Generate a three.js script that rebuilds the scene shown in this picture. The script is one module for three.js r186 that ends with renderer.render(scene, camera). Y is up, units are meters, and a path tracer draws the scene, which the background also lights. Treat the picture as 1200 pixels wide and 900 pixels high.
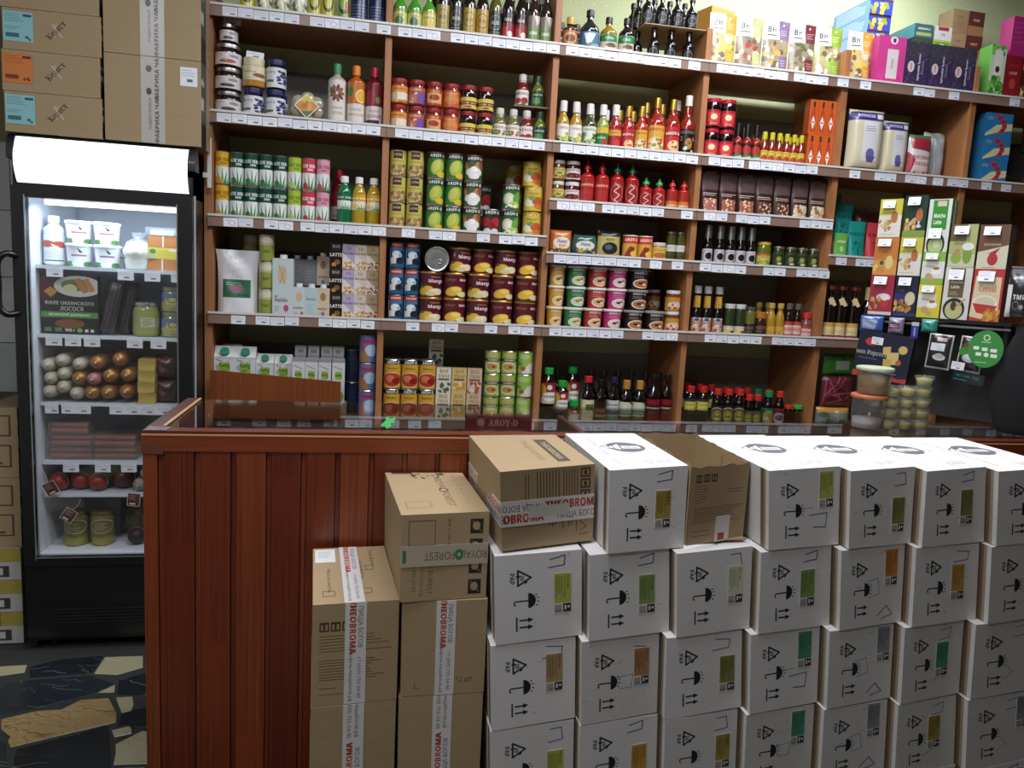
import * as THREE from 'three';
import { mergeGeometries } from 'three/addons/utils/BufferGeometryUtils.js';
import { RectAreaLightUniformsLib } from 'three/addons/lights/RectAreaLightUniformsLib.js';
RectAreaLightUniformsLib.init();

// ---------- camera, exposure, ceiling lamps ----------
const scene = new THREE.Scene();
scene.background = new THREE.Color(0x000000);
const camera = new THREE.PerspectiveCamera(54.1671, 4 / 3, 0.05, 60);
camera.position.set(0, 1.6, 3.4);
camera.rotation.set(-0.13502, -0.19861, 0.05293, 'YXZ');
const renderer = new THREE.WebGLRenderer();
renderer.toneMapping = THREE.LinearToneMapping;
renderer.toneMappingExposure = 1.17;
renderer.shadowMap.enabled = true;
const LAMPS = [ // x, y, z, width, depth, intensity
  [0.15, 3.44, 1.95, 1.2, 0.5, 18],
  [-1.3, 3.44, 3.4, 1.2, 0.5, 16],
  [1.45, 3.44, 1.0, 1.2, 0.5, 21],
  [2.2, 3.44, 0.05, 1.2, 0.3, 20],
];

// ---------- helpers ----------
const taken = new Map();
function numbered(name) { const n = taken.get(name) ?? 0; taken.set(name, n + 1); return n ? name + '_' + String(n).padStart(3, '0') : name; }
function part(name, geo, mat, parent) {
  const m = new THREE.Mesh(geo, mat); m.name = name; m.castShadow = m.receiveShadow = true;
  if (parent) parent.add(m); return m;
}
function thing(name, label, category, at = [0, 0, 0], turn = 0, group) {
  const o = new THREE.Group(); o.name = numbered(name); o.position.set(...at); o.rotation.y = turn;
  o.userData = { label, category }; if (group) o.userData.group = group;
  scene.add(o); return o;
}
function struct(name, geo, mat) { const m = part(name, geo, mat); m.name = name; m.userData.kind = 'structure'; scene.add(m); return m; }
let seed = 12345;
const rnd = () => { seed = (seed + 0x6d2b79f5) | 0; let t = Math.imul(seed ^ (seed >>> 15), 1 | seed); t = (t + Math.imul(t ^ (t >>> 7), 61 | t)) ^ t; return ((t ^ (t >>> 14)) >>> 0) / 4294967296; };
const rr = (a, b) => a + (b - a) * rnd();
const mats = new Map();
function M(color, rough = 0.5, o = {}) {
  const k = color + rough + JSON.stringify(o);
  if (!mats.has(k)) mats.set(k, new THREE.MeshPhysicalMaterial({ color, roughness: rough, side: THREE.DoubleSide, ...o }));
  return mats.get(k);
}
const metal = (c, r = 0.3) => M(c, r, { metalness: 0.9 });
const clear = M('#ffffff', 0.05, { transmission: 1, thickness: 0, ior: 1.5 });
const film = M('#f4f8fa', 0.16, { transmission: 0.9, thickness: 0, ior: 1.4 });

// ---------- print atlas: every label, carton face and sticker is a cell ----------
const ATLAS = 2048, pages = [];
function page() {
  const c = document.createElement('canvas'); c.width = c.height = ATLAS;
  const t = new THREE.CanvasTexture(c); t.colorSpace = THREE.SRGBColorSpace;
  const p = { c, g: c.getContext('2d'), t, x: 0, y: 0, row: 0, mats: {} };
  for (const [k, rough, cc] of [['paper', 0.62, 0], ['gloss', 0.3, 0.25], ['foil', 0.34, 0.4]])
    p.mats[k] = new THREE.MeshPhysicalMaterial({ map: t, roughness: rough, clearcoat: cc, clearcoatRoughness: 0.2, side: THREE.DoubleSide });
  pages.push(p); return p;
}
let cur = page();
const cells = new Map();
// printing inks are a little duller than pure colours
function ink(c) { if (c[0] !== '#' || c.length !== 7) return c; const v = [1, 3, 5].map((i) => parseInt(c.slice(i, i + 2), 16)), l = 0.3 * v[0] + 0.59 * v[1] + 0.11 * v[2]; return 'rgb(' + v.map((a) => Math.round(a + (l - a) * 0.13)).join(',') + ')'; }
function pen(g, X, Y, W, H) {
  const px = (x) => X + (x / 100) * W, py = (y) => Y + (y / 100) * H;
  const o = {
    g, W, H,
    bg(c) { g.fillStyle = ink(c); g.fillRect(X - 2, Y - 2, W + 4, H + 4); return o; },
    r(x, y, w, h, c) { g.fillStyle = ink(c); g.fillRect(px(x), py(y), (w / 100) * W, (h / 100) * H); return o; },
    e(x, y, rx, ry, c, rot = 0) { g.fillStyle = ink(c); g.beginPath(); g.ellipse(px(x), py(y), (rx / 100) * W, (ry / 100) * H, rot, 0, 7); g.fill(); return o; },
    ring(x, y, rx, ry, c, lw = 2) { g.strokeStyle = c; g.lineWidth = lw; g.beginPath(); g.ellipse(px(x), py(y), (rx / 100) * W, (ry / 100) * H, 0, 0, 7); g.stroke(); return o; },
    p(pts, c) { g.fillStyle = ink(c); g.beginPath(); pts.forEach(([x, y], i) => (i ? g.lineTo(px(x), py(y)) : g.moveTo(px(x), py(y)))); g.closePath(); g.fill(); return o; },
    l(pts, c, lw = 2) { g.strokeStyle = c; g.lineWidth = lw; g.lineJoin = 'round'; g.beginPath(); pts.forEach(([x, y], i) => (i ? g.lineTo(px(x), py(y)) : g.moveTo(px(x), py(y)))); g.stroke(); return o; },
    t(s, x, y, size, c, f = 'bold', rot = 0, fam = 'sans-serif') {
      g.save(); g.translate(px(x), py(y)); g.rotate(rot); g.fillStyle = c; g.textAlign = 'center'; g.textBaseline = 'middle';
      g.font = (f === 'bold' ? 'bold ' : '') + (size / 100) * H + 'px ' + fam; g.fillText(s, 0, 0, f === 'fit' ? W * 0.94 : undefined); g.restore(); return o;
    },
    dots(x, y, w, h, n, s, cs) { for (let i = 0; i < n; i++) o.e(x + w * rnd(), y + h * rnd(), s * rr(0.7, 1.3), s * rr(0.7, 1.3) * (W / H), cs[i % cs.length], rnd() * 3); return o; },
    rows(x, y, w, h, n, c, lw = 1.4) { for (let i = 0; i < n; i++) { const yy = y + (h * (i + 0.5)) / n; o.l([[x, yy], [x + w * rr(0.65, 1), yy]], c, lw); } return o; },
    cols(x, y, w, h, n, c, lw = 1.4) { for (let i = 0; i < n; i++) { const xx = x + (w * (i + 0.5)) / n; o.l([[xx, y], [xx, y + h * rr(0.7, 1)]], c, lw); } return o; },
    grain(a, n, dark = '60,50,40') { for (let i = 0; i < n; i++) { g.fillStyle = 'rgba(' + dark + ',' + a * rnd() + ')'; g.fillRect(X + W * rnd(), Y + H * rnd(), rr(1, 5), rr(0.6, 1.6)); } return o; },
  };
  return o;
}
function art(id, w, h, draw) {
  if (cells.has(id)) return id;
  if (cur.x + w + 4 > ATLAS) { cur.x = 0; cur.y += cur.row; cur.row = 0; }
  if (cur.y + h + 4 > ATLAS) cur = page();
  const X = cur.x + 2, Y = cur.y + 2;
  cur.g.save(); cur.g.beginPath(); cur.g.rect(X - 2, Y - 2, w + 4, h + 4); cur.g.clip();
  draw(pen(cur.g, X, Y, w, h)); cur.g.restore();
  cells.set(id, { p: cur, u0: (X + 0.5) / ATLAS, u1: (X + w - 0.5) / ATLAS, v0: 1 - (Y + h - 0.5) / ATLAS, v1: 1 - (Y + 0.5) / ATLAS });
  cur.x += w + 4; cur.row = Math.max(cur.row, h + 4); return id;
}
function swatch(c) { return art('sw' + c, 4, 4, (o) => o.bg(c)); }
const U = (id, s, t) => { const c = cells.get(id); return [c.u0 + (c.u1 - c.u0) * s, c.v0 + (c.v1 - c.v0) * t]; };
const pm = (id, kind = 'paper') => cells.get(id).p.mats[kind];
const cellOf = (a) => (a[0] === '#' ? swatch(a) : a);

// ---------- geometry helpers ----------
function raw(pos, uv, idx) {
  const g = new THREE.BufferGeometry();
  g.setAttribute('position', new THREE.Float32BufferAttribute(pos, 3)); g.setAttribute('uv', new THREE.Float32BufferAttribute(uv, 2));
  g.setIndex(idx); g.computeVertexNormals(); return g;
}
function quad(a, b, c, d, id, out) { // corners: bottom-left, bottom-right, top-right, top-left
  const n = out.pos.length / 3; for (const p of [a, b, c, d]) out.pos.push(...p);
  out.uv.push(...U(id, 0, 0), ...U(id, 1, 0), ...U(id, 1, 1), ...U(id, 0, 1)); out.idx.push(n, n + 1, n + 2, n, n + 2, n + 3);
}
// eight corners: front face then back face, each bottom-left, bottom-right, top-right, top-left; faces {f,b,l,r,t,u}
function hexa(F, B, arts) {
  const o = { pos: [], uv: [], idx: [] }, A = (k) => cellOf(arts[k] ?? arts.s);
  quad(F[0], F[1], F[2], F[3], A('f'), o); quad(B[1], B[0], B[3], B[2], A('b'), o);
  quad(B[0], F[0], F[3], B[3], A('l'), o); quad(F[1], B[1], B[2], F[2], A('r'), o);
  quad(F[3], F[2], B[2], B[3], A('t'), o); quad(B[0], B[1], F[1], F[0], A('u'), o);
  return raw(o.pos, o.uv, o.idx);
}
function boxA(w, h, d, arts) {
  const f = d / 2, x = w / 2;
  return hexa([[-x, 0, f], [x, 0, f], [x, h, f], [-x, h, f]], [[-x, 0, -f], [x, 0, -f], [x, h, -f], [-x, h, -f]], arts);
}
const v3 = (p) => new THREE.Vector3(...p);
// a thin sheet lying on the face a,b,c,d between fractions, lifted off it
function patch(F, u0, v0, u1, v1, id, lift = 0.0012) {
  const [a, b, c, d] = F.map(v3), n = b.clone().sub(a).cross(d.clone().sub(a)).normalize().multiplyScalar(lift);
  const at = (u, v) => a.clone().multiplyScalar((1 - u) * (1 - v)).addScaledVector(b, u * (1 - v)).addScaledVector(c, u * v).addScaledVector(d, (1 - u) * v);
  const P = [[u0, v0], [u1, v0], [u1, v1], [u0, v1]].map(([u, v]) => at(u, v));
  const fr = P.map((p) => p.clone().add(n).toArray()), bk = P.map((p) => p.clone().addScaledVector(n, 0.15).toArray());
  return hexa(fr, bk, { f: id, s: '#c9c5ba' });
}
const lathe = (pts, seg = 20) => new THREE.LatheGeometry(pts.map(([r, y]) => new THREE.Vector2(r, y)), seg);
function wrap(r0, r1, y0, y1, id, seg = 20) { // printed sleeve, the print once per half turn, its middle facing +z
  const pos = [], uv = [], idx = [];
  for (let half = 0; half < 2; half++) for (let i = 0; i <= seg / 2; i++) {
    const a = -Math.PI / 2 + (i / (seg / 2)) * Math.PI + half * Math.PI, n = pos.length / 3;
    pos.push(r0 * Math.sin(a), y0, r0 * Math.cos(a), r1 * Math.sin(a), y1, r1 * Math.cos(a)); uv.push(...U(id, i / (seg / 2), 0), ...U(id, i / (seg / 2), 1));
    if (i < seg / 2) idx.push(n, n + 2, n + 3, n, n + 3, n + 1);
  }
  return raw(pos, uv, idx);
}
function box(w, h, d, x = 0, y = 0, z = 0, rz = 0) { const g = new THREE.BoxGeometry(w, h, d); if (rz) g.rotateZ(rz); g.translate(x, y, z); return g; }
function cyl(r0, r1, h, x = 0, y = 0, z = 0, seg = 16) { const g = new THREE.CylinderGeometry(r1, r0, h, seg); g.translate(x, y + h / 2, z); return g; }
function tube(pts, r, seg = 24) { return new THREE.TubeGeometry(new THREE.CatmullRomCurve3(pts.map(v3)), seg, r, 6); }
const join = (...g) => mergeGeometries(g.map((x) => (x.index ? x.toNonIndexed() : x)).map((x) => { const y = x.clone(); for (const k of Object.keys(y.attributes)) if (!['position', 'normal', 'uv'].includes(k)) y.deleteAttribute(k); return y; }));
function bagGeo(w, h, d, front, back, o = {}) { // filled bag; o.pouch: thick foot, flat top
  const nx = 10, ny = 12, pos = [], uv = [], idx = [], fa = cellOf(front), ba = cellOf(back);
  for (let s = 0; s < 2; s++) {
    const base = pos.length / 3;
    for (let j = 0; j <= ny; j++) for (let i = 0; i <= nx; i++) {
      const u = i / nx, v = j / ny, a = Math.abs(2 * u - 1);
      const col = o.pouch ? Math.pow(1 - v, 0.7) * (1 - 0.25 * v) : Math.sqrt(Math.max(0, 1 - Math.pow(Math.abs(2 * v - 1), 4)));
      const th = (d / 2) * Math.sqrt(Math.max(0, 1 - Math.pow(a, 3.2))) * Math.max(col, 0.03);
      const wob = (o.crumple ?? 0.003) * Math.sin(u * 9 + v * 14 + (o.ph ?? 0)) * (0.3 + v) * (1 - a);
      const ww = w * (1 - (o.neck ?? 0.04) * Math.pow(v, 6)) * (1 - 0.02 * Math.sin(v * 3.1));
      pos.push((u - 0.5) * ww, v * h + (o.pouch ? 0 : 0), (s ? -1 : 1) * (th + 0.0004) + wob); uv.push(...U(s ? ba : fa, u, v));
    }
    for (let j = 0; j < ny; j++) for (let i = 0; i < nx; i++) { const n = base + j * (nx + 1) + i; s ? idx.push(n, n + nx + 2, n + 1, n, n + nx + 1, n + nx + 2) : idx.push(n, n + 1, n + nx + 2, n, n + nx + 2, n + nx + 1); }
  }
  return raw(pos, uv, idx);
}

// ---------- surface textures ----------
function canvasTex(w, h, draw, rx = 1, ry = 1) {
  const c = document.createElement('canvas'); c.width = w; c.height = h; draw(c.getContext('2d'), w, h);
  const t = new THREE.CanvasTexture(c); t.colorSpace = THREE.SRGBColorSpace; t.wrapS = t.wrapT = THREE.RepeatWrapping; t.repeat.set(rx, ry); return t;
}
function woodTex(base, darks, lights, n = 900) { // grain runs along v
  return canvasTex(512, 512, (g, w, h) => {
    g.fillStyle = base; g.fillRect(0, 0, w, h);
    for (let i = 0; i < n; i++) {
      g.strokeStyle = 'rgba(' + (rnd() < 0.6 ? darks : lights) + ',' + rr(0.04, 0.22) + ')'; g.lineWidth = rr(0.5, 4);
      const x = rnd() * w, y = rnd() * h, L = rr(60, 420); g.beginPath(); g.moveTo(x, y); g.bezierCurveTo(x + rr(-5, 5), y + L / 3, x + rr(-5, 5), y + (2 * L) / 3, x + rr(-4, 4), y + L); g.stroke();
    }
  });
}
const mahoganyTex = woodTex('#7f3917', '34,9,4', '165,80,36');
const laminateTex = woodTex('#a56f45', '74,40,20', '196,142,95', 700);
function uvMetres(g, k = 1, swap = false) { // box-mapped uv in metres; grain along y unless swapped
  const p = g.attributes.position, n = g.attributes.normal, uv = [];
  for (let i = 0; i < p.count; i++) {
    const x = p.getX(i), y = p.getY(i), z = p.getZ(i), ax = Math.abs(n.getX(i)), ay = Math.abs(n.getY(i)), az = Math.abs(n.getZ(i));
    let a, b; if (az >= ax && az >= ay) { a = x; b = y; } else if (ax >= ay) { a = z; b = y; } else { a = z; b = x; }
    if (ay > az && ay > ax) { uv.push(a * k * 4, b * k); continue; }
    swap ? uv.push(b * k * 4, a * k) : uv.push(a * k * 4, b * k);
  }
  g.setAttribute('uv', new THREE.Float32BufferAttribute(uv, 2)); return g;
}
const mahogany = ['#ffffff', '#e6d2c6', '#cfae9c'].map((c) => new THREE.MeshPhysicalMaterial({ map: mahoganyTex, color: c, roughness: 0.38, clearcoat: 0.35, clearcoatRoughness: 0.3 }));
const laminate = new THREE.MeshStandardMaterial({ map: laminateTex, roughness: 0.5, side: THREE.DoubleSide });

// ---------- room ----------
const wallTex = canvasTex(512, 512, (g, w, h) => { // pale green wallpaper with a woven chevron
  g.fillStyle = '#d3dbae'; g.fillRect(0, 0, w, h);
  for (let b = 0; b < 8; b++) for (let i = -1; i < 24; i++) {
    g.strokeStyle = '#a9b784'; g.lineWidth = 8; g.beginPath();
    const x = b * 64, y = i * 22; b % 2 ? (g.moveTo(x, y + 44), g.lineTo(x + 64, y)) : (g.moveTo(x, y), g.lineTo(x + 64, y + 44)); g.stroke();
  }
}, 4, 16);
const wallMat = new THREE.MeshStandardMaterial({ map: wallTex, roughness: 0.85 });
const plain = M('#c4c3bd', 0.9);
const LX = -2.3, RX = 4.6, BZ = -0.45, FZ = 5.4, CY = 3.5;
struct('wall_back', uvMetres(box(RX - LX + 0.2, CY, 0.1, (LX + RX) / 2, CY / 2, BZ - 0.05), 0.25), wallMat);
struct('wall_front', box(RX - LX + 0.2, CY, 0.1, (LX + RX) / 2, CY / 2, FZ + 0.05), M('#8a8378', 0.85));
struct('wall_left', box(0.1, CY, FZ - BZ, LX - 0.05, CY / 2, (FZ + BZ) / 2), plain);
struct('wall_right', box(0.1, CY, FZ - BZ, RX + 0.05, CY / 2, (FZ + BZ) / 2), M('#5d5148', 0.8));
struct('ceiling', box(RX - LX + 0.2, 0.1, FZ - BZ + 0.2, (LX + RX) / 2, CY + 0.05, (FZ + BZ) / 2), M('#d8d8d2', 0.9));
const LAMP_AT = ['before the plank counter', 'over the open shop floor', 'over the piled cartons', 'close to the grocery shelves'];
for (const [i, [x, y, z, w, d, I]] of LAMPS.entries()) {
  const t = thing('ceiling_lamp', 'white rectangular ceiling lamp panel ' + LAMP_AT[i], 'ceiling lamp', [x, y, z], 0, 'ceiling lamp panels');
  part('housing', box(w + 0.06, 0.05, d + 0.06, 0, 0.03, 0), M('#e8e8e4', 0.5), t);
  part('diffuser', box(w, 0.01, d, 0, 0.002, 0), new THREE.MeshStandardMaterial({ color: '#ffffff', emissive: '#f6f8ff', emissiveIntensity: 2 }), t);
  const L = new THREE.RectAreaLight('#f3f5ff', I, w, d); L.position.set(x, y - 0.012, z); L.lookAt(x, 0, z); L.castShadow = true; L.name = 'ceiling_lamp_light'; scene.add(L);
}
// left strip of wall tiles behind the fridge
for (let j = 0; j < 7; j++) for (let i = 0; i < 3; i++)
  part('tile', box(0.245, 0.295, 0.012, LX + 0.2 + 0.25 * (i + 0.6), 0.15 + j * 0.3, BZ + 0.006), M(['#b3b8b4', '#a9afac', '#bcc0bb'][(i + j) % 3], 0.25), scene.getObjectByName('wall_back'));
part('painted_band', box(1.0, 1.4, 0.008, LX + 0.5, 2.8, BZ + 0.004), M('#6d6a45', 0.7), scene.getObjectByName('wall_back'));

// ---------- floor of broken stone slabs ----------
const floor = struct('floor', box(RX - LX, 0.1, FZ - BZ, (LX + RX) / 2, -0.053, (FZ + BZ) / 2), M('#2e302d', 0.8));
function marble(base, veins, n) {
  const t = canvasTex(256, 256, (g, w, h) => {
    g.fillStyle = base; g.fillRect(0, 0, w, h);
    for (let i = 0; i < n; i++) {
      g.strokeStyle = 'rgba(' + veins[i % veins.length] + ',' + rr(0.15, 0.7) + ')'; g.lineWidth = rr(0.4, 2.4);
      let x = rnd() * w, y = rnd() * h; const a = -0.35 + rr(-0.5, 0.5); g.beginPath(); g.moveTo(x, y);
      for (let k = 0; k < 6; k++) { x += Math.cos(a) * rr(2, 16) + rr(-4, 4); y += Math.sin(a) * rr(2, 16) + rr(-5, 5); g.lineTo(x, y); } g.stroke();
    }
  });
  return new THREE.MeshStandardMaterial({ map: t, roughness: 0.22 });
}
const darkStone = [marble('#20262a', ['200,205,205', '90,100,105', '12,14,16'], 60), marble('#171c1f', ['120,130,132', '60,66,70'], 40), marble('#262d33', ['170,178,180', '40,46,50'], 90)];
const paleStone = [marble('#a9a483', ['130,122,92', '190,186,160'], 50), marble('#a38a5e', ['92,50,24', '188,164,120', '70,38,20'], 150)];
const stones = [ // kind, outline on the ground in metres
  [3, [[-0.998, 0.396], [-0.999, 0.269], [-0.858, 0.272], [-0.833, 0.365], [-0.911, 0.413]]],
  [3, [[-0.937, 0.54], [-0.897, 0.494], [-0.885, 0.542]]],
  [3, [[-0.864, 0.583], [-0.811, 0.582], [-0.792, 0.636], [-0.789, 0.675], [-0.815, 0.683]]],
  [4, [[-1.202, 0.686], [-1.105, 0.645], [-1.027, 0.645], [-0.984, 0.587], [-0.892, 0.584], [-0.83, 0.696], [-0.82, 0.745], [-0.932, 0.786], [-1.103, 0.854], [-1.125, 0.819], [-1.129, 0.792], [-1.177, 0.745]]],
  [3, [[-0.813, 0.794], [-0.769, 0.775], [-0.758, 0.786], [-0.748, 0.818], [-0.794, 0.833]]],
  [3, [[-0.777, 0.876], [-0.713, 0.808], [-0.66, 0.835], [-0.62, 0.995], [-0.751, 0.986], [-0.761, 0.929]]],
  [3, [[-1.416, 0.311], [-1.275, 0.306], [-1.261, 0.362], [-1.382, 0.39]]],
  [0, [[-1.255, 0.322], [-1.161, 0.268], [-1.011, 0.258], [-1.01, 0.389], [-1.225, 0.404]]],
  [2, [[-1.322, 0.515], [-1.262, 0.429], [-1.004, 0.414], [-0.9, 0.487], [-0.944, 0.537], [-0.992, 0.565], [-1.113, 0.623], [-1.258, 0.66]]],
  [0, [[-0.891, 0.455], [-0.77, 0.395], [-0.725, 0.574], [-0.805, 0.57], [-0.866, 0.56]]],
  [1, [[-1.08, 0.871], [-0.923, 0.806], [-0.842, 0.762], [-0.807, 0.847], [-0.76, 0.992], [-0.757, 1.074], [-1.03, 1.041]]],
  [2, [[-1.223, 0.754], [-1.129, 0.838], [-1.108, 0.885], [-1.037, 1.041], [-1.1, 1.034]]],
  [1, [[-0.813, 0.701], [-0.777, 0.675], [-0.707, 0.648], [-0.67, 0.794], [-0.717, 0.793], [-0.748, 0.799], [-0.767, 0.765], [-0.804, 0.769], [-0.806, 0.728]]],
  [0, [[-0.737, 1.08], [-0.745, 1.003], [-0.615, 1.012], [-0.594, 1.096]]],
  [3, [[-0.832, 0.281], [-0.684, 0.281], [-0.664, 0.373], [-0.809, 0.366]]],
];
for (const [k, pts] of stones) {
  const g = new THREE.ExtrudeGeometry(new THREE.Shape(pts.map(([x, z]) => new THREE.Vector2(x, -z))), { depth: 0.004, bevelEnabled: true, bevelThickness: 0.0015, bevelSize: 0.002, bevelSegments: 1 });
  g.rotateX(-Math.PI / 2); g.translate(0, -0.0065, 0);
  const p = g.attributes.position, uv = []; for (let i = 0; i < p.count; i++) uv.push(p.getX(i) * 2.2, p.getZ(i) * 2.2);
  g.setAttribute('uv', new THREE.Float32BufferAttribute(uv, 2));
  part('paving_stone', g, k < 3 ? darkStone[k] : paleStone[k - 3], floor);
}
// further slabs of the same paving out over the shop floor
for (let i = 0; i < 9; i++) for (let j = 0; j < 10; j++) {
  const cx = -1.95 + i * 0.44, cz = 1.38 + j * 0.42; if (cz > 5.2) continue;
  const pts = []; for (let k = 0; k < 6; k++) { const a = (k / 6) * 6.283 + rr(-0.25, 0.25), R = rr(0.17, 0.215); pts.push([Math.cos(a) * R, Math.sin(a) * R]); }
  const g = new THREE.ExtrudeGeometry(new THREE.Shape(pts.map(([x, z]) => new THREE.Vector2(x, z))), { depth: 0.0055, bevelEnabled: false });
  g.rotateX(-Math.PI / 2); g.translate(0, -0.0065, 0);
  if (cx > -0.3 && cz < 1.85) continue;
  const m = part('paving_stone', g, rnd() < 0.65 ? darkStone[(i + j) % 3] : paleStone[j % 2], floor); m.position.set(cx, 0, cz);
}

// ---------- wall shelving ----------
const DIV = [-0.652, 0.074, 0.809, 1.527, 2.244, 2.964, 3.684], DEPTH = 0.42, BACK = -0.43;
const S = { a: 2.655, b: 2.239, c: 1.818, d: 1.986, e: 1.747, f: 1.41, g: 0.965 };
const shelving = thing('shelving_unit', 'tall brown laminate wall shelving with white price rails, filled with groceries', 'shelves');
DIV.forEach((x, i) => {
  const top = [2.74, 2.98, 2.98, 2.80, 2.78, 2.78, 2.78][i], w = i ? 0.028 : 0.032;
  part('upright', uvMetres(box(w, top, DEPTH, x, top / 2, BACK + DEPTH / 2 + 0.002), 0.8), laminate, shelving);
});
const LEVELS = [['a', 'b', 'c', 'f', 'g'], ['a', 'b', 'c', 'f', 'g'], ['a', 'b', 'd', 'e', 'f', 'g'], ['a', 'b', 'd', 'e', 'f', 'g'], ['a', 'b', 'c', 'f', 'g'], ['a', 'b', 'c', 'f', 'g']];
art('tagA', 48, 40, (o) => o.bg('#e9edf2').rows(8, 10, 80, 40, 3, '#9aa3ad', 1).r(40, 62, 32, 14, '#5a626b'));
art('tagB', 48, 40, (o) => o.bg('#e3e6ee').rows(8, 8, 84, 50, 4, '#a9b0bd', 1).r(52, 70, 30, 10, '#4a525e'));
art('tagC', 48, 40, (o) => o.bg('#eef0f2').rows(10, 12, 60, 30, 2, '#8c96a4', 1).ring(60, 60, 22, 26, '#8fa3c4', 1.5));
const tagGeo = ['tagA', 'tagB', 'tagC'].map((a) => [boxA(0.058, 0.036, 0.0012, { f: a, s: '#d6d6d2' }), pm(a)]);
const railMat = M('#8b7264', 0.35), lipMat = M('#d6d3cc', 0.3, { clearcoat: 0.4 });
const tagGap = [[0.5, 0.12, 0.25, 0.3, 0.6], [0.08, 0.1, 0.45, 0.75, 0.35], [0.06, 0.08, 0.35, 0.4, 0.3, 0.1], [0.45, 0.4, 0.55, 0.6, 0.35, 0.25], [0.85, 0.85, 0.4, 0.6, 0.9], [0.95, 0.8, 0.9, 0.9, 0.9]];
LEVELS.forEach((ls, b) => {
  const x0 = DIV[b] + 0.016, x1 = DIV[b + 1] - 0.016, cx = (x0 + x1) / 2, w = x1 - x0;
  ls.forEach((k, li) => {
    const y = S[k];
    part('shelf_board', uvMetres(box(w, 0.022, DEPTH - 0.006, cx, y - 0.023, BACK + DEPTH / 2), 0.8, true), laminate, shelving);
    const rail = part('price_rail', box(w + 0.03, 0.042, 0.008, cx, y - 0.03, 0.006), railMat, shelving);
    part('rail_lip', box(w + 0.03, 0.009, 0.016, cx, y - 0.005, 0.006), lipMat, rail);
    for (let x = x0 + 0.02; x < x1 - 0.03;) {
      if (rnd() < tagGap[b][li] * 0.75) { x += rr(0.02, 0.06); continue; }
      const [g, m] = tagGeo[Math.floor(rnd() * 2.4)], t = part('price_tag', g, m, rail);
      t.position.set(x + 0.03, y - 0.049 + rr(-0.002, 0.002), 0.0112 + (li % 2) * 0.0004); t.rotation.z = rr(-0.02, 0.02); x += 0.0605;
    }
  });
  // pale backing boards standing against the wall behind each level
  for (const k of ls) if (k !== 'a') part('back_panel', box(w, 0.3, 0.006, cx, S[k] + 0.13, BACK + 0.006), M('#8d9088', 0.7), shelving);
});
part('cable_trunking', box(0.014, 0.2, 0.016, -0.642, 2.02, 0.02), M('#d9d6cb', 0.5), shelving);
part('trunking_clip', box(0.02, 0.02, 0.02, -0.656, 2.07, 0.02), M('#d9d6cb', 0.5), shelving);
part('trunking_clip', box(0.02, 0.02, 0.02, -0.656, 1.97, 0.02), M('#d9d6cb', 0.5), shelving);
// little ledge in the second bay
part('glass_ledge', box(0.16, 0.006, 0.2, 0.715, 2.384, -0.14), M('#7d6f52', 0.3), shelving);

// ---------- counter ----------
const CT = 1.13, CF = 1.19, CB = 0.62, CL = -0.6, CR = 2.75;
const counter = thing('shop_counter', 'dark red-brown plank counter with a glass top', 'counter', [0, 0, 0]);
let bx = -0.594;
const planks = [[-0.598, -0.561], [-0.559, -0.543], [-0.541, -0.463], [-0.461, -0.448]];
for (let x = -0.446; x < 0.5; x += 0.0975) planks.push([x, x + 0.081], [x + 0.083, x + 0.0955]);
planks.forEach(([a, b], i) => { const wide = b - a > 0.03; part('plank', uvMetres(box(b - a, 1.075, wide ? 0.018 : 0.013, (a + b) / 2, 0.5425, CF - (wide ? 0.011 : 0.0155)), 0.9), mahogany[i % 3], counter).geometry.attributes.uv.array.forEach((v, k, A) => { A[k] = v + i * 0.137; }); });
part('front_panel', uvMetres(box(CR - CL, 1.08, 0.02, (CL + CR) / 2, 0.54, CF - 0.034), 0.9), mahogany[1], counter);
part('top_rail', uvMetres(box(CR - CL + 0.004, 0.046, 0.03, (CL + CR) / 2, 1.1, CF - 0.014), 0.9, true), mahogany[0], counter);
part('worn_edge', box(CR - CL, 0.004, 0.006, (CL + CR) / 2, 1.1245, CF - 0.0005), M('#b98a5c', 0.6), counter);
part('top_frame', uvMetres(box(CR - CL, 0.012, 0.05, (CL + CR) / 2, 1.129, CF - 0.028), 0.9, true), mahogany[2], counter);
part('side_panel', uvMetres(box(0.02, 1.1, CF - CB - 0.04, CL + 0.01, 0.55, (CF + CB) / 2 - 0.02), 0.9), mahogany[1], counter);
part('side_frame', box(0.044, 0.012, CF - CB - 0.05, CL + 0.02, 1.129, (CF + CB) / 2 - 0.028), M('#5b3527', 0.45), counter);
part('worn_edge', box(0.008, 0.003, CF - CB - 0.08, CL + 0.043, 1.1365, (CF + CB) / 2 - 0.03), M('#c09a68', 0.6), counter);
part('glass_top', box(CR - CL - 0.06, 0.005, CF - CB - 0.055, (CL + CR) / 2 + 0.02, 1.1285, (CF + CB) / 2 - 0.028), clear, counter);
part('inner_shelf', box(CR - CL - 0.04, 0.015, CF - CB - 0.05, (CL + CR) / 2, 0.72, (CF + CB) / 2), M('#4a3227', 0.6), counter);
for (const x of [0.75, 1.98]) part('divider', box(0.018, 1.1, CF - CB - 0.06, x, 0.55, (CF + CB) / 2 - 0.01), M('#6b4630', 0.5), counter);
part('base_board', box(CR - CL - 0.04, 0.06, CF - CB - 0.04, (CL + CR) / 2, 0.03, (CF + CB) / 2 - 0.01), M('#3a251b', 0.7), counter);
part('tape', box(0.055, 0.03, 0.001, CL + 0.03, 1.085, CF + 0.0012, -0.05), M('#6a3a2a', 0.15, { clearcoat: 1 }), counter);
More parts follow.
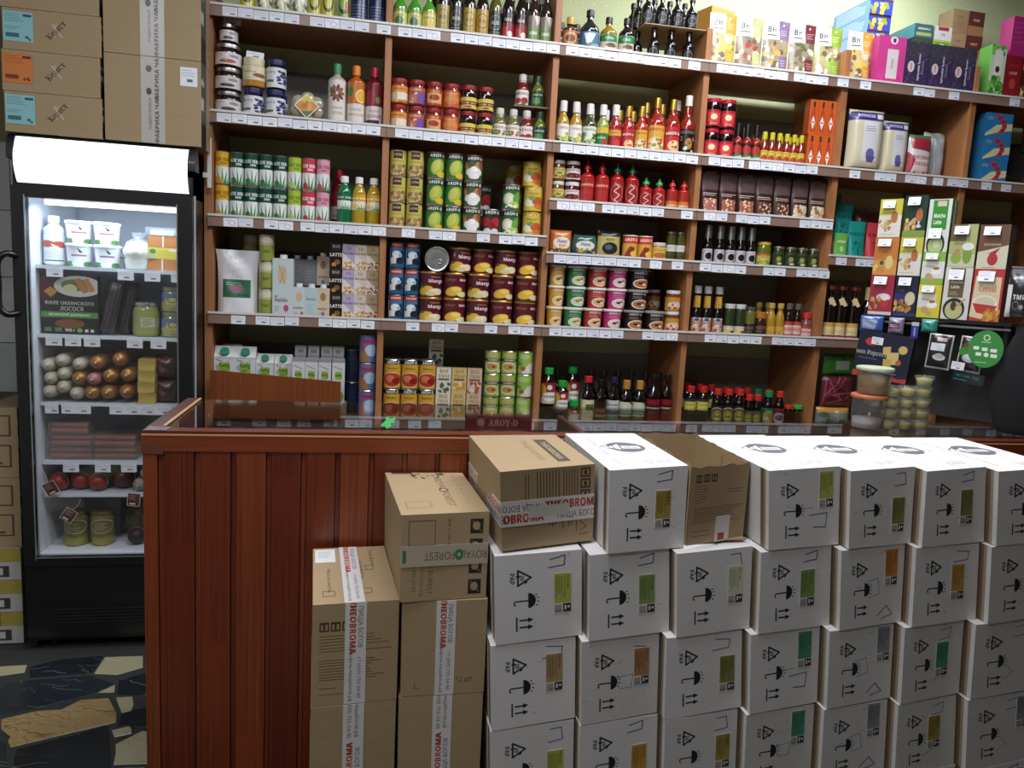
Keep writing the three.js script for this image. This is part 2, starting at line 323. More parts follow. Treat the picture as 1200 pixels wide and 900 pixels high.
part('tape', box(0.06, 0.001, 0.05, CL + 0.035, 1.1365, CF - 0.03), M('#8d8492', 0.2, { clearcoat: 0.6 }), counter);
// long plank leaning before the lowest shelf, and small things under the glass
const lean = thing('wooden_board', 'loose brown wooden board standing before the milk cartons', 'board', [-0.365, 0.955, 0.035]);
{ const g = uvMetres(box(0.545, 0.175, 0.014, 0, 0.0875, 0), 0.8); const p = g.attributes.position; for (let i = 0; i < p.count; i++) if (p.getY(i) > 0.1) p.setY(i, 0.1875 - p.getX(i) * 0.07); part('plank', g, new THREE.MeshStandardMaterial({ map: laminateTex, color: '#c79a62', roughness: 0.5 }), lean); }

// ---------- cartons piled before the counter ----------
function recycle(o, s) { // upright marks turned a quarter clockwise
  const g = o.g, k = '#1d1c1c';
  const put = (fx, fy, draw) => { g.save(); const X = o.X0 + fx * o.W, Y = o.Y0 + fy * o.H; g.translate(X, Y); g.rotate(Math.PI / 2); g.scale(s, s); g.fillStyle = g.strokeStyle = k; draw(); g.restore(); };
  put(0.32, 0.27, () => { g.lineWidth = 3.4; g.lineJoin = 'round'; g.beginPath(); g.moveTo(0, -15); g.lineTo(15, 11); g.lineTo(-15, 11); g.closePath(); g.stroke(); g.beginPath(); g.moveTo(8, -9); g.lineTo(13, -2); g.lineTo(5, -2); g.fill(); g.beginPath(); g.moveTo(-2, 6); g.lineTo(-2, 16); g.lineTo(-9, 11); g.fill(); g.font = 'bold 11px sans-serif'; g.textAlign = 'center'; g.fillText('20', 0, 7); g.font = 'bold 12px sans-serif'; g.fillText('PAP', 0, 27); });
  put(0.35, 0.53, () => { g.beginPath(); g.arc(0, -4, 15, Math.PI, 0); g.closePath(); g.fill(); g.lineWidth = 2.6; g.beginPath(); g.moveTo(0, -4); g.lineTo(0, 20); g.arc(4, 20, 4, Math.PI, 0.2, true); g.stroke(); for (const [a, b] of [[-12, -22], [-6, -25], [2, -26], [9, -23]]) g.fillRect(a, b, 2, 4); });
  put(0.34, 0.79, () => { g.fillRect(-14, 16, 28, 3); for (const x of [-7, 7]) { g.fillRect(x - 1.6, -6, 3.2, 18); g.beginPath(); g.moveTo(x, -16); g.lineTo(x + 5, -5); g.lineTo(x - 5, -5); g.fill(); } });
}
const INK = ['#2b2a63', '#33307a', '#27254f'];
const fronts = [];
for (let i = 0; i < 8; i++) fronts.push(art('wf' + i, 224, 224, (o) => {
  o.bg(['#dcdad6', '#d9d7d2', '#dedcd9', '#d5d2cc'][i % 4]);
  for (let k = 0; k < 24; k++) o.l([[0, 4 + k * 4.1], [100, 4 + k * 4.1 + rr(-0.4, 0.4)]], 'rgba(120,112,104,' + rr(0.03, 0.14) + ')', 1);
  o.grain(0.16, 160, '90,80,66');
  for (let k = 0; k < 4; k++) { const x = rnd() * 90, y = rnd() * 90; o.l([[x, y], [x + rr(2, 9), y + rr(-3, 3)]], 'rgba(90,84,78,.35)', rr(1, 2.5)); }
  if (i % 4 === 3) for (let k = 0; k < 70; k++) o.e(rnd() * 100, 100 * rnd(), rr(0.4, 1.6), rr(0.4, 1.2), 'rgba(120,96,60,' + rr(0.06, 0.25) + ')');
  o.X0 = (o.x0 = 0); const q = cur; o.X0 = q.x + 2; o.Y0 = q.y + 2; recycle(o, 1.28);
  const c = INK[i % 3];
  if (i === 0 || i === 4) o.l([[62, 9], [80, 5], [79, 16], [60, 18]], c, 2.6);
  if (i === 1) o.l([[70, 8], [84, 7], [86, 22], [68, 24]], c, 2.4);
  if (i === 2) { o.l([[56, 60], [82, 58], [80, 76], [62, 75]], c, 2.4); o.l([[45, 52], [62, 50]], '#6b6660', 1.6); }
  if (i === 3) { o.l([[60, 10], [78, 6], [76, 20], [58, 22]], '#55504e', 2); o.l([[48, 58], [60, 70], [46, 78]], '#7d7772', 1.4); }
  if (i === 5) { o.l([[60, 88], [74, 76], [84, 88], [66, 92]], c, 2.4); o.l([[40, 44], [58, 40], [62, 60], [44, 64]], '#6b6660', 1.6); }
  if (i === 6) o.l([[64, 8], [84, 10], [82, 20], [60, 22]], c, 2.2);
  if (i === 7) { o.l([[46, 48], [66, 46], [64, 62], [48, 62]], '#6e6a66', 1.6); o.l([[66, 12], [82, 14], [76, 26]], c, 2.2); }
}));
art('wtop', 256, 300, (o) => { // top: oval emblem, lines of small print and two arrows
  o.bg('#e3e1dd').grain(0.12, 120);
  const g = o.g, X = cur.x + 2, Y = cur.y + 2; g.save(); g.translate(X + 150, Y + 130); g.rotate(0.12);
  g.fillStyle = '#66666a'; g.beginPath(); g.ellipse(0, 0, 62, 44, 0, 0, 7); g.fill(); g.fillStyle = '#e3e1dd'; g.fillRect(-16, -12, 62, 24); g.beginPath(); g.moveTo(-62, 4); g.lineTo(-20, -26); g.lineTo(-24, 22); g.fill();
  g.strokeStyle = '#66666a'; g.lineWidth = 4; g.beginPath(); g.moveTo(-86, 4); g.lineTo(-40, -30); g.lineTo(-44, 26); g.closePath(); g.stroke(); g.beginPath(); g.moveTo(60, 6); g.lineTo(96, 14); g.stroke();
  g.fillStyle = '#66666a'; g.font = 'bold 15px sans-serif'; g.fillText('ЗЕРНО', -10, 6); g.restore();
  o.t('ЗДОРОВЬЕ ИЗ ЖИВОГО ЗЕРНА', 22, 52, 5, '#6c6c70', 'n', Math.PI / 2).t('www.zdorovo.ru', 13, 56, 4, '#85858a', 'n', Math.PI / 2);
  for (const y of [84, 88]) o.l([[62, y], [90, y - 1]], '#6a6a6e', 3); o.l([[58, 80], [60, 92]], '#6a6a6e', 3);
});
art('wleft', 128, 64, (o) => o.bg('#cfcdc8').r(90, 0, 4, 100, '#6a563c').r(94, 0, 2, 100, '#9a8460').grain(0.2, 60));
const stickCols = { lime: ['#b0b444', '#4c5218'], olive: ['#827f34', '#35340f'], green: ['#7f9a45', '#2e3d12'], orange: ['#c8772e', '#5b2c08'], tan: ['#b28d52', '#4a3416'], brown: ['#b07a4c', '#4d2c14'], teal: ['#3f9273', '#123a2b'], gold: ['#a58f32', '#40360e'], amber: ['#c9932f', '#5a3c06'], pale: ['#c9cfae', '#5b6440'], grey: ['#8b8d96', '#2f3136'], yellow: ['#c8c83c', '#545410'] };
for (const [k, [a, b]] of Object.entries(stickCols)) art('st' + k, 56, 112, (o) => o.bg('#dedbd2').r(0, 0, 100, 76, a).cols(8, 8, 44, 60, 5, b, 1.3).t(k === 'gold' ? 'ОВЕС' : 'Ростки', 82, 24, k === 'gold' ? 15 : 10, b, 'bold', Math.PI / 2).t('Пророщенное', 64, 36, 8, b, 'n', Math.PI / 2).r(4, 80, 40, 18, '#6e6b66').cols(6, 80, 36, 18, 6, '#e8e6e0', 1.2).r(52, 78, 46, 21, '#22211f').r(60, 82, 12, 12, '#dedbd2').r(78, 84, 14, 6, '#dedbd2'));
function carton(name, label, group, F, B, arts, deco, category = 'cardboard box') {
  const b = [0, 1, 2].map((i) => (F[0][i] + F[1][i] + B[0][i] + B[1][i]) / 4), sh = (P) => P.map((p) => p.map((v, i) => v - b[i]));
  const t = thing(name, label, category, b, 0, group); F = sh(F); B = sh(B);
  const body = part('body', hexa(F, B, arts), pm(cellOf(arts.f)), t);
  for (const [k, face, u0, v0, u1, v1, a, lift] of deco ?? []) {
    const Q = face === 'f' ? F : face === 't' ? [F[3], F[2], B[2], B[3]] : [B[0], F[0], F[3], B[3]];
    part(k, patch(Q, u0, v0, u1, v1, a, lift), pm(a, k === 'tape' ? 'gloss' : 'paper'), t);
  }
  return t;
}
const heap = [ // row from the floor, column, front face corners (bl, br, tr, tl), front print, sticker, sticker place
  [0, 0, [0.369, 0.002], [0.599, 0.002], [0.593, 0.228], [0.363, 0.228], 0, 'tan', 0.66, 0.45, 'white carton with tan sticker under a lime-yellow-stickered carton, floor row'],
  [0, 1, [0.605, 0.002], [0.837, 0.002], [0.831, 0.228], [0.599, 0.228], 0, 'tan', 0.66, 0.45, 'white carton with tan sticker under an amber-stickered carton, floor row'],
  [0, 2, [0.843, 0.002], [1.075, 0.002], [1.069, 0.228], [0.837, 0.228], 0, 'tan', 0.66, 0.45, 'white carton with tan sticker under a gold-stickered carton, floor row'],
  [0, 3, [1.081, 0.002], [1.312, 0.002], [1.306, 0.228], [1.075, 0.228], 0, 'tan', 0.66, 0.45, 'white carton with tan sticker under a teal-stickered carton, floor row'],
  [0, 4, [1.318, 0.002], [1.553, 0.002], [1.547, 0.228], [1.312, 0.228], 0, 'lime', 0.66, 0.45, 'white carton with lime yellow sticker under a grey-stickered carton, floor row'],
  [0, 5, [1.559, 0.002], [1.792, 0.002], [1.786, 0.228], [1.553, 0.228], 0, 'grey', 0.66, 0.45, 'white carton with grey sticker under a gold-stickered carton, floor row'],
  [0, 6, [1.798, 0.002], [2.062, 0.002], [2.056, 0.228], [1.792, 0.228], 0, 'grey', 0.66, 0.45, 'white carton with grey sticker under a grey-stickered carton, floor row'],
  [1, 0, [0.357, 0.23], [0.587, 0.23], [0.576, 0.454], [0.344, 0.458], 1, 'lime', 0.67, 0.2, 'white carton with lime yellow sticker under a tan-stickered carton, second row'],
  [1, 1, [0.593, 0.23], [0.825, 0.23], [0.813, 0.454], [0.582, 0.458], 0, 'amber', 0.66, 0.2, 'white carton with amber sticker under a brown-stickered carton, second row'],
  [1, 2, [0.831, 0.23], [1.063, 0.23], [1.05, 0.454], [0.819, 0.458], 1, 'gold', 0.7, 0.25, 'white carton with gold sticker under an olive-stickered carton, second row'],
  [1, 3, [1.069, 0.23], [1.3, 0.23], [1.287, 0.454], [1.056, 0.458], 7, 'teal', 0.66, 0.5, 'white carton with teal sticker under a teal-stickered carton, second row'],
  [1, 4, [1.306, 0.23], [1.541, 0.23], [1.523, 0.454], [1.293, 0.458], 5, 'grey', 0.68, 0.53, 'white carton with grey sticker under a grey-stickered carton, second row'],
  [1, 5, [1.547, 0.23], [1.78, 0.23], [1.755, 0.454], [1.529, 0.458], 3, 'gold', 0.52, 0.32, 'white carton with gold sticker under a teal-stickered carton, second row'],
  [1, 6, [1.786, 0.23], [2.05, 0.23], [2.028, 0.454], [1.761, 0.458], 3, 'grey', 0.74, 0.5, 'white carton with grey sticker under an unstickered carton, second row'],
  [2, 0, [0.347, 0.46], [0.578, 0.46], [0.565, 0.689], [0.333, 0.692], 6, 'tan', 0.64, 0.38, 'white carton with tan sticker under a lime-yellow-stickered carton, third row'],
  [2, 1, [0.584, 0.46], [0.81, 0.46], [0.798, 0.688], [0.571, 0.692], 7, 'brown', 0.67, 0.4, 'white carton with brown sticker under a green-stickered carton, third row'],
  [2, 2, [0.816, 0.46], [1.059, 0.46], [1.039, 0.688], [0.804, 0.692], 6, 'olive', 0.7, 0.25, 'white carton with olive sticker under a pale-green-stickered carton, third row'],
  [2, 3, [1.065, 0.46], [1.294, 0.46], [1.276, 0.692], [1.045, 0.691], 2, 'teal', 0.68, 0.5, 'white carton with teal sticker under a green-stickered carton, third row'],
  [2, 4, [1.3, 0.46], [1.53, 0.46], [1.512, 0.688], [1.282, 0.692], 5, 'grey', 0.74, 0.53, 'white carton with grey sticker under an orange-stickered carton, third row'],
  [2, 5, [1.536, 0.46], [1.762, 0.46], [1.745, 0.689], [1.518, 0.692], 3, 'teal', 0.55, 0.3, 'white carton with teal sticker under an amber-stickered carton, third row'],
  [2, 6, [1.768, 0.46], [2.039, 0.46], [2.019, 0.688], [1.751, 0.692], 3, null, 0, 0, 'white carton without sticker under an unstickered carton, third row'],
  [3, 0, [0.346, 0.693], [0.581, 0.693], [0.566, 0.927], [0.331, 0.927], 0, 'lime', 0.67, 0.3, 'white carton with lime yellow sticker under the taped brown carton, fourth row'],
  [3, 1, [0.59, 0.693], [0.825, 0.693], [0.806, 0.927], [0.576, 0.925], 4, 'green', 0.61, 0.26, 'white carton with green sticker under a gold-stickered carton, fourth row'],
  [3, 2, [0.831, 0.693], [1.06, 0.693], [1.045, 0.927], [0.812, 0.924], 1, 'pale', 0.68, 0.34, 'white carton with pale green sticker under the open brown carton, fourth row'],
  [3, 3, [1.066, 0.693], [1.305, 0.693], [1.283, 0.927], [1.051, 0.923], 0, 'green', 0.56, 0.28, 'white carton with green sticker under a lime-stickered carton, fourth row'],
  [3, 4, [1.311, 0.693], [1.533, 0.693], [1.515, 0.927], [1.289, 0.923], 5, 'orange', 0.69, 0.5, 'white carton with orange sticker under the low olive-stickered carton, fourth row'],
  [3, 5, [1.539, 0.693], [1.784, 0.693], [1.76, 0.924], [1.521, 0.927], 6, 'amber', 0.57, 0.3, 'white carton with amber sticker under the second olive-stickered carton, fourth row'],
  [3, 6, [1.79, 0.693], [2.043, 0.693], [2.029, 0.927], [1.766, 0.925], 3, null, 0, 0, 'white carton without sticker under an unstickered end carton, fourth row'],
  [4, 1, [0.624, 0.928], [0.846, 0.928], [0.839, 1.15], [0.613, 1.146], 0, 'gold', 0.59, 0.27, 'white carton with gold sticker between the taped brown and open cartons'],
  [4, 3, [1.071, 0.928], [1.304, 0.928], [1.283, 1.15], [1.049, 1.146], 2, 'lime', 0.7, 0.5, 'top white carton with lime yellow sticker beside the open carton'],
  [4, 4, [1.31, 0.928], [1.532, 0.928], [1.517, 1.15], [1.289, 1.146], 1, 'olive', 0.66, 0.17, 'top white carton with low olive sticker next to the lime-stickered one'],
  [4, 5, [1.538, 0.928], [1.774, 0.928], [1.747, 1.15], [1.523, 1.146], 4, 'olive', 0.58, 0.27, 'top white carton with olive sticker next to the end carton'],
  [4, 6, [1.78, 0.928], [2.04, 0.928], [2.012, 1.15], [1.753, 1.146], 6, null, 0, 0, 'top white carton at the end of the pile, no sticker'],
];
for (const [row, col, bl, br, tr, tl, fr, st, sx, sy, lab] of heap) {
  const zl = 1.652, zr = 1.614, zb = 1.205, F = [[bl[0], bl[1], zl], [br[0], br[1], zr], [tr[0], tr[1], zr], [tl[0], tl[1], zl]];
  const B = [[bl[0] + 0.003, bl[1], zb], [br[0] + 0.001, br[1], zb], [tr[0] + 0.001, tr[1], zb], [tl[0] + 0.003, tl[1], zb]];
  const deco = st ? [['sticker', 'f', sx, sy, sx + 0.2, sy + 0.45, 'st' + st]] : [];
  carton('white_carton', lab, 'white cartons piled before the counter', F, B, { f: 'wf' + fr, t: 'wtop', l: 'wleft', s: '#cfccc6' }, deco);
}
// brown cartons
const BROWN = '#a78d64';
const card = (id, w, h, draw) => art(id, w, h, (o) => { o.bg(BROWN); for (let k = 0; k < 30; k++) o.l([[0, rnd() * 100], [100, rnd() * 100]], 'rgba(140,112,74,.06)', 3); o.grain(0.12, 140, '96,70,36'); draw(o); });
card('bplain', 96, 96, () => {});
card('theoF', 256, 210, (o) => { o.cols(24, 6, 6, 60, 2, '#3b2c1a', 2).cols(36, 4, 26, 78, 8, '#3b2c1a', 2.2).cols(64, 4, 18, 84, 6, '#3b2c1a', 2); for (const y of [4, 18, 32]) { o.r(84, y, 11, 12, '#3b2c1a').r(85.5, y + 2, 8, 8, BROWN); o.r(88, y + 3, 3, 6, '#3b2c1a'); } o.l([[84, 72], [92, 80], [84, 84]], '#4b3a24', 2).l([[84, 90], [95, 88]], '#4b3a24', 2); });
card('theoT', 256, 256, (o) => { o.g.save(); o.p([[66, 16], [80, 16], [80, 86], [66, 86]], '#4a4238'); o.t('THEOBROMA', 73, 51, 9, '#b09468', 'bold', Math.PI / 2).t('ПИЩА БОГОВ', 52, 48, 9, '#6b5a40', 'n', Math.PI / 2); o.g.restore(); });
card('royF', 256, 220, (o) => { o.l([[9, 8], [38, 8], [38, 36], [9, 36], [9, 8]], '#4c3b28', 2).t('404 x 294 x 195 мм', 54, 32, 6, '#43331f', 'n', Math.PI / 2); for (const y of [8, 31, 54, 78]) { o.r(78, y, 15, 17, '#26211b'); o.e(85, y + 8, 4.5, 5, BROWN); o.l([[80, y + 2], [91, y + 15]], BROWN, 2); } o.t('ROYAL FOREST', 33, 66, 8, '#57452c', 'n', Math.PI / 2).t('www.royal-forest.org', 24, 66, 6, '#5d4b33', 'n', Math.PI / 2).t('+7 499 399 24 88', 15, 66, 6, '#5d4b33', 'n', Math.PI / 2); });
card('royT', 256, 300, (o) => { o.t('ROYAL  FOREST', 62, 50, 10, '#4a3c28', 'n', Math.PI / 2).ring(62, 46, 5, 4, '#2f261a', 4).l([[10, 72], [38, 72], [38, 86], [10, 86], [10, 72]], '#6b583c', 2); o.r(8, 0, 26, 4, '#3a2f20'); for (let i = 0; i < 26; i++) o.e(30 + rnd() * 44, 2 + rnd() * 14, 1.7, 1.2, '#2f261a', 0.6); for (let i = 0; i < 6; i++) o.e(84, 10 + i * 12, 1.2, 0.9, '#5d4b33'); });
card('c1T', 256, 220, (o) => { o.r(3, 3, 27, 26, '#d9d8d6').rows(7, 7, 18, 14, 5, '#8d93a0').t('Масса нетто', 20, 62, 7, '#3f311d', 'n', Math.PI / 2).t('Конфеты', 62, 46, 8, '#3f311d', 'n', Math.PI / 2).t('Трюфель', 78, 24, 8, '#3f311d', 'n', Math.PI / 2).l([[12, 80], [26, 80], [26, 88], [12, 88], [12, 80]], '#4f3f28', 2).l([[68, 38], [78, 38], [78, 46], [68, 46], [68, 38]], '#4f3f28', 2).l([[60, 78], [70, 78], [70, 86], [60, 86]], '#4f3f28', 2); });
card('c1F', 256, 240, (o) => { for (const x of [8, 21, 34]) { o.r(x, 18, 11, 9, '#43341f').r(x + 1.5, 20, 8, 5.5, BROWN).r(x + 4, 20, 2.5, 5, '#43341f'); } o.rows(8, 30, 84, 18, 6, '#4c3b24', 1.5).rows(8, 54, 84, 22, 8, '#4c3b24', 1.5).rows(8, 80, 30, 12, 2, '#4c3b24', 1.4); });
card('c2F', 256, 240, (o) => { o.t('12 шт.', 76, 84, 8, '#3f311d', 'n').l([[16, 86], [16, 92], [21, 92]], '#5b4a30', 2); });
card('openF', 256, 256, (o) => { for (const x of [8, 21, 34]) { o.r(x, 10, 10, 10, '#43341f').r(x + 1.5, 12, 7, 6, BROWN).r(x + 4, 12, 2, 6, '#43341f'); } o.rows(8, 23, 24, 24, 7, '#4c3b24', 1.6).rows(64, 30, 30, 8, 2, '#4c3b24', 1.6).rows(8, 52, 86, 22, 8, '#4c3b24', 1.8).rows(8, 80, 40, 12, 2, '#4c3b24', 1.6); });
art('tapeH', 512, 110, (o) => { o.bg('#d8d5d0'); const w = (s, x, y, r) => o.t(s, x, y, 40, '#b8432f', 'bold', r); o.t('THEOBROMA', 76, 30, 46, '#241a18', 'bold').t('THEOBROMA', 76.3, 29, 44, '#c4472f', 'bold').t('ПИЩА БОГОВ', 82, 74, 34, '#3a3836', 'n').t('ПИЩА БОГОВ', 20, 30, 34, '#3a3836', 'n', Math.PI).t('EOBROMA', 20, 71, 46, '#241a18', 'bold').t('EOBROMA', 20.3, 70, 44, '#c4472f', 'bold').t('.рф', 48, 50, 30, '#c78a86', 'n'); });
art('tapeV', 110, 512, (o) => { o.bg('#d5d3cf').t('THEOBROMA', 36, 24, 8.6, '#241a18', 'bold', Math.PI / 2).t('THEOBROMA', 36.5, 24.2, 8.3, '#c4472f', 'bold', Math.PI / 2).t('ПИЩА БОГОВ', 72, 24, 6.4, '#3a3836', 'n', Math.PI / 2).t('конфеты-пищабогов.рф', 30, 72, 4.6, '#2c2a28', 'n', Math.PI / 2).t('+7 (499) 755-54-90', 68, 74, 5, '#2c2a28', 'n', Math.PI / 2); });
art('tapeV2', 110, 512, (o) => { o.bg('#d5d3cf').t('(499) 755-54-90', 30, 16, 5.4, '#2c2a28', 'n', Math.PI / 2).t('пищабогов.рф', 66, 16, 5.4, '#2c2a28', 'n', Math.PI / 2).t('THEOBROMA', 34, 66, 8.8, '#241a18', 'bold', -Math.PI / 2).t('THEOBROMA', 34.5, 66, 8.5, '#c4472f', 'bold', -Math.PI / 2).t('ПИЩА БОГОВ', 72, 66, 6.6, '#3a3836', 'n', -Math.PI / 2); });
art('tapeR', 400, 80, (o) => { o.bg('#b5a48c').t('ROYAL', 84, 52, 52, '#4b5a48', 'n', Math.PI).t('FOREST', 44, 52, 52, '#4b5a48', 'n', Math.PI).e(66, 50, 5, 26, '#2f7a4a').e(66, 50, 2, 10, '#b5a48c').r(2, 20, 4, 60, '#2f7a4a'); });
const col1 = [[-0.104, 0], [0.106, 0]];
[[0.002, 0.262], [0.264, 0.528], [0.53, 0.797]].forEach(([y0, y1], k) => {
  const F = [[-0.103, y0, 1.61], [0.106, y0, 1.595], [0.105, y1, 1.595], [-0.104, y1, 1.612]], B = [[-0.128, y0, 1.225], [0.077, y0, 1.21], [0.076, y1, 1.21], [-0.129, y1, 1.225]];
  carton('brown_carton', ['plain brown carton at the foot of the stack with vertical printed tape', 'plain brown carton with vertical tape under the printed chocolate carton', 'brown carton with a white address label and red printed tape on top'][k], 'brown taped cartons before the counter', F, B, { f: k === 2 ? 'c1F' : 'bplain', t: k === 2 ? 'c1T' : 'bplain', s: 'bplain' },
    [['tape', 'f', 0.37, 0, 0.62, 1, k % 2 ? 'tapeV2' : 'tapeV'], ...(k === 2 ? [['tape', 't', 0.36, 0, 0.6, 1, 'tapeV']] : [])]);
});
[[0.002, 0.27], [0.272, 0.537], [0.539, 0.793]].forEach(([y0, y1], k) => {
  const F = [[0.116, y0, 1.6], [0.33, y0, 1.6], [0.329, y1, 1.6], [0.112, y1, 1.6]], B = [[0.11, y0, 1.215], [0.325, y0, 1.215], [0.325, y1, 1.215], [0.108, y1, 1.215]];
  carton('brown_carton', ['brown carton of twelve pieces on the floor beside white cartons', 'brown carton of twelve pieces, middle of its stack beside white cartons', 'brown carton of twelve pieces carrying the printed forest carton'][k], 'brown cartons of twelve pieces', F, B, { f: 'c2F', s: 'bplain' }, [['tape', 'f', 0.4, 0, 0.63, 1, k % 2 ? 'tapeV2' : 'tapeV']]);
});
carton('brown_carton', 'brown carton with black care icons and clear green printed tape', undefined, [[0.106, 0.795, 1.607], [0.325, 0.795, 1.59], [0.326, 1.02, 1.582], [0.102, 1.02, 1.607]], [[0.078, 0.795, 1.2], [0.3, 0.795, 1.2], [0.303, 1.02, 1.2], [0.073, 1.02, 1.2]], { f: 'royF', t: 'royT', s: 'bplain' }, [['tape', 'f', 0, 0.4, 1, 0.64, 'tapeR']]);
carton('brown_carton', 'tilted brown carton with red lettered tape on top of white cartons', undefined, [[0.352, 0.934, 1.636], [0.609, 0.934, 1.566], [0.6, 1.142, 1.57], [0.333, 1.142, 1.655]], [[0.325, 0.934, 1.23], [0.585, 0.934, 1.205], [0.585, 1.142, 1.205], [0.315, 1.142, 1.23]], { f: 'theoF', t: 'theoT', s: 'bplain' }, [['tape', 'f', 0, 0.3, 1, 0.62, 'tapeH'], ['tape', 'l', 0, 0.3, 1, 0.62, 'tapeH']]);
{ // opened carton with torn upper edges
  const t = thing('open_carton', 'opened empty brown carton with torn upper edges among white cartons', 'cardboard box', [0.945, 0.934, 1.42]);
  const tear = (len, h, amp, uvArt, uvRev) => { // wall in the xy plane, thickness 4 mm
    const n = 26, pos = [], uv = [], idx = [], top = []; for (let i = 0; i <= n; i++) top.push(h + (rnd() - 0.6) * amp + 0.4 * amp * Math.sin(i * 0.7 + len * 9));
    for (const z of [0.002, -0.002]) for (let i = 0; i <= n; i++) { const a = z > 0 ? uvArt : uvRev; pos.push((i / n - 0.5) * len, 0, z, (i / n - 0.5) * len, top[i], z); uv.push(...U(a, i / n, 0), ...U(a, i / n, Math.min(1, top[i] / h))); }
    const m = 2 * (n + 1); for (let i = 0; i < n; i++) { const k = 2 * i; idx.push(k, k + 2, k + 3, k, k + 3, k + 1, m + k, m + k + 3, m + k + 2, m + k, m + k + 1, m + k + 3, k + 1, k + 3, m + k + 3, k + 1, m + k + 3, m + k + 1); }
    return raw(pos, uv, idx);
  };
  const P = [[-0.096, 0.2], [0.098, 0.14], [0.104, -0.208], [-0.094, -0.208]], hh = [0.21, 0.213, 0.218, 0.215];
  P.forEach((p, i) => { const q = P[(i + 1) % 4], len = Math.hypot(q[0] - p[0], q[1] - p[1]); const m = part('side_panel', tear(len, hh[i], [0.004, 0.006, 0.004, 0.012][i], i === 0 ? 'openF' : 'bplain', 'bplain'), pm('openF'), t); m.position.set((p[0] + q[0]) / 2, 0, (p[1] + q[1]) / 2); m.rotation.y = -Math.atan2(q[1] - p[1], q[0] - p[0]); if (i === 1 || i === 3) for (const x of [-0.02, -0.012]) part('crease', box(0.0016, 0.19, 0.0006, x, 0.1, -0.0023), M('#7d6848', 0.8), m); if (i === 0) { part('tape', box(0.05, 0.07, 0.001, 0.02, 0.035, 0.003), M('#d6d2cc', 0.4), m); part('print', box(0.022, 0.02, 0.001, 0.016, 0.014, 0.0036), M('#9c3a2c', 0.5), m); } });
  part('bottom', boxA(0.19, 0.004, 0.33, { f: 'bplain', s: 'bplain' }), pm('bplain'), t);
}

// ---------- product builders: each returns [part name, geometry, material] lists ----------
const K = new Map();
function kind(id, name, label, category, parts) { K.set(id, { name, label, category, parts }); }
const tin = metal('#c9c7c0', 0.28);
function can(r, h, id, rim = tin, look = 'gloss') {
  const top = lathe([[0, h - 0.004], [r - 0.004, h - 0.004], [r - 0.002, h], [r + 0.0006, h - 0.0005], [r + 0.0006, h - 0.004]]);
  return [['body', wrap(r, r, 0.003, h - 0.003, id), pm(id, look)], ['lid', top, rim], ['base_rim', lathe([[r + 0.0006, 0.004], [r + 0.0006, 0], [r - 0.004, 0], [0, 0.003]]), rim]];
}
function jar(r, h, o) { // o: c contents, lid, lh, art, y0, y1
  const lh = o.lh ?? 0.014, nr = r * (o.nr ?? 0.86), sh = h - lh, look = o.look ?? 'gloss';
  const P = [['body', lathe([[0, 0], [r * 0.9, 0], [r, 0.006], [r, sh - 0.022], [r * 0.96, sh - 0.012], [nr, sh - 0.002], [nr, sh]]), M(o.c, 0.12, { clearcoat: 0.6 })],
    ['lid', lathe([[nr + 0.002, sh - 0.002], [nr + 0.003, h - 0.002], [nr + 0.001, h], [0, h]]), o.lm ?? M(o.lid, 0.35)]];
  if (o.art) P.push(['label', wrap(r + 0.0006, r + 0.0006, (o.y0 ?? 0.15) * sh, (o.y1 ?? 0.75) * sh, o.art), pm(o.art, look)]);
  return P;
}
function bottle(r, h, o) { // o: c, cap, bh straight body share, nr neck radius, ch cap height, art,y0,y1, waist, nozzle
  const bh = h * (o.bh ?? 0.58), nr = o.nr ?? r * 0.42, ch = o.ch ?? 0.022, top = h - ch, sh = Math.min(top - 0.01, bh + (o.sl ?? 0.22) * h);
  const prof = [[0, 0], [r * 0.9, 0], [r, 0.006]];
  if (o.waist) prof.push([r, bh * 0.35], [r * 0.9, bh * 0.5], [r, bh * 0.68]);
  prof.push([r, bh], [r * 0.93, bh + (sh - bh) * 0.3], [nr * 1.25, bh + (sh - bh) * 0.8], [nr, sh], [nr, top]);
  const P = [['body', lathe(prof), o.m ?? M(o.c, 0.1, { clearcoat: 0.7 })]], cr = o.cr ?? nr + 0.003;
  P.push(['cap', o.nozzle ? lathe([[cr, top - 0.004], [cr, top + ch * 0.3], [cr * 0.6, top + ch * 0.4], [0.0025, h], [0, h]], 12) : lathe([[cr, top - 0.006], [cr, h - 0.002], [cr - 0.002, h], [0, h]], 16), o.cm ?? M(o.cap, 0.35)]);
  if (o.art) P.push(['label', wrap(r + 0.0007, (o.r1 ?? r) + 0.0007, (o.y0 ?? 0.06) * bh, (o.y1 ?? 0.92) * bh, o.art), pm(o.art, 'gloss')]);
  if (o.art2) P.push(['neck_label', wrap(nr + 0.0015, nr + 0.001, sh - 0.004, sh + (top - sh) * 0.75, o.art2, 12), pm(o.art2, 'gloss')]);
  return P;
}
function tub(rt, h, id, lid, o = {}) {
  const rb = rt * (o.taper ?? 0.86);
  return [['cup', wrap(rb, rt, 0, h - 0.006, id), pm(id, 'gloss')], ['base', new THREE.CircleGeometry(rb, 16).rotateX(Math.PI / 2).translate(0, 0.001, 0), M('#ddd', 0.5)], ['lid', lathe([[rt, h - 0.012], [rt + 0.003, h - 0.011], [rt + 0.003, h - 0.002], [rt, h], [rt - 0.005, h - 0.001], [0, h - 0.002]]), M(lid, 0.3)]];
}
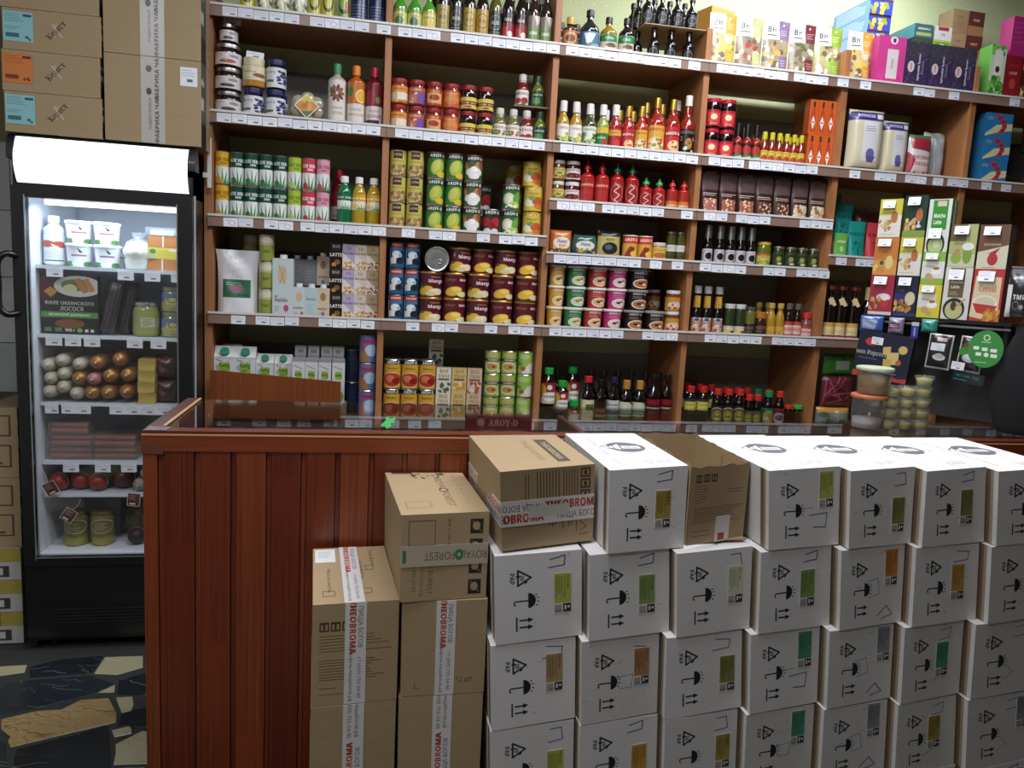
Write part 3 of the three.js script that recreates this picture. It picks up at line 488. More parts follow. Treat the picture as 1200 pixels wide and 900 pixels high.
function carto(w, h, d, f, s, o = {}) {
  const P = [];
  if (o.gable) {
    const hb = h * 0.78, x = w / 2, z = d / 2, q = { pos: [], uv: [], idx: [] }, A = f, B = cellOf(s), C = cellOf(o.gc ?? s);
    P.push(['body', boxA(w, hb, d, { f, s }), pm(f, 'gloss')]);
    quad([-x, hb, z], [x, hb, z], [x, h * 0.95, 0.003], [-x, h * 0.95, 0.003], C, q); quad([x, hb, -z], [-x, hb, -z], [-x, h * 0.95, -0.003], [x, h * 0.95, -0.003], C, q);
    quad([-x, hb, -z], [-x, hb, z], [-x, h * 0.95, 0.003], [-x, h * 0.95, -0.003], C, q); quad([x, hb, z], [x, hb, -z], [x, h * 0.95, -0.003], [x, h * 0.95, 0.003], C, q);
    quad([-x, h * 0.95, 0.003], [x, h * 0.95, 0.003], [x, h, 0.002], [-x, h, 0.002], C, q); quad([x, h * 0.95, -0.003], [-x, h * 0.95, -0.003], [-x, h, -0.002], [x, h, -0.002], C, q);
    P.push(['gable_top', raw(q.pos, q.uv, q.idx), pm(C, 'gloss')]);
    if (o.cap) { const g = cyl(o.cr ?? 0.017, o.cr ?? 0.016, 0.016); g.rotateX(Math.PI / 2 - 0.62); g.translate(0, h * 0.86, z * 0.56); P.push(['cap', g, M(o.cap, 0.35)]); }
  } else {
    P.push(['body', boxA(w, h, d, { f, s, t: o.t ?? s }), pm(f, 'gloss')]);
    if (o.cap) P.push(['cap', cyl(o.cr ?? 0.014, o.cr ?? 0.013, o.chh ?? 0.016, o.cx ?? 0, h, o.cz ?? d * 0.15), M(o.cap, 0.35)]);
  }
  return P;
}
const pk = (w, h, d, f, s, o = {}) => [['body', boxA(w, h, d, { f, s, t: o.t ?? s, l: o.l ?? s, r: o.r ?? s }), pm(f, o.look ?? 'gloss')]];
const bg = (w, h, d, f, s, o = {}) => [['body', bagGeo(w, h, d, f, s, o), pm(f, o.look ?? 'foil')]];

// place copies; xs in metres, y the shelf's rail height, n layers
const items = [], ROUND = new Set(['can', 'jar', 'bottle', 'tub', 'noodle cup']);
function put(id, y, xs, o = {}) {
  const k = K.get(id), n = o.n ?? 1, H = o.h ?? boxH(id), names = n === 2 ? ['lower layer', 'upper layer'] : ['bottom layer', 'middle layer', 'top layer'];
  const row = [].concat(xs), count = row.length, ORD = ['first', 'second', 'third', 'fourth', 'fifth', 'sixth', 'seventh', 'eighth'];
  for (let L = o.from ?? 0; L < n; L++) for (const [xi, x] of row.entries()) {
    const base = (o.label ?? k.label) + (n > 1 && !o.same ? ', ' + names[L] : ''), longer = base + ', ' + ORD[xi] + ' from fridge end';
    const label = count > 1 && longer.split(/\s+/).length <= 16 ? longer : base;
    const face = ROUND.has(k.category) ? -0.6 * Math.atan2(x, 3.4) : 0;
    const t = thing(k.name, label, k.category, [x + rr(-0.0008, 0.0008), y - 0.0112 + L * (H + 0.0006), (o.z ?? -0.062) + (L ? rr(-0.003, 0.003) : 0)], (o.turn ?? 0) + face + rr(-1, 1) * (o.spin ?? 0.06), (count > 1 || n > 1 || o.group) ? (o.group ?? k.label) : undefined);
    for (const [pn, g, m] of k.parts) part(pn, g, m, t);
    if (o.tilt) t.rotation.x = o.tilt; if (o.roll) t.rotation.z = o.roll;
    items.push({ t, id, ...half(id), h: boxH(id) });
  }
}
const hs = new Map(), hw = new Map();
function half(id) { if (!hw.has(id)) { let a = 0, b = 0; for (const [, g] of K.get(id).parts) { g.computeBoundingBox(); a = Math.max(a, g.boundingBox.max.x, -g.boundingBox.min.x); b = Math.max(b, g.boundingBox.max.z, -g.boundingBox.min.z); } hw.set(id, { hx: a, hz: b }); } return hw.get(id); }
function boxH(id) { if (!hs.has(id)) { let m = 0; for (const [, g] of K.get(id).parts) { g.computeBoundingBox(); m = Math.max(m, g.boundingBox.max.y); } hs.set(id, m); } return hs.get(id); }

// ---------- label prints ----------
const can1 = (id, draw) => art(id, 112, 112, draw);
const leaf = (o, x, y, s, c) => { for (let i = -3; i <= 3; i++) o.p([[x + i * s * 0.8 - s * 0.2, y], [x + i * s * 0.8 + s * 0.9, y], [x + i * s * 2.3, y - s * (5 - Math.abs(i) * 0.8)]], c[Math.abs(i) % c.length]); return o; };
for (const [id, top, txt, drop] of [['aloeG', '#0f4a35', '#fff', '#3d7a3a'], ['aloeY', '#e3ad1c', '#5a3a08', '#d99a1a'], ['aloeL', '#a4c62a', '#3d5a10', '#b9cf5a'], ['aloeR', '#d2344a', '#fff', '#c92f2f'], ['aloeP', '#e69ab0', '#7d2440', '#d23a52']])
  can1(id, (o) => { o.bg('#e4e8e2').r(0, 0, 100, 46, top).t('ALOE VERA', 50, 24, 15, txt).t('DRINK', 58, 37, 9, txt); leaf(o, 50, 100, 11, ['#3f9a4a', '#2f7f3d', '#5fb35c', '#277034']); o.e(34, 88, 13, 11, drop).e(52, 94, 7, 6, drop); });
can1('aloeBot', (o) => { o.bg('#dfe6d8').r(0, 0, 100, 45, '#1c6a4a').t('ALOE VERA', 50, 26, 16, '#e9f2e2'); leaf(o, 55, 98, 8, ['#3f9a4a', '#2f7f3d']); });
can1('aloeBotY', (o) => { o.bg('#e6e0c0').r(0, 0, 100, 45, '#dba42a').t('ALOE VERA', 50, 26, 16, '#fff5d0'); leaf(o, 60, 98, 8, ['#3f9a4a', '#2f7f3d']); o.e(26, 78, 16, 14, '#e7c15a'); });
kind('aloeG', 'drink_can', 'slim dark green and white aloe drink can', 'can', can(0.0285, 0.137, 'aloeG'));
kind('aloeY', 'drink_can', 'slim yellow and white aloe drink can', 'can', can(0.0285, 0.137, 'aloeY'));
kind('aloeL', 'drink_can', 'slim lime green melon aloe drink can', 'can', can(0.0285, 0.137, 'aloeL'));
kind('aloeR', 'drink_can', 'slim red aloe drink can with fruit', 'can', can(0.0285, 0.137, 'aloeR'));
kind('aloeP', 'drink_can', 'slim pink cherry aloe drink can', 'can', can(0.0285, 0.137, 'aloeP'));
kind('aloeBG', 'drink_bottle', 'green plastic aloe drink bottle with white cap', 'bottle', bottle(0.03, 0.212, { c: '#0e6a3f', cap: '#e9eae6', bh: 0.66, nr: 0.014, art: 'aloeBot', y0: 0.5, y1: 0.98 }));
kind('aloeBY', 'drink_bottle', 'golden plastic aloe drink bottle with white cap', 'bottle', bottle(0.03, 0.212, { c: '#a98f22', cap: '#e9eae6', bh: 0.66, nr: 0.014, art: 'aloeBotY', y0: 0.5, y1: 0.98 }));
// jams
can1('jamD', (o) => o.bg('#d2cfcb').p([[0, 0], [60, 0], [20, 100], [0, 100]], '#dcd9d6').rows(12, 10, 34, 20, 3, '#77716c').e(50, 74, 18, 14, '#3f3a40').e(64, 30, 12, 13, '#8d8890'));
can1('jamR', (o) => o.bg('#d8d5d0').p([[0, 0], [60, 0], [20, 100], [0, 100]], '#e2dfda').rows(12, 10, 34, 20, 3, '#77716c').e(50, 72, 20, 16, '#b5432f').e(42, 66, 8, 10, '#d26a4a').e(66, 30, 12, 12, '#8d8890'));
can1('jamB', (o) => o.bg('#dcdcde').t('Berry', 28, 24, 16, '#33345c', 'n', 0, 'serif').r(8, 62, 34, 12, '#3c7a48').dots(56, 20, 34, 60, 26, 6, ['#2e2f66', '#45468a', '#262750']));
can1('jamC', (o) => o.bg('#dddbdb').t('Berry', 28, 24, 16, '#33345c', 'n', 0, 'serif').r(8, 62, 34, 12, '#3c7a48').dots(50, 50, 38, 36, 18, 6, ['#a8323c', '#c2485a', '#7d2430']));
can1('honey', (o) => o.bg('#ddd2a6').t('Мёд', 40, 42, 18, '#7a5a2a', 'n').e(68, 66, 20, 14, '#8a4a38').rows(10, 80, 60, 12, 2, '#8a7a4a'));
kind('hexJar', 'jam_jar', 'low wide dark jam jar with silver lid', 'jar', jar(0.053, 0.093, { c: '#1d1216', lm: metal('#b8b4ae', 0.3), lh: 0.014, art: 'jamD', y0: 0.12, y1: 0.72 }));
kind('hexJarR', 'jam_jar', 'low wide jam jar with a red fruit picture', 'jar', jar(0.053, 0.093, { c: '#2a1214', lm: metal('#b8b4ae', 0.3), lh: 0.014, art: 'jamR', y0: 0.12, y1: 0.72 }));
kind('hexJarS', 'jam_jar', 'small dark jam jar topping the jar tower', 'jar', jar(0.036, 0.082, { c: '#1d1216', lm: metal('#b8b4ae', 0.3), art: 'jamD', y0: 0.2, y1: 0.8 }));
kind('blueJar', 'jam_jar', 'blueberry jam jar with dark blue lid', 'jar', jar(0.04, 0.12, { c: '#16152a', lid: '#23275c', lh: 0.02, art: 'jamB', y0: 0.06, y1: 0.86 }));
kind('redJar', 'jam_jar', 'red berry jam jar with dark blue lid', 'jar', jar(0.04, 0.12, { c: '#3a1018', lid: '#23275c', lh: 0.02, art: 'jamC', y0: 0.06, y1: 0.86 }));
kind('honeyJar', 'honey_jar', 'squat honey jar with cream label atop a blueberry jar', 'jar', jar(0.047, 0.118, { c: '#b8862e', lid: '#d8cfa8', lh: 0.03, art: 'honey', y0: 0.3, y1: 0.95 }));
art('syA', 96, 150, (o) => { o.bg('#ded6cc'); for (let i = 0; i < 9; i++) o.e(50 + 16 * Math.cos(i * 0.7), 30 + 12 * Math.sin(i * 0.7), 13, 4, i % 2 ? '#6d3a22' : '#8f5a34', i * 0.7); o.e(28, 24, 8, 8, '#5a7d3a').t('сироп', 50, 62, 10, '#8c8078', 'n').t('анис', 54, 74, 13, '#8f7f74', 'n').r(6, 92, 88, 8, '#a8453a'); });
art('syB', 96, 150, (o) => { o.bg('#ddd6cc').r(0, 0, 100, 50, '#cc6a1a').e(70, 32, 22, 16, '#f0b030').ring(70, 32, 20, 14, '#fbe6b0', 3).e(24, 22, 16, 12, '#55803a').t('сироп', 50, 62, 10, '#8c8078', 'n').t('апельсин', 50, 74, 11, '#b56a2a', 'n'); });
art('syC', 96, 150, (o) => { o.bg('#d8ccc8').r(0, 0, 100, 52, '#7d1420').e(36, 32, 24, 17, '#9c2030').e(66, 38, 10, 8, '#5f8a3c').t('сироп', 50, 62, 10, '#8c7078', 'n').t('гранат', 50, 74, 13, '#8c2a38', 'n').r(10, 84, 60, 12, '#3a2428'); });
for (const [id, a, cap, c, l] of [['syA', 'syA', '#2f8a56', '#b8a898', 'tall syrup bottle with green cap and star anise print'], ['syB', 'syB', '#e07a1e', '#b85a1a', 'tall orange syrup bottle with orange cap'], ['syC', 'syC', '#b01e30', '#6d101c', 'tall dark red syrup bottle with red cap']])
  kind(id, 'syrup_bottle', l, 'bottle', bottle(0.037, 0.255, { c, cap, bh: 0.72, sl: 0.13, nr: 0.013, cr: 0.017, ch: 0.034, art: a, y0: 0.02, y1: 1, waist: 0 }));
art('flower', 128, 128, (o) => o.bg('#ece6d4').r(5, 5, 90, 90, '#c98f3e').p([[5, 5], [95, 5], [95, 60], [40, 5]], '#d9c84a').p([[5, 50], [5, 95], [60, 95]], '#5a7a3e').e(56, 62, 24, 15, '#e2a24e', -0.78).e(40, 42, 13, 18, '#c9702e', -0.78).t('НУГА', 66, 36, 11, '#6a4a1a', 'bold', -0.78));
// top shelf, first bays
can1('coco', (o) => o.bg('#dfe8dc').r(0, 0, 100, 50, '#1f8a5a').t('COCONUT', 50, 30, 15, '#fff').dots(10, 62, 80, 34, 30, 5, ['#6a7a3a', '#c9c27a', '#8a5a30']));
can1('blueCan', (o) => o.bg('#1b2350').rows(16, 50, 68, 36, 5, '#9aa2c8').t('MILK', 50, 24, 20, '#c9d0ea'));
can1('yelBot', (o) => o.bg('#d8c82a').e(50, 52, 30, 26, '#3a4a1a').e(50, 52, 22, 18, '#c9c03a').r(0, 0, 100, 12, '#b8a01e'));
can1('kiwi', (o) => o.bg('#86b83a').e(46, 52, 34, 26, '#2f4a18').e(46, 50, 24, 18, '#9acb4a').e(70, 60, 14, 16, '#c23a2a').r(0, 84, 100, 16, '#1f5a2a'));
can1('lemon', (o) => o.bg('#cfd06a').r(0, 0, 100, 18, '#7aa03a').e(46, 60, 20, 22, '#3c6a3a').t('LIME', 50, 32, 14, '#3a6a1a'));
can1('lemonY', (o) => o.bg('#d8d27a').r(0, 0, 100, 14, '#c9b02a').e(50, 60, 22, 18, '#d8b81e').t('LEMON', 50, 32, 14, '#5a7a1a'));
kind('coco', 'drink_can', 'tall green and white coconut drink can on the top shelf', 'can', can(0.034, 0.165, 'coco'));
kind('blueCan', 'drink_can', 'dark blue drink can with white print on the top shelf', 'can', can(0.036, 0.168, 'blueCan'));
kind('yelCan', 'drink_can', 'yellow drink can with a round emblem on the top shelf', 'can', can(0.026, 0.168, 'yelBot'));
kind('kiwiCan', 'drink_can', 'green drink can with kiwi fruit picture', 'can', can(0.024, 0.168, 'kiwi'));
kind('creamCan', 'drink_can', 'cream coloured can at the shelf end', 'can', can(0.03, 0.165, 'yelBot'));
kind('limeB', 'juice_bottle', 'bright green lime juice bottle', 'bottle', bottle(0.03, 0.19, { c: '#3f9a2a', cap: '#2f8a2a', bh: 0.5, nr: 0.012, art: 'lemon', y0: 0.05, y1: 0.95 }));
kind('lemB', 'juice_bottle', 'bright green bottle with yellow lemon label', 'bottle', bottle(0.03, 0.19, { c: '#4aa02a', cap: '#2f8a2a', bh: 0.5, nr: 0.012, art: 'lemonY', y0: 0.05, y1: 0.95 }));
for (const [id, bgc, fg, ac] of [['oilA', '#a9923a', '#2a2410', '#6d5a1e'], ['oilB', '#22201c', '#cfcabc', '#7d7a70'], ['oilC', '#b59a34', '#3a2c0e', '#6d2a1a'], ['oilD', '#b8902e', '#5a1e10', '#3a2c0e'], ['oilE', '#1e2a20', '#c9c8b8', '#7aa08a']]) can1(id, (o) => o.bg(bgc).ring(50, 44, 30, 26, ac, 3).t('OLIO', 50, 44, 18, fg).rows(18, 76, 64, 16, 2, fg));
can1('pom', (o) => o.bg('#2a1014').r(0, 40, 100, 60, '#8f1e26').e(30, 70, 20, 18, '#c23a34').t('NAR', 50, 26, 18, '#d8c8b0').e(62, 80, 14, 12, '#d8d2c0'));
can1('grape', (o) => o.bg('#8a7a68').p([[0, 0], [100, 0], [70, 40], [50, 0]], '#c9c4b8').r(10, 46, 80, 48, '#6a8a4a').t('SOUS', 50, 66, 16, '#e8e6d8'));
for (const [id, a, c, l] of [['oilA', 'oilA', '#14120c', 'dark oil bottle with gold rectangular label'], ['oilB', 'oilB', '#14120e', 'dark bottle with black and silver label'], ['oilC', 'oilC', '#17130a', 'dark bottle with round emblem on gold label'], ['oilD', 'oilD', '#1a120c', 'dark bottle with gold and red label'], ['oilE', 'oilE', '#5a5a22', 'olive green bottle with dark oval label'], ['pomB', 'pom', '#170a0c', 'black sauce bottle with red pomegranate label'], ['grapB', 'grape', '#2a1a16', 'brown sauce bottle with pale pointed label']])
  kind(id, 'oil_bottle', l, 'bottle', bottle(0.0278, 0.25, { c, cap: id === 'oilC' || id === 'oilD' ? '#7a4a40' : '#8d8a84', bh: 0.56, nr: 0.013, art: a, y0: 0.1, y1: 0.9 }));
// red-lid jars
for (const [id, draw] of [['rjO', (o) => o.bg('#d89030').r(40, 40, 60, 46, '#e2d6c0').r(0, 40, 36, 46, '#cfc8b8').t('SAMBAL', 50, 20, 14, '#a8321e').dots(8, 84, 80, 14, 14, 4, ['#c24a1e', '#e8b850'])], ['rjV', (o) => o.bg('#b0503a').r(50, 30, 50, 70, '#7a4a9a').dots(0, 30, 48, 70, 20, 6, ['#c9603a', '#d8b8a0']).t('CURRY', 44, 16, 14, '#f0d8a0')], ['rjR', (o) => o.bg('#b83a24').r(20, 24, 60, 62, '#d8a858').e(50, 52, 20, 18, '#a8321e').t('CHILI', 50, 14, 14, '#f0c060')], ['rjS', (o) => o.bg('#c9542a').e(50, 54, 30, 30, '#d8843a').t('PASTE', 50, 18, 14, '#f0d070').rows(24, 60, 52, 24, 3, '#7a2a14')], ['rjY', (o) => o.bg('#d2bf3a').r(0, 34, 100, 32, '#6a2044').t('ТОМ ЯМ', 50, 50, 16, '#e8d84a').e(50, 84, 14, 10, '#a83a3a')]]) can1(id, draw);
for (const [id, c, l] of [['rjO', '#8a3a14', 'red lidded sauce jar with orange and white label'], ['rjV', '#6d2418', 'red lidded sauce jar with purple panel'], ['rjR', '#7a2412', 'red lidded jar with framed red label'], ['rjS', '#8a2f14', 'red lidded jar with orange red label'], ['rjY', '#24100c', 'red lidded dark jar with yellow and purple label']])
  kind(id, 'sauce_jar', l, 'jar', jar(0.037, 0.109, { c, lid: '#8f1e20', lh: 0.017, art: id, y0: 0.1, y1: id === 'rjY' ? 0.62 : 0.84 }));
can1('helnR', (o) => o.bg('#d6d2cc').t('MEXICO', 50, 26, 22, '#8f1e20').e(30, 74, 18, 18, '#b83024').e(64, 72, 20, 20, '#a82a20').dots(20, 84, 60, 14, 10, 4, ['#3f7a3a']));
can1('helnG', (o) => o.bg('#1d4a2c').t('SALSA', 50, 24, 18, '#d6d8cc').e(44, 70, 22, 18, '#5a8a3a').rows(20, 44, 60, 10, 2, '#c9d0c0'));
can1('helnW', (o) => o.bg('#d8d8cc').t('MEXICO', 50, 24, 20, '#8f2a20').dots(14, 44, 72, 50, 20, 7, ['#3f7a3a', '#6a9a3a', '#c2402e']));
for (const [id, a, c, cap, l] of [['mxR', 'helnR', '#6a2014', '#c9c3ba', 'small red salsa bottle with white label'], ['mxG', 'helnG', '#5f6a26', '#1d3a24', 'small green salsa bottle with dark label'], ['mxW', 'helnW', '#6a6a2e', '#c9c6b4', 'small olive salsa bottle with green and white label']])
  kind(id, 'salsa_bottle', l, 'bottle', bottle(0.0295, 0.14, { c, cap, bh: 0.52, nr: 0.015, cr: 0.018, ch: 0.022, art: a, y0: 0.08, y1: 0.95, art2: a }));
// fruit cans
const aroy = (id, bgc, draw) => can1(id, (o) => { o.bg(bgc); draw(o); o.r(0, 0, 100, 22, '#14271a').p([[4, 6], [12, 3], [12, 17], [4, 14]], '#c22a2a').t('AROY-D', 54, 12, 17, '#f2f2ea'); });
aroy('arM', '#2f7a2c', (o) => o.e(54, 56, 24, 32, '#a8b83a', 0.5).e(48, 52, 16, 24, '#c2c84e', 0.5).e(72, 86, 20, 12, '#e2b22a'));
aroy('arL', '#3a5a30', (o) => o.dots(10, 28, 80, 30, 9, 12, ['#a8683e', '#8f5230', '#bd7f4e']).e(34, 66, 17, 14, '#e8e6de').e(64, 66, 18, 14, '#dcdad2').e(50, 54, 13, 11, '#f0eee8').e(50, 82, 20, 12, '#e4e2da'));
aroy('arR', '#2a3424', (o) => o.e(26, 50, 20, 18, '#a81e28').e(70, 50, 22, 19, '#b8242c').e(50, 66, 18, 14, '#8f1820').e(34, 88, 16, 12, '#dcdcd8').e(66, 88, 17, 12, '#d0d0cc'));
aroy('arJ', '#2f6a2e', (o) => o.e(38, 56, 24, 24, '#cfd8b0').e(38, 56, 14, 14, '#e2e6cf').e(72, 50, 16, 26, '#5fa03a', 0.4).e(66, 80, 26, 13, '#a8c84a').dots(30, 76, 40, 18, 6, 5, ['#e8e6d0']));
can1('mush', (o) => { o.bg('#c2b84a').r(30, 4, 36, 28, '#4a2430').t('LUTIK', 48, 18, 11, '#d8c8a0').t('Шампиньоны', 50, 42, 8, '#5a4a14', 'n'); for (let i = 0; i < 16; i++) { o.e(8 + 84 * rnd(), 58 + 38 * rnd(), 10, 8, i % 2 ? '#8f6a3a' : '#a8824e'); o.e(8 + 84 * rnd(), 62 + 34 * rnd(), 6, 5, '#d2b88a'); } });
can1('yfr', (o) => { o.bg('#d8b83a').r(6, 4, 88, 10, '#b8962a').dots(20, 8, 60, 5, 8, 3, ['#e8d88a']); o.e(34, 66, 20, 16, '#e8e2cc').e(64, 60, 20, 18, '#c9532a').e(66, 82, 14, 10, '#d8742e').e(44, 48, 12, 10, '#7a9a3a').t('FRUIT', 50, 30, 13, '#7a5a10'); });
kind('mush', 'food_can', 'yellow can with brown mushrooms on its label', 'can', can(0.036, 0.113, 'mush'));
kind('arM', 'food_can', 'green fruit can with yellow mango picture', 'can', can(0.039, 0.114, 'arM'));
kind('arL', 'food_can', 'green fruit can with white lychees', 'can', can(0.041, 0.114, 'arL'));
kind('arR', 'food_can', 'dark fruit can with red rambutans', 'can', can(0.039, 0.114, 'arR'));
kind('arJ', 'food_can', 'green can with cut young coconut picture', 'can', can(0.04, 0.114, 'arJ'));
kind('yfr', 'food_can', 'glossy yellow fruit can with gold rim', 'can', can(0.043, 0.115, 'yfr', metal('#c9a84a', 0.3)));
can1('cow', (o) => o.bg('#2f7aa8').e(50, 12, 40, 11, '#b8262e').t('МОЛОКО', 50, 12, 11, '#f0e8d8').p([[20, 40], [80, 34], [86, 60], [16, 66]], '#14202a').e(48, 48, 22, 14, '#e2e4e2').e(34, 72, 18, 14, '#d8dcdc').e(66, 74, 20, 14, '#1a242c').e(64, 52, 10, 8, '#8fb8c8').e(50, 92, 34, 8, '#1f5a7a').l([[10, 20], [22, 90]], '#d8d4c8', 4));
kind('cow', 'milk_can', 'blue condensed milk can with cow picture and red emblem', 'can', can(0.033, 0.117, 'cow', metal('#6a7278', 0.4)));
art('mangoA', 128, 100, (o) => o.bg('#571220').r(0, 0, 100, 6, '#a8864a').t('Alphonso', 64, 20, 9, '#d8b890', 'n', 0, 'serif').t('Mango', 66, 36, 19, '#f0e6e0').e(34, 76, 24, 18, '#e2b42a', -0.3).e(66, 80, 22, 14, '#e8dcb0').e(50, 88, 16, 10, '#d8ca90').e(24, 60, 8, 6, '#3f6a2a'));
art('mangoB', 128, 100, (o) => o.bg('#5c1422').r(0, 0, 100, 6, '#a8864a').t('Kesar', 38, 26, 16, '#b8863a', 'n', 0, 'serif').t('Mango', 84, 26, 15, '#f0e6e0').e(48, 74, 26, 19, '#e8b62a', -0.25).e(56, 66, 14, 8, '#f0cf5a').e(76, 86, 18, 11, '#e4d8a8').rows(4, 40, 14, 44, 7, '#8a4a50'));
kind('mgA', 'mango_can', 'wide maroon mango can with white lettering', 'can', can(0.0515, 0.114, 'mangoA', metal('#b8944e', 0.32)));
kind('mgB', 'mango_can', 'wide maroon mango can with gold lettering', 'can', can(0.0515, 0.114, 'mangoB', metal('#b8944e', 0.32)));
{ const r = 0.055, g = join(lathe([[0, 0.108], [0.02, 0.109], [0.022, 0.1105], [0.036, 0.1105], [0.038, 0.109], [r - 0.006, 0.109], [r - 0.003, 0.113], [r, 0.113], [r, 0.004], [r - 0.004, 0], [0, 0.003]], 32)); g.translate(0, -0.0565, 0); g.rotateX(Math.PI / 2); g.translate(0, r, 0);
  const ring = new THREE.TorusGeometry(0.009, 0.0018, 6, 16); ring.translate(0.012, 0.045, 0.057); kind('lying', 'food_can', 'bare silver can lying with its ring-pull end outwards', 'can', [['body', g, metal('#cfd2d2', 0.25)], ['pull_ring', ring, tin]]); }
// milk shelf
art('foilB', 128, 190, (o) => o.bg('#d8d9da').grain(0.2, 60, '150,152,156').r(14, 46, 70, 28, '#2a6a42').rows(22, 50, 50, 6, 2, '#d8e2d4').e(48, 60, 20, 6, '#8a5a6a').r(50, 68, 28, 4, '#1a4a2c'));
kind('foil', 'foil_bag', 'large silver foil bag with green label', 'bag', bg(0.165, 0.275, 0.08, 'foilB', '#c9cacc', { pouch: 1, crumple: 0.008, neck: -0.12 }));
can1('oat', (o) => o.bg('#c2b98a').r(0, 40, 100, 60, '#8f9a3a').t('OAT', 50, 64, 16, '#2f3a10').e(50, 20, 34, 12, '#d8d2b8'));
kind('oat', 'drink_can', 'tall cream and olive drink can stacked by foil bag', 'can', can(0.032, 0.116, 'oat'));
art('nemo', 100, 190, (o) => o.bg('#c2d2d0').t('ne', 18, 66, 7, '#6d2a30').t('moloko', 42, 72, 9, '#6d2a30').e(46, 28, 22, 16, '#d2b892').l([[30, 12], [60, 44]], '#a8845a', 3).l([[62, 16], [34, 44]], '#b8945e', 3).e(66, 86, 12, 6, '#c2457a').rows(10, 82, 30, 10, 3, '#5a7a7a'));
art('nemoS', 72, 130, (o) => o.bg('#c2d0ce').t('moloko', 44, 70, 11, '#6d2a30').e(50, 34, 24, 16, '#cfb48a').e(72, 88, 10, 6, '#c2457a').rows(10, 84, 40, 10, 2, '#5a7a7a'));
art('nemoB', 72, 130, (o) => o.bg('#b3cac8').t('Barista', 48, 40, 12, '#4a7a84').rows(20, 54, 50, 34, 4, '#6f9aa0'));
art('nemoP', 72, 130, (o) => o.bg('#d2bda2').t('moloko', 46, 70, 11, '#6d2a30').e(50, 30, 22, 14, '#a8783e').p([[50, 78], [66, 87], [50, 96], [34, 87]], '#4a7ac2'));
kind('nemo', 'milk_carton', 'tall pale blue oat milk carton with white cap', 'carton', carto(0.088, 0.25, 0.06, 'nemo', '#b6c8c6', { cap: '#e2e2dc', cr: 0.016 }));
kind('nemoS', 'milk_carton', 'small pale blue milk carton with oat ear', 'carton', carto(0.056, 0.13, 0.045, 'nemoS', '#b6c8c6', { cap: '#e2e2dc' }));
kind('nemoB', 'milk_carton', 'small plain pale blue milk carton', 'carton', carto(0.056, 0.13, 0.045, 'nemoB', '#a8c0be', { cap: '#e2e2dc' }));
kind('nemoP', 'milk_carton', 'small beige milk carton with blue diamond', 'carton', carto(0.056, 0.13, 0.045, 'nemoP', '#c2ae92', { cap: '#e2e2dc' }));
kind('greyC', 'milk_carton', 'small grey milk carton behind the pale blue cartons', 'carton', carto(0.055, 0.118, 0.045, swatch('#85898c') && art('greyC', 40, 60, (o) => o.bg('#84888a').rows(20, 40, 60, 40, 4, '#a4a8aa')), '#7d8184', { cap: '#c2c6c8' }));
art('latte', 64, 130, (o) => o.bg('#17130f').r(14, 6, 72, 30, '#2a241c').t('BAR', 50, 20, 16, '#a8a298').t('LATTE', 50, 52, 18, '#f2efe8').e(60, 80, 24, 10, '#8a5a24').e(34, 90, 20, 8, '#b8823a'));
for (const [id, c, d] of [['lilac', '#b3a4c6', '#d8a840'], ['cream', '#cfc2b0', '#c9a050'], ['tanC', '#b09a6a', '#a04a24']]) art(id, 64, 130, (o) => o.bg(c).p([[0, 34], [100, 78], [100, 100], [0, 100]], '#ddd6c8').t('1.5', 50, 18, 13, '#5a4a52').t('SOY MILK', 56, 38, 11, '#4a3a4a').dots(4, 70, 92, 28, 26, 7, [d, '#b07a34', d]));
kind('latte', 'milk_carton', 'black latte drink carton with white lettering', 'carton', carto(0.052, 0.112, 0.04, 'latte', '#17130f'));
kind('lilac', 'milk_carton', 'lilac nut milk carton', 'carton', carto(0.053, 0.109, 0.04, 'lilac', '#a394b6'));
kind('cream', 'milk_carton', 'cream nut milk carton', 'carton', carto(0.053, 0.109, 0.04, 'cream', '#bfb2a0'));
kind('tanC', 'milk_carton', 'tan nut milk carton with almonds', 'carton', carto(0.053, 0.109, 0.04, 'tanC', '#a08a5a'));
// lowest left bay
art('kingC', 84, 110, (o) => o.bg('#d2d4d2').r(0, 0, 100, 6, '#c2c4c4').l([[10, 8], [40, 14]], '#8d9294', 4).l([[80, 6], [30, 30]], '#a8acac', 3).r(24, 16, 52, 28, '#8fb83a').t('КиНg', 50, 25, 15, '#1f4a1a').rows(32, 34, 36, 8, 2, '#2f5a1a').e(18, 30, 10, 8, '#a8aca8'));
art('kingF', 64, 150, (o) => o.bg('#d0d2d0').r(0, 0, 100, 8, '#8f9496').r(26, 28, 48, 18, '#8fb83a').t('КиНg', 50, 36, 9, '#1f4a1a').e(34, 68, 24, 14, '#c2324a').e(60, 84, 34, 12, '#8a9a3a').l([[10, 16], [80, 24]], '#8d9294', 3));
kind('kingC', 'milk_carton', 'white gable carton with green cap and green logo', 'carton', carto(0.086, 0.2, 0.08, 'kingC', '#c6c8c6', { gable: 1, cap: '#1f7a56', gc: '#d6d7d5', cr: 0.019 }));
kind('kingL', 'milk_carton', 'white gable carton standing low between other cartons', 'carton', carto(0.075, 0.17, 0.07, 'kingC', '#c6c8c6', { gable: 1, cap: '#1f7a56', gc: '#d6d7d5', cr: 0.016 }));
kind('kingF', 'milk_carton', 'slim white carton with pink flower and green logo', 'carton', carto(0.055, 0.2, 0.05, 'kingF', '#b9bcbc', { t: '#a4a8aa' }));
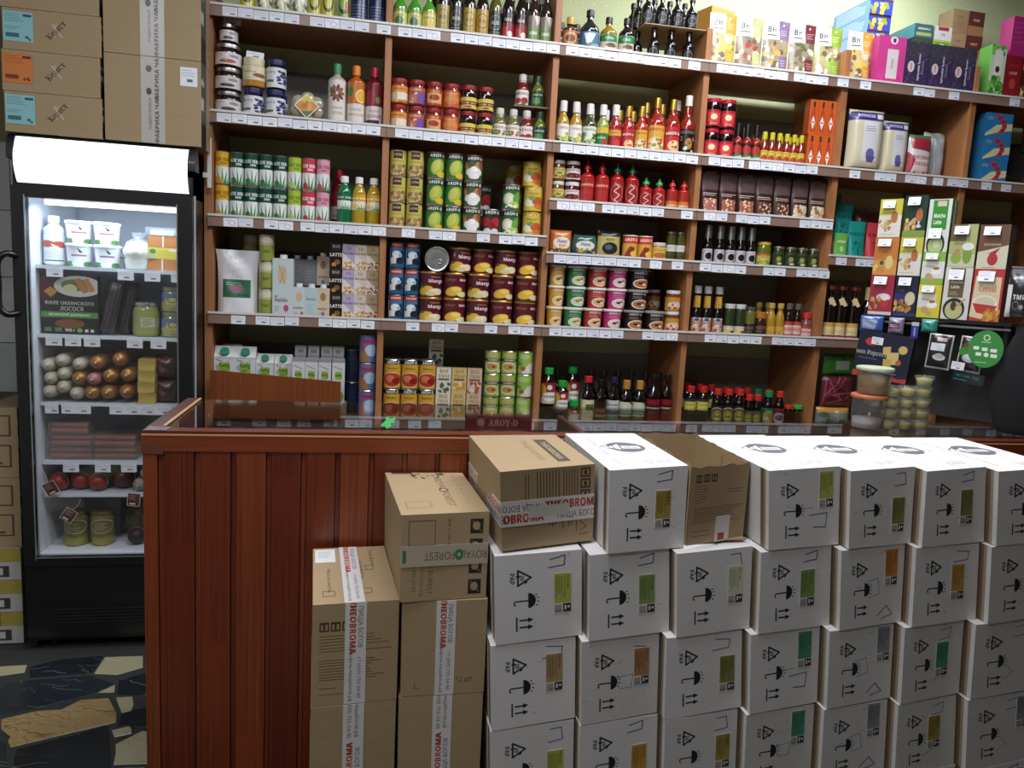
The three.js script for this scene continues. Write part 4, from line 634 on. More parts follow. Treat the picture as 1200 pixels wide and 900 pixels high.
kind('kingT', 'milk_carton', 'slim silver topped carton behind the flower cartons', 'carton', carto(0.05, 0.25, 0.05, art('silv', 50, 120, (o) => o.bg('#93938f').r(10, 4, 80, 12, '#a8a8a4').r(24, 6, 50, 7, '#7d7d7a')), '#8a8a86', { t: '#a0a09c' }));
can1('bluM', (o) => o.bg('#4a7ac2').e(50, 22, 40, 12, '#b8506a').t('КОКОС', 50, 22, 13, '#2a2a7a').e(64, 56, 28, 22, '#a8c8e2').p([[0, 100], [0, 76], [34, 50], [64, 100]], '#a8743e').e(30, 48, 8, 12, '#c24a3a'));
kind('bluM', 'food_can', 'blue can with beach scene, stacked by the upright', 'can', can(0.037, 0.125, 'bluM'));
kind('bluD', 'food_can', 'plain dark blue can behind the beach scene cans', 'can', can(0.037, 0.15, art('bluD', 40, 60, (o) => o.bg('#1c2742').rows(10, 20, 80, 50, 3, '#34446a'))));
// second bay bottom
can1('arY', (o) => o.bg('#d8a428').e(50, 70, 42, 26, '#c23a24').e(40, 66, 18, 12, '#e27a4a').e(64, 74, 16, 11, '#8f2418').ring(50, 70, 40, 25, '#e8d8b0', 3).r(0, 0, 100, 16, '#2a2416').t('AROY-D', 52, 8.5, 14, '#f2f2ea').t('Bamboo', 50, 30, 10, '#6a3a10'));
kind('arY', 'food_can', 'yellow can with red soup bowl picture', 'can', can(0.039, 0.135, 'arY'));
for (const [id, c, d] of [['roiG', '#dcd6c2', '#5a6a3a'], ['roiY', '#d8b870', '#d89a2a'], ['roiR', '#d2b59a', '#b8562a']]) art(id, 72, 120, (o) => o.bg(c).t('ROI', 50, 14, 19, '#8f7420', 'bold', 0, 'serif').t('THAI', 50, 32, 17, '#8f7420', 'bold', 0, 'serif').r(14, 42, 72, 7, '#6a5a4a').dots(12, 58, 74, 36, 16, 11, [d, '#e2d8c0', d]));
kind('roiG', 'soup_carton', 'white soup carton with green curry picture', 'carton', carto(0.068, 0.118, 0.045, 'roiG', '#c2bca8'));
kind('roiY', 'soup_carton', 'yellow curry soup carton', 'carton', carto(0.068, 0.118, 0.045, 'roiY', '#c2a860'));
kind('roiR', 'soup_carton', 'red curry soup carton', 'carton', carto(0.068, 0.118, 0.045, 'roiR', '#bf9a80'));
can1('eggp', (o) => o.bg('#8ab82f').e(48, 16, 24, 12, '#c2b06a').r(0, 34, 100, 12, '#5a2a5a').t('HUMMUS', 50, 40, 10, '#e8d8c8').e(48, 70, 34, 22, '#d8cfa8').e(48, 70, 24, 14, '#c28f3a').e(54, 70, 8, 5, '#8f3a1e').e(84, 90, 12, 8, '#e2e0c8'));
can1('beans', (o) => o.bg('#93bf44').e(40, 20, 26, 12, '#b8cf7a').p([[30, 100], [60, 52], [100, 44], [100, 100]], '#d8d6c0').e(70, 78, 24, 14, '#e6e2cc').e(36, 76, 12, 10, '#a8563a').e(20, 56, 16, 9, '#5f9a34'));
kind('eggp', 'food_can', 'green can with hummus bowl and purple band', 'can', can(0.0365, 0.108, 'eggp'));
kind('beans', 'food_can', 'green can with white beans picture', 'can', can(0.0365, 0.108, 'beans'));
// third bay
can1('amber', (o) => o.bg('#a8683a').e(50, 40, 34, 30, '#d29a5a').e(50, 44, 22, 20, '#7a3a24').t('MAPLE', 50, 78, 14, '#e8d8b8'));
can1('agave', (o) => o.bg('#a8b8c0').p([[0, 0], [100, 0], [100, 60], [0, 80]], '#3a6a8a').p([[30, 10], [70, 10], [56, 60], [40, 66]], '#d8e2e6').e(40, 84, 14, 12, '#3a3a34').t('AGAVE', 60, 74, 12, '#24404f'));
can1('greenL', (o) => o.bg('#c9c0a2').e(50, 22, 48, 22, '#2a7a44').t('Olio', 50, 22, 17, '#e8f0dc', 'n', 0, 'serif').e(58, 60, 22, 12, '#5a4a34').r(0, 78, 100, 22, '#a85a5a'));
kind('amberB', 'syrup_bottle', 'small amber syrup bottle with orange round label', 'bottle', bottle(0.034, 0.145, { c: '#4a2210', cap: '#b89a4a', bh: 0.62, nr: 0.014, cr: 0.018, ch: 0.026, art: 'amber' }));
kind('agaveB', 'syrup_bottle', 'dark bottle with pale blue pointed label', 'bottle', bottle(0.045, 0.185, { c: '#1a2024', cap: '#1c1c1c', bh: 0.5, nr: 0.014, art: 'agave', cr: 0.018, sl: 0.28 }));
kind('goldB', 'oil_bottle', 'short golden oil bottle with green arched label', 'bottle', bottle(0.039, 0.165, { c: '#8a7416', cap: '#1c1c1a', bh: 0.56, nr: 0.013, art: 'greenL' }));
kind('darkB', 'oil_bottle', 'short black bottle with green arched label', 'bottle', bottle(0.036, 0.17, { c: '#14110d', cap: '#1c1c1a', bh: 0.56, nr: 0.013, art: 'greenL' }));
kind('beer', 'drink_bottle', 'small black glass bottle with pale emblem in a tray stack', 'bottle', bottle(0.027, 0.145, { c: '#0c0c0c', cap: '#141414', bh: 0.5, nr: 0.011, cr: 0.014, ch: 0.016, art: art('beer', 48, 60, (o) => o.bg('#0f0f0f').ring(50, 46, 22, 26, '#8a8a86', 2).rows(26, 78, 48, 12, 2, '#6a6a66')), y0: 0.1, y1: 0.85 }));
const sauce = (id, draw) => art(id, 84, 110, draw);
sauce('scW', (o) => o.bg('#dcdcd2').r(4, 12, 92, 16, '#d8d6ce').t('SPICY', 56, 20, 13, '#a83a3a').dots(12, 46, 76, 48, 16, 10, ['#8fae3a', '#d2b03a', '#2f3a20', '#b8c84a']));
sauce('scG', (o) => o.bg('#d2d6c4').t('PESTO', 50, 18, 14, '#3a6a3a').dots(8, 36, 84, 60, 24, 10, ['#5f8a3a', '#2f5a24', '#8fae4a']));
sauce('scN', (o) => o.bg('#1f7a3a').r(0, 0, 100, 28, '#d2b02a').e(60, 66, 14, 16, '#c2362a').t('CHILI', 40, 50, 13, '#e8e8c8'));
sauce('scR', (o) => o.bg('#b8242c').r(8, 10, 84, 26, '#d8a83a').t('SAUCE', 50, 22, 13, '#8f1e1e').e(60, 70, 14, 18, '#d83a2e'));
sauce('scS', (o) => o.bg('#c22a30').r(0, 14, 100, 22, '#a81e26').t('AROY-D', 50, 25, 14, '#f2e6d8').e(58, 70, 28, 20, '#e2b87a').dots(30, 56, 50, 30, 8, 6, ['#c24a2a', '#e8d0a0']));
sauce('scO', (o) => o.bg('#d89a2e').t('AROY-D', 52, 16, 13, '#8f2a1e').e(50, 66, 36, 22, '#e2c89a').dots(22, 52, 58, 34, 12, 7, ['#6a9a3a', '#c2542a', '#e8d8b0']));
sauce('scD', (o) => o.bg('#17120f').r(0, 6, 100, 12, '#5a5048').e(56, 56, 16, 22, '#b8743a').dots(16, 30, 70, 64, 18, 6, ['#d8d2c0', '#8a6a3a', '#4a6a34']));
const wcap = M('#dcd8d2', 0.4), gcap = metal('#c9a84e', 0.35);
const sb = (id, l, r, h, c, a, cm, x = {}) => kind(id, 'sauce_bottle', l, 'bottle', bottle(r, h, { c, cm, bh: 0.5, nr: 0.0125, cr: 0.0165, ch: 0.042, sl: 0.24, art: a, y0: 0.04, y1: 0.96, ...x }));
sb('scW', 'yellow mustard sauce bottle with white cap and white label', 0.029, 0.2, '#a8821e', 'scW', wcap); sb('scG', 'dark green sauce bottle with white cap', 0.031, 0.198, '#3a4018', 'scG', wcap); sb('scN', 'pale green sauce bottle with green label and white cap', 0.029, 0.2, '#8a9a4a', 'scN', wcap);
sb('scR', 'red chilli sauce bottle with white cap', 0.029, 0.205, '#9a1a18', 'scR', wcap); sb('scS', 'red sauce bottle with gold cap and red label', 0.029, 0.205, '#a01e1a', 'scS', gcap); sb('scT', 'red sauce bottle with gold cap and orange label', 0.03, 0.21, '#a5301a', 'scO', gcap);
sb('scO', 'large sauce bottle with gold cap and big orange label', 0.039, 0.255, '#962416', 'scO', gcap, { bh: 0.52, nr: 0.014 }); sb('scP', 'large sauce bottle with gold cap and big red label', 0.037, 0.255, '#8a2414', 'scS', gcap, { bh: 0.52, nr: 0.014 }); sb('scD', 'tall dark red sauce bottle with black label and white cap', 0.036, 0.28, '#8a1c12', 'scD', wcap, { bh: 0.46, nr: 0.014 });
can1('jr1', (o) => o.bg('#c9b85a').t('SATAY', 50, 24, 16, '#6a3a14').dots(10, 44, 80, 50, 14, 9, ['#a8742a', '#5a7a34']));
can1('jr2', (o) => o.bg('#d2ccc8').r(0, 0, 100, 24, '#c9c2ba').t('CHILLI', 50, 16, 14, '#8f1e1e').e(50, 66, 36, 24, '#5a1414').dots(20, 50, 60, 34, 8, 7, ['#a83a2a']));
kind('jr1', 'sauce_jar', 'small yellow labelled jar with white lid', 'jar', jar(0.031, 0.094, { c: '#6a4a1a', lid: '#cfc9bf', art: 'jr1' })); kind('jr2', 'sauce_jar', 'small dark red jar with white lid', 'jar', jar(0.035, 0.094, { c: '#4a1212', lid: '#d8d4cc', art: 'jr2' }));
art('srR', 84, 110, (o) => o.bg('#b02020').r(4, 20, 92, 14, '#c2392e').t('AROY-D', 50, 27, 12, '#e8c8b0').rows(20, 46, 60, 40, 5, '#c9564a')); art('srW', 84, 110, (o) => o.bg('#a81c1c').l([[40, 12], [60, 26], [36, 44], [64, 58], [40, 78], [60, 92]], '#d2c4bc', 4).ring(50, 50, 30, 34, '#c9b2aa', 2)); art('srS', 84, 90, (o) => o.bg('#a8241c').r(0, 50, 100, 50, '#d2742a').t('SRIRACHA', 50, 76, 13, '#f2e2c8'));
const sq = (id, l, r, h, a, cap, c = '#a81c1c') => kind(id, 'squeeze_bottle', l, 'bottle', bottle(r, h, { c, cap, bh: 0.62, sl: 0.17, nr: 0.012, cr: 0.016, ch: h * 0.2, nozzle: 1, art: a, y0: 0.04, y1: 0.95 }));
sq('srR', 'red squeeze bottle with red nozzle and red label', 0.033, 0.2, 'srR', '#b82020'); sq('srW', 'red squeeze bottle with green nozzle and white rooster-like scrawl', 0.032, 0.2, 'srW', '#1f7a44'); sq('srS', 'short red squeeze bottle with bright green nozzle', 0.03, 0.145, 'srW', '#2fa052'); sq('srT', 'short red squeeze bottle with red nozzle and orange label', 0.028, 0.145, 'srS', '#c23028');
art('snA', 110, 100, (o) => o.bg('#d2702e').e(50, 52, 40, 24, '#e8dcc8').t('Shanti', 50, 46, 17, '#3a3a8a').t('Bites', 52, 60, 15, '#a8325a').r(0, 76, 100, 24, '#243a8a').dots(6, 70, 88, 18, 18, 5, ['#e8c84a', '#c2402a', '#5f8a3a'])); art('snB', 120, 90, (o) => o.bg('#2a5a4a').e(50, 50, 38, 22, '#d8d8c8').t('Shanti', 50, 46, 17, '#3a4a8a').r(0, 72, 100, 28, '#1f3a8a').dots(6, 66, 88, 18, 14, 5, ['#e8c84a', '#5f9a3a'])); art('weed', 110, 120, (o) => o.bg('#b8a85a').r(0, 0, 100, 20, '#2a2a24').e(52, 64, 34, 22, '#24242a').e(46, 60, 16, 10, '#5a5a6a').r(0, 86, 100, 14, '#d8d0b0').t('НОРИ', 52, 32, 12, '#4a3a14'));
kind('snA', 'snack_bag', 'orange and blue snack bag box', 'packet', bg(0.105, 0.115, 0.06, 'snA', '#243a8a', { neck: 0 })); kind('snB', 'snack_bag', 'dark green and blue snack tray bag', 'packet', bg(0.122, 0.1, 0.06, 'snB', '#1f3a8a', { neck: 0.2 })); kind('weed', 'snack_bag', 'black and cream seaweed bag', 'packet', bg(0.112, 0.125, 0.04, 'weed', '#8a8060', { neck: 0 }));
can1('arP', (o) => o.bg('#c93a2a').r(0, 34, 100, 66, '#d8a032').p([[20, 96], [46, 46], [70, 52], [50, 98]], '#8f2a1a').t('AROY-D', 54, 18, 17, '#f8ecd8').e(66, 78, 16, 12, '#e8c03a')); can1('arP2', (o) => o.bg('#d8b03a').t('Currypaste', 50, 24, 12, '#6a2a10').e(54, 62, 28, 20, '#c2622a').e(60, 56, 10, 8, '#6a8a34'));
kind('arP', 'sauce_jar', 'red and yellow paste tub on the spice shelf', 'jar', can(0.036, 0.112, 'arP', M('#c9c3b4', 0.4))); kind('arP2', 'sauce_jar', 'yellow paste jar with white lid', 'jar', jar(0.034, 0.086, { c: '#a8742a', lid: '#cfcabc', art: 'arP2', y0: 0.05, y1: 0.9 }));
kind('herb', 'spice_jar', 'tall thin glass jar of dried green herbs', 'jar', jar(0.023, 0.142, { c: '#4a4a1e', lm: metal('#8f8a7a', 0.4), lh: 0.01, art: art('herb', 60, 90, (o) => o.bg('#d2d4cc').r(0, 60, 100, 40, '#4a4a2a').rows(14, 10, 72, 40, 5, '#7a7d74')), y0: 0.22, y1: 0.6 }));
for (const [id, c, d, e] of [['cupY', '#d89a24', '#e8c87a', '#7a4a10'], ['cupG', '#1f7a3a', '#d8d2a0', '#5f9a34'], ['cupR', '#b8352a', '#e2b87a', '#7a1e14'], ['cupP', '#c22f7a', '#e2d2c0', '#5a1a3a'], ['cupK', '#181414', '#c2702e', '#3a2420']]) art(id, 110, 96, (o) => o.bg(c).t('AROY-D', 56, 16, 14, '#f6f0e6').rows(34, 26, 44, 16, 2, '#e8d8c0', 1.6).e(62, 68, 32, 24, '#efe6d8').e(62, 68, 27, 19, d).e(56, 66, 9, 6, e).e(70, 72, 8, 6, '#f2e8c8').e(68, 60, 6, 4, '#c23a2a'));
for (const [id, l] of [['cupY', 'orange yellow noodle cup with white lid'], ['cupG', 'green noodle cup with white lid'], ['cupR', 'red noodle cup with white lid'], ['cupP', 'pink noodle cup with white lid'], ['cupK', 'black noodle cup with soup bowl picture']]) kind(id, 'noodle_cup', l, 'noodle cup', tub(id === 'cupK' ? 0.051 : id === 'cupY' ? 0.038 : 0.0455, 0.097, id, id === 'cupK' ? '#8f8d88' : '#dedbd2'));
can1('jamO', (o) => o.bg('#c98a2a').r(0, 0, 100, 14, '#7a3a1a').e(56, 66, 34, 24, '#d8b89a').dots(30, 50, 50, 40, 10, 7, ['#a8322a', '#e8d8c0']));
kind('jamO', 'sauce_jar', 'orange paste jar with white lid beside noodle cups', 'jar', jar(0.037, 0.1, { c: '#6a3414', lid: '#dcd8d0', art: 'jamO', y0: 0.04, y1: 0.9 }));
// soy sauces
sauce('soyG', (o) => o.bg('#c9c3a8').p([[0, 0], [100, 0], [100, 30], [50, 60], [0, 34]], '#a8282a').e(18, 40, 22, 34, '#c9a03a').e(58, 66, 36, 22, '#ece8dc').t('СОЕВЫЙ', 56, 66, 15, '#2a2a2a').e(54, 22, 12, 12, '#e8e0d8')); sauce('soyW', (o) => o.bg('#d8d2a8').r(40, 22, 40, 30, '#5f6a24').rows(14, 60, 72, 30, 4, '#6a5a2a').r(0, 0, 22, 100, '#c9b04a'));
sauce('soyP', (o) => o.bg('#c9ccc4').t('ORGANIC', 50, 24, 13, '#3a4a5a').r(0, 50, 100, 24, '#5a3a5a').r(0, 78, 100, 22, '#4a8a5a')); sauce('soyO', (o) => o.bg('#d2d2b8').p([[0, 0], [60, 0], [100, 30], [100, 0]], '#3a6a34').r(6, 46, 88, 24, '#1f5a34').t('ORGANIC', 50, 58, 12, '#e8f0dc').r(0, 78, 100, 22, '#5a4a2a')); sauce('soyM', (o) => o.bg('#8f1c24').r(14, 26, 72, 48, '#3a1418').t('RESERVE', 50, 42, 13, '#e2d2c0').rows(24, 54, 52, 16, 3, '#c9a890')); sauce('soyD', (o) => o.bg('#2a1a14').r(0, 40, 100, 20, '#8a5a2a').r(0, 70, 100, 16, '#a8744a'));
const soy = (id, l, r, h, a, cap, x = {}) => kind(id, x.name ?? 'soy_sauce_bottle', l, 'bottle', bottle(r, h, { c: '#120c0a', cap, bh: 0.52, nr: 0.012, cr: 0.016, ch: 0.024, sl: 0.26, art: a, y0: 0.06, y1: 0.92, ...x }));
soy('soyG', 'tall soy sauce bottle with green cap and high red label', 0.035, 0.25, 'soyG', '#1f9a3e', { bh: 0.72, sl: 0.16, y0: 0.45, y1: 1, cr: 0.022, nr: 0.018 }); soy('soyGm', 'medium soy sauce bottle with green cap', 0.032, 0.19, 'soyG', '#1f9a3e', { bh: 0.72, sl: 0.14, y0: 0.4, y1: 1, cr: 0.022, nr: 0.018 }); soy('soyGs', 'small squat soy sauce bottle with green lid', 0.029, 0.098, 'soyG', '#1f9a3e', { bh: 0.6, sl: 0.12, y0: 0.1, y1: 0.9, cr: 0.022, nr: 0.02 });
soy('soyW', 'soy sauce bottle with red cap and cream label', 0.034, 0.215, 'soyW', '#c2242a', { cr: 0.02, nr: 0.016 }); soy('soyD', 'dark soy sauce bottle with brown banded label', 0.03, 0.2, 'soyD', '#17130f'); soy('soyP', 'dark soy sauce bottle with purple neck and purple band', 0.031, 0.215, 'soyP', '#2a2444'); soy('soyO', 'dark organic soy bottle with gold cap', 0.032, 0.2, 'soyO', '#b8823a', { cr: 0.018, ch: 0.036 }); soy('soyM', 'tall dark bottle with maroon label and black neck', 0.036, 0.235, 'soyM', '#17120f'); soy('soyN', 'tall dark bottle with maroon label near the upright', 0.028, 0.235, 'soyM', '#17120f'); soy('soyB', 'unlabelled dark sauce bottle in the back row', 0.03, 0.235, undefined, '#1c1613');
sauce('kik', (o) => o.bg('#2a2620').e(50, 56, 46, 46, '#8f8a78').e(50, 58, 38, 38, '#2a241c').e(50, 60, 30, 32, '#d2c84a').ring(50, 52, 16, 16, '#3a3020', 3).r(26, 64, 48, 9, '#5a3a2a')); sauce('kikL', (o) => o.bg('#b8b45a').r(0, 0, 100, 24, '#3a3038').r(12, 36, 76, 40, '#d2c84a').t('SOY', 50, 54, 18, '#4a3a20')); sauce('kikG', (o) => o.bg('#1f6a4a').e(56, 58, 40, 40, '#d2c87a').e(56, 60, 30, 30, '#c2a83a').e(40, 70, 12, 12, '#e2dcc0')); sauce('kikR', (o) => o.bg('#7a2028').e(52, 64, 40, 36, '#d8d2cc').e(52, 64, 26, 20, '#6a5a5a'));
soy('kikL', 'soy sauce bottle with red cap and square yellow label', 0.03, 0.18, 'kikL', '#c22a28', { bh: 0.68, sl: 0.18, y0: 0.5, y1: 0.98, cr: 0.02, nr: 0.016 }); soy('kik', 'soy sauce bottle with red cap and arched yellow label', 0.028, 0.17, 'kik', '#c8302a', { cr: 0.019, nr: 0.014, bh: 0.56 }); soy('kikS', 'smaller soy sauce bottle with red cap and pale label', 0.022, 0.145, 'kik', '#c8302a', { cr: 0.018, nr: 0.013, bh: 0.5 }); soy('kikG', 'soy sauce bottle with green cap and green label', 0.028, 0.165, 'kikG', '#1f8a4a', { cr: 0.019, nr: 0.014 }); soy('kikR', 'soy sauce bottle with red cap and dark red label', 0.028, 0.165, 'kikR', '#c8302a', { cr: 0.019, nr: 0.014 });
kind('kikJ', 'soy_sauce_bottle', 'tiny table soy bottle with flat green lid', 'bottle', bottle(0.025, 0.095, { c: '#14100c', cap: '#3fa03a', bh: 0.4, sl: 0.38, nr: 0.018, cr: 0.025, ch: 0.012, art: undefined })); kind('kikK', 'soy_sauce_bottle', 'tiny table soy bottle with flat red lid', 'bottle', bottle(0.025, 0.095, { c: '#14100c', cap: '#b83028', bh: 0.4, sl: 0.38, nr: 0.018, cr: 0.025, ch: 0.012 }));
// fourth bay
for (const [id, a, b, c] of [['bhO', '#c98f24', '#c9aa6a', '#d8b23a'], ['bhL', '#a8ad6a', '#8a7a62', '#a83a2e'], ['bhV', '#7a6488', '#9a8a6a', '#c29a3a'], ['bhW', '#6d1f2e', '#8f7f6a', '#5a6a34'], ['bhG', '#84a42a', '#a89a6a', '#8ab83a']]) art(id, 128, 220, (o) => { o.bg(b).dots(2, 34, 96, 64, 60, 8, [b, '#8f7a52', c, '#6a5a40', '#d8ccaa']); o.r(58, 66, 40, 34, a).rows(64, 72, 26, 14, 3, '#e6e2d4'); o.r(0, 0, 58, 36, '#d4d4d2').r(58, 0, 42, 36, a).e(74, 8, 3, 2, '#f4f4f0').t('BH', 30, 17, 15, '#2c2c2c').r(12, 27, 36, 2, '#4a4a48').rows(64, 16, 28, 12, 3, '#e6e2d4', 1.6); });
for (const [id, l] of [['bhO', 'dried fruit bag with white and orange header card'], ['bhL', 'dried fruit bag with white and pale olive header card'], ['bhV', 'dried fruit bag with white and purple header card'], ['bhW', 'dried fruit bag with white and burgundy header card'], ['bhG', 'dried fruit bag with white and green header card']]) kind(id, 'dried_fruit_bag', l, 'bag', bg(0.136, 0.245, 0.055, id, '#c9c2aa', { pouch: 1, neck: 0, crumple: 0.004 }));
can1('hotJ', (o) => o.bg('#b8202e').r(24, 16, 52, 60, '#d83a3a').e(50, 44, 14, 18, '#e8d2a0').t('CHILI', 50, 86, 12, '#f0d080'));
kind('hotJ', 'sauce_jar', 'black chilli jar with red lid and red label', 'jar', jar(0.037, 0.138, { c: '#160a0a', lid: '#b01e30', lh: 0.016, art: 'hotJ', y0: 0.1, y1: 0.7 }));
sauce('hotB', (o) => o.bg('#cfc9c2').r(0, 0, 100, 66, '#2a1a14').e(46, 36, 34, 26, '#b8302a').p([[0, 70], [100, 50], [100, 66], [0, 86]], '#3f7a34')); sauce('hotY', (o) => o.bg('#c9b82a').r(0, 0, 100, 26, '#d2c23a').e(50, 62, 26, 26, '#c2362a').t('HOT', 50, 14, 16, '#8f1e1e')); sauce('tab', (o) => o.bg('#d85a1e').r(38, 6, 24, 16, '#2a3a1e').p([[40, 22], [60, 22], [74, 44], [76, 92], [24, 92], [26, 44]], '#c2421e').p([[50, 46], [74, 66], [50, 88], [26, 66]], '#ece6da').r(34, 64, 32, 4, '#b8562a'));
soy('hotB', 'red hot sauce bottle with black cap', 0.0235, 0.178, 'hotB', '#17130f', { name: 'hot_sauce_bottle', c: '#8a1c14', nr: 0.01, cr: 0.014, ch: 0.05 }); soy('hotY', 'small red hot sauce bottle with yellow cap', 0.0192, 0.152, 'hotY', '#c9b82a', { name: 'hot_sauce_bottle', c: '#8a2014', nr: 0.009, cr: 0.012, ch: 0.03, bh: 0.46 });
kind('tab', 'sauce_box', 'tall narrow orange hot sauce box', 'box', pk(0.046, 0.16, 0.046, 'tab', '#a84a1e'));
for (const [id, c] of [['cocA', '#b86a5a'], ['cocB', '#a8543a'], ['cocC', '#5a2a20'], ['cocD', '#c9b48a']]) art(id, 90, 170, (o) => o.bg('#3a1f1a').rows(8, 4, 84, 40, 12, '#4f2c24', 2).r(4, 10, 92, 36, '#5e4846').rows(20, 6, 60, 3, 1, '#c9a0a0').rows(8, 52, 84, 8, 2, '#d8c8c0', 2.4).r(14, 66, 72, 28, c).dots(14, 66, 72, 27, 50, 5, [c, '#8f5a44', '#e2cfae']).r(80, 92, 12, 4, '#d8d2c8'));
for (const [id, l] of [['cocA', 'brown cocoa bag with pink beans window'], ['cocB', 'brown cocoa bag with rusty powder window'], ['cocC', 'brown cocoa bag with dark nibs window'], ['cocD', 'brown cocoa bag with pale butter window']]) kind(id, 'cocoa_bag', l, 'bag', bg(0.094, 0.205, 0.05, id, '#3a1f1a', { pouch: 1, neck: 0, look: 'gloss' }));
sauce('cork', (o) => o.bg('#c2c2c4').e(56, 50, 22, 24, '#1a1a1c').ring(50, 50, 36, 38, '#6a6a70', 3).rows(10, 84, 80, 12, 2, '#5a5a60'));
soy('foilS', 'dark soy bottle with crumpled silver foil top', 0.024, 0.188, 'cork', '#9a9a9c', { cm: metal('#b9babc', 0.45), nr: 0.013, cr: 0.0165, ch: 0.058, bh: 0.42, sl: 0.18 });
can1('must', (o) => o.bg('#c9b04a').r(0, 0, 100, 16, '#c25a2a').t('PESTO', 50, 28, 12, '#5a3a10').dots(4, 56, 92, 42, 26, 8, ['#7aa03a', '#5f8a2f', '#9ac24a'])); can1('olv', (o) => o.bg('#3f4a20').r(26, 12, 50, 76, '#22301a').e(50, 44, 14, 16, '#8a9a3a').e(56, 76, 14, 8, '#c9c2a0').rows(30, 58, 40, 10, 2, '#c2c8a0'));
kind('must', 'pesto_jar', 'jar with yellow lid and leafy yellow label', 'jar', jar(0.034, 0.122, { c: '#5f6a1e', lid: '#c9b01e', lh: 0.012, art: 'must', y0: 0.04, y1: 0.6 })); kind('olv', 'pesto_jar', 'small dark olive jar with steel lid', 'jar', jar(0.0285, 0.106, { c: '#2c3415', lm: metal('#a8a698', 0.4), lh: 0.01, art: 'olv', y0: 0.06, y1: 0.8 }));
sauce('terA', (o) => o.bg('#b8826a').p([[20, 0], [80, 0], [60, 30], [40, 30]], '#d8dcdc').e(50, 14, 16, 12, '#3a5a7a').e(50, 66, 38, 26, '#c9a08a').dots(20, 50, 60, 40, 10, 8, ['#8f4a34', '#e2cfc0'])); sauce('terW', (o) => o.bg('#d2d0c2').e(36, 60, 26, 22, '#d8c04a').e(70, 70, 16, 14, '#6a4a2a').t('RELISH', 50, 20, 13, '#3a5a34')); sauce('blk', (o) => o.bg('#1f1c18').e(50, 40, 32, 20, '#6a4a34').rows(16, 66, 70, 20, 3, '#c2bcae')); sauce('gold', (o) => o.bg('#c9982e').e(34, 76, 14, 14, '#2a2014').e(34, 76, 10, 10, '#d8b84a').r(60, 0, 16, 100, '#d8b83a')); sauce('redL', (o) => o.bg('#d2cac2').r(0, 0, 100, 26, '#c2402e').r(0, 86, 100, 14, '#c2402e').e(46, 54, 30, 20, '#d89a8a').t('SAMBAL', 50, 54, 13, '#a8322a'));
soy('terA', 'tall dark teriyaki bottle with white cap', 0.025, 0.23, 'terA', '#b9b6ae', { name: 'sauce_bottle', cr: 0.018, nr: 0.015, ch: 0.03, bh: 0.36, art2: 'gold', sl: 0.2 }); kind('relW', 'relish_jar', 'jar with white lid and white fruit label', 'jar', jar(0.026, 0.15, { c: '#2f3a24', lid: '#c9c8c0', lh: 0.02, art: 'terW', y0: 0.02, y1: 0.32 })); kind('olvJ', 'relish_jar', 'olive paste jar with grey lid and black label', 'jar', jar(0.026, 0.14, { c: '#6a6a2e', lid: '#4a4a44', lh: 0.016, art: 'blk', y0: 0.05, y1: 0.45 })); kind('brnJ', 'relish_jar', 'brown jar with orange brown lid', 'jar', jar(0.03, 0.118, { c: '#3a2010', lid: '#a86a2a', lh: 0.03, art: 'blk', y0: 0.1, y1: 0.7 })); soy('gldV', 'golden vinegar bottle with gold cap', 0.023, 0.165, 'gold', '#b89a4a', { name: 'vinegar_bottle', c: '#a8842a', bh: 0.5, ch: 0.02, y1: 0.6 }); soy('redV', 'dark bottle with red and white label and grey cap', 0.023, 0.168, 'redL', '#5a5854', { name: 'sauce_bottle', c: '#1c1210', bh: 0.5 }); kind('redJ', 'sauce_bottle', 'short sauce bottle with bright red lid', 'bottle', bottle(0.027, 0.125, { c: '#7a4a3a', cap: '#c8302e', bh: 0.5, nr: 0.016, cr: 0.02, ch: 0.024, art: 'redL', sl: 0.24 }));
// right bays
art('pink', 128, 220, (o) => o.bg('#c2287a').cols(2, 0, 96, 100, 16, '#d8559a', 3).e(54, 8, 14, 8, '#e2c8d2').r(50, 4, 10, 8, '#3a2a6a').r(34, 26, 40, 60, '#cfc6c2').t('Sandal', 54, 56, 7, '#5a3a4a', 'n', -1.57).e(48, 97, 12, 6, '#e29ac2')); art('purp', 150, 210, (o) => { o.bg('#3a3644').p([[0, 60], [100, 20], [100, 100], [0, 100]], '#36284a'); for (let i = 0; i < 60; i++) o.e(rnd() * 100, rnd() * 100, 0.9, 0.7, '#b8b4c2'); o.l([[10, 90], [40, 50], [96, 34]], '#8a86a0', 1.5).t('Splendid Scene', 60, 54, 8, '#d2d0d8', 'bold', -1.57).t('INCENSE', 76, 54, 7, '#a8a6b0', 'n', -1.57).e(28, 54, 14, 12, '#c9b8b8').t('HEM', 28, 54, 7, '#a8324a', 'bold', -1.57); });
kind('pink', 'incense_box', 'upright magenta striped incense box', 'box', pk(0.148, 0.225, 0.1, 'pink', '#a8246a')); kind('purp', 'incense_box', 'dark purple starry incense box', 'box', pk(0.132, 0.215, 0.12, 'purp', '#3a3644'));
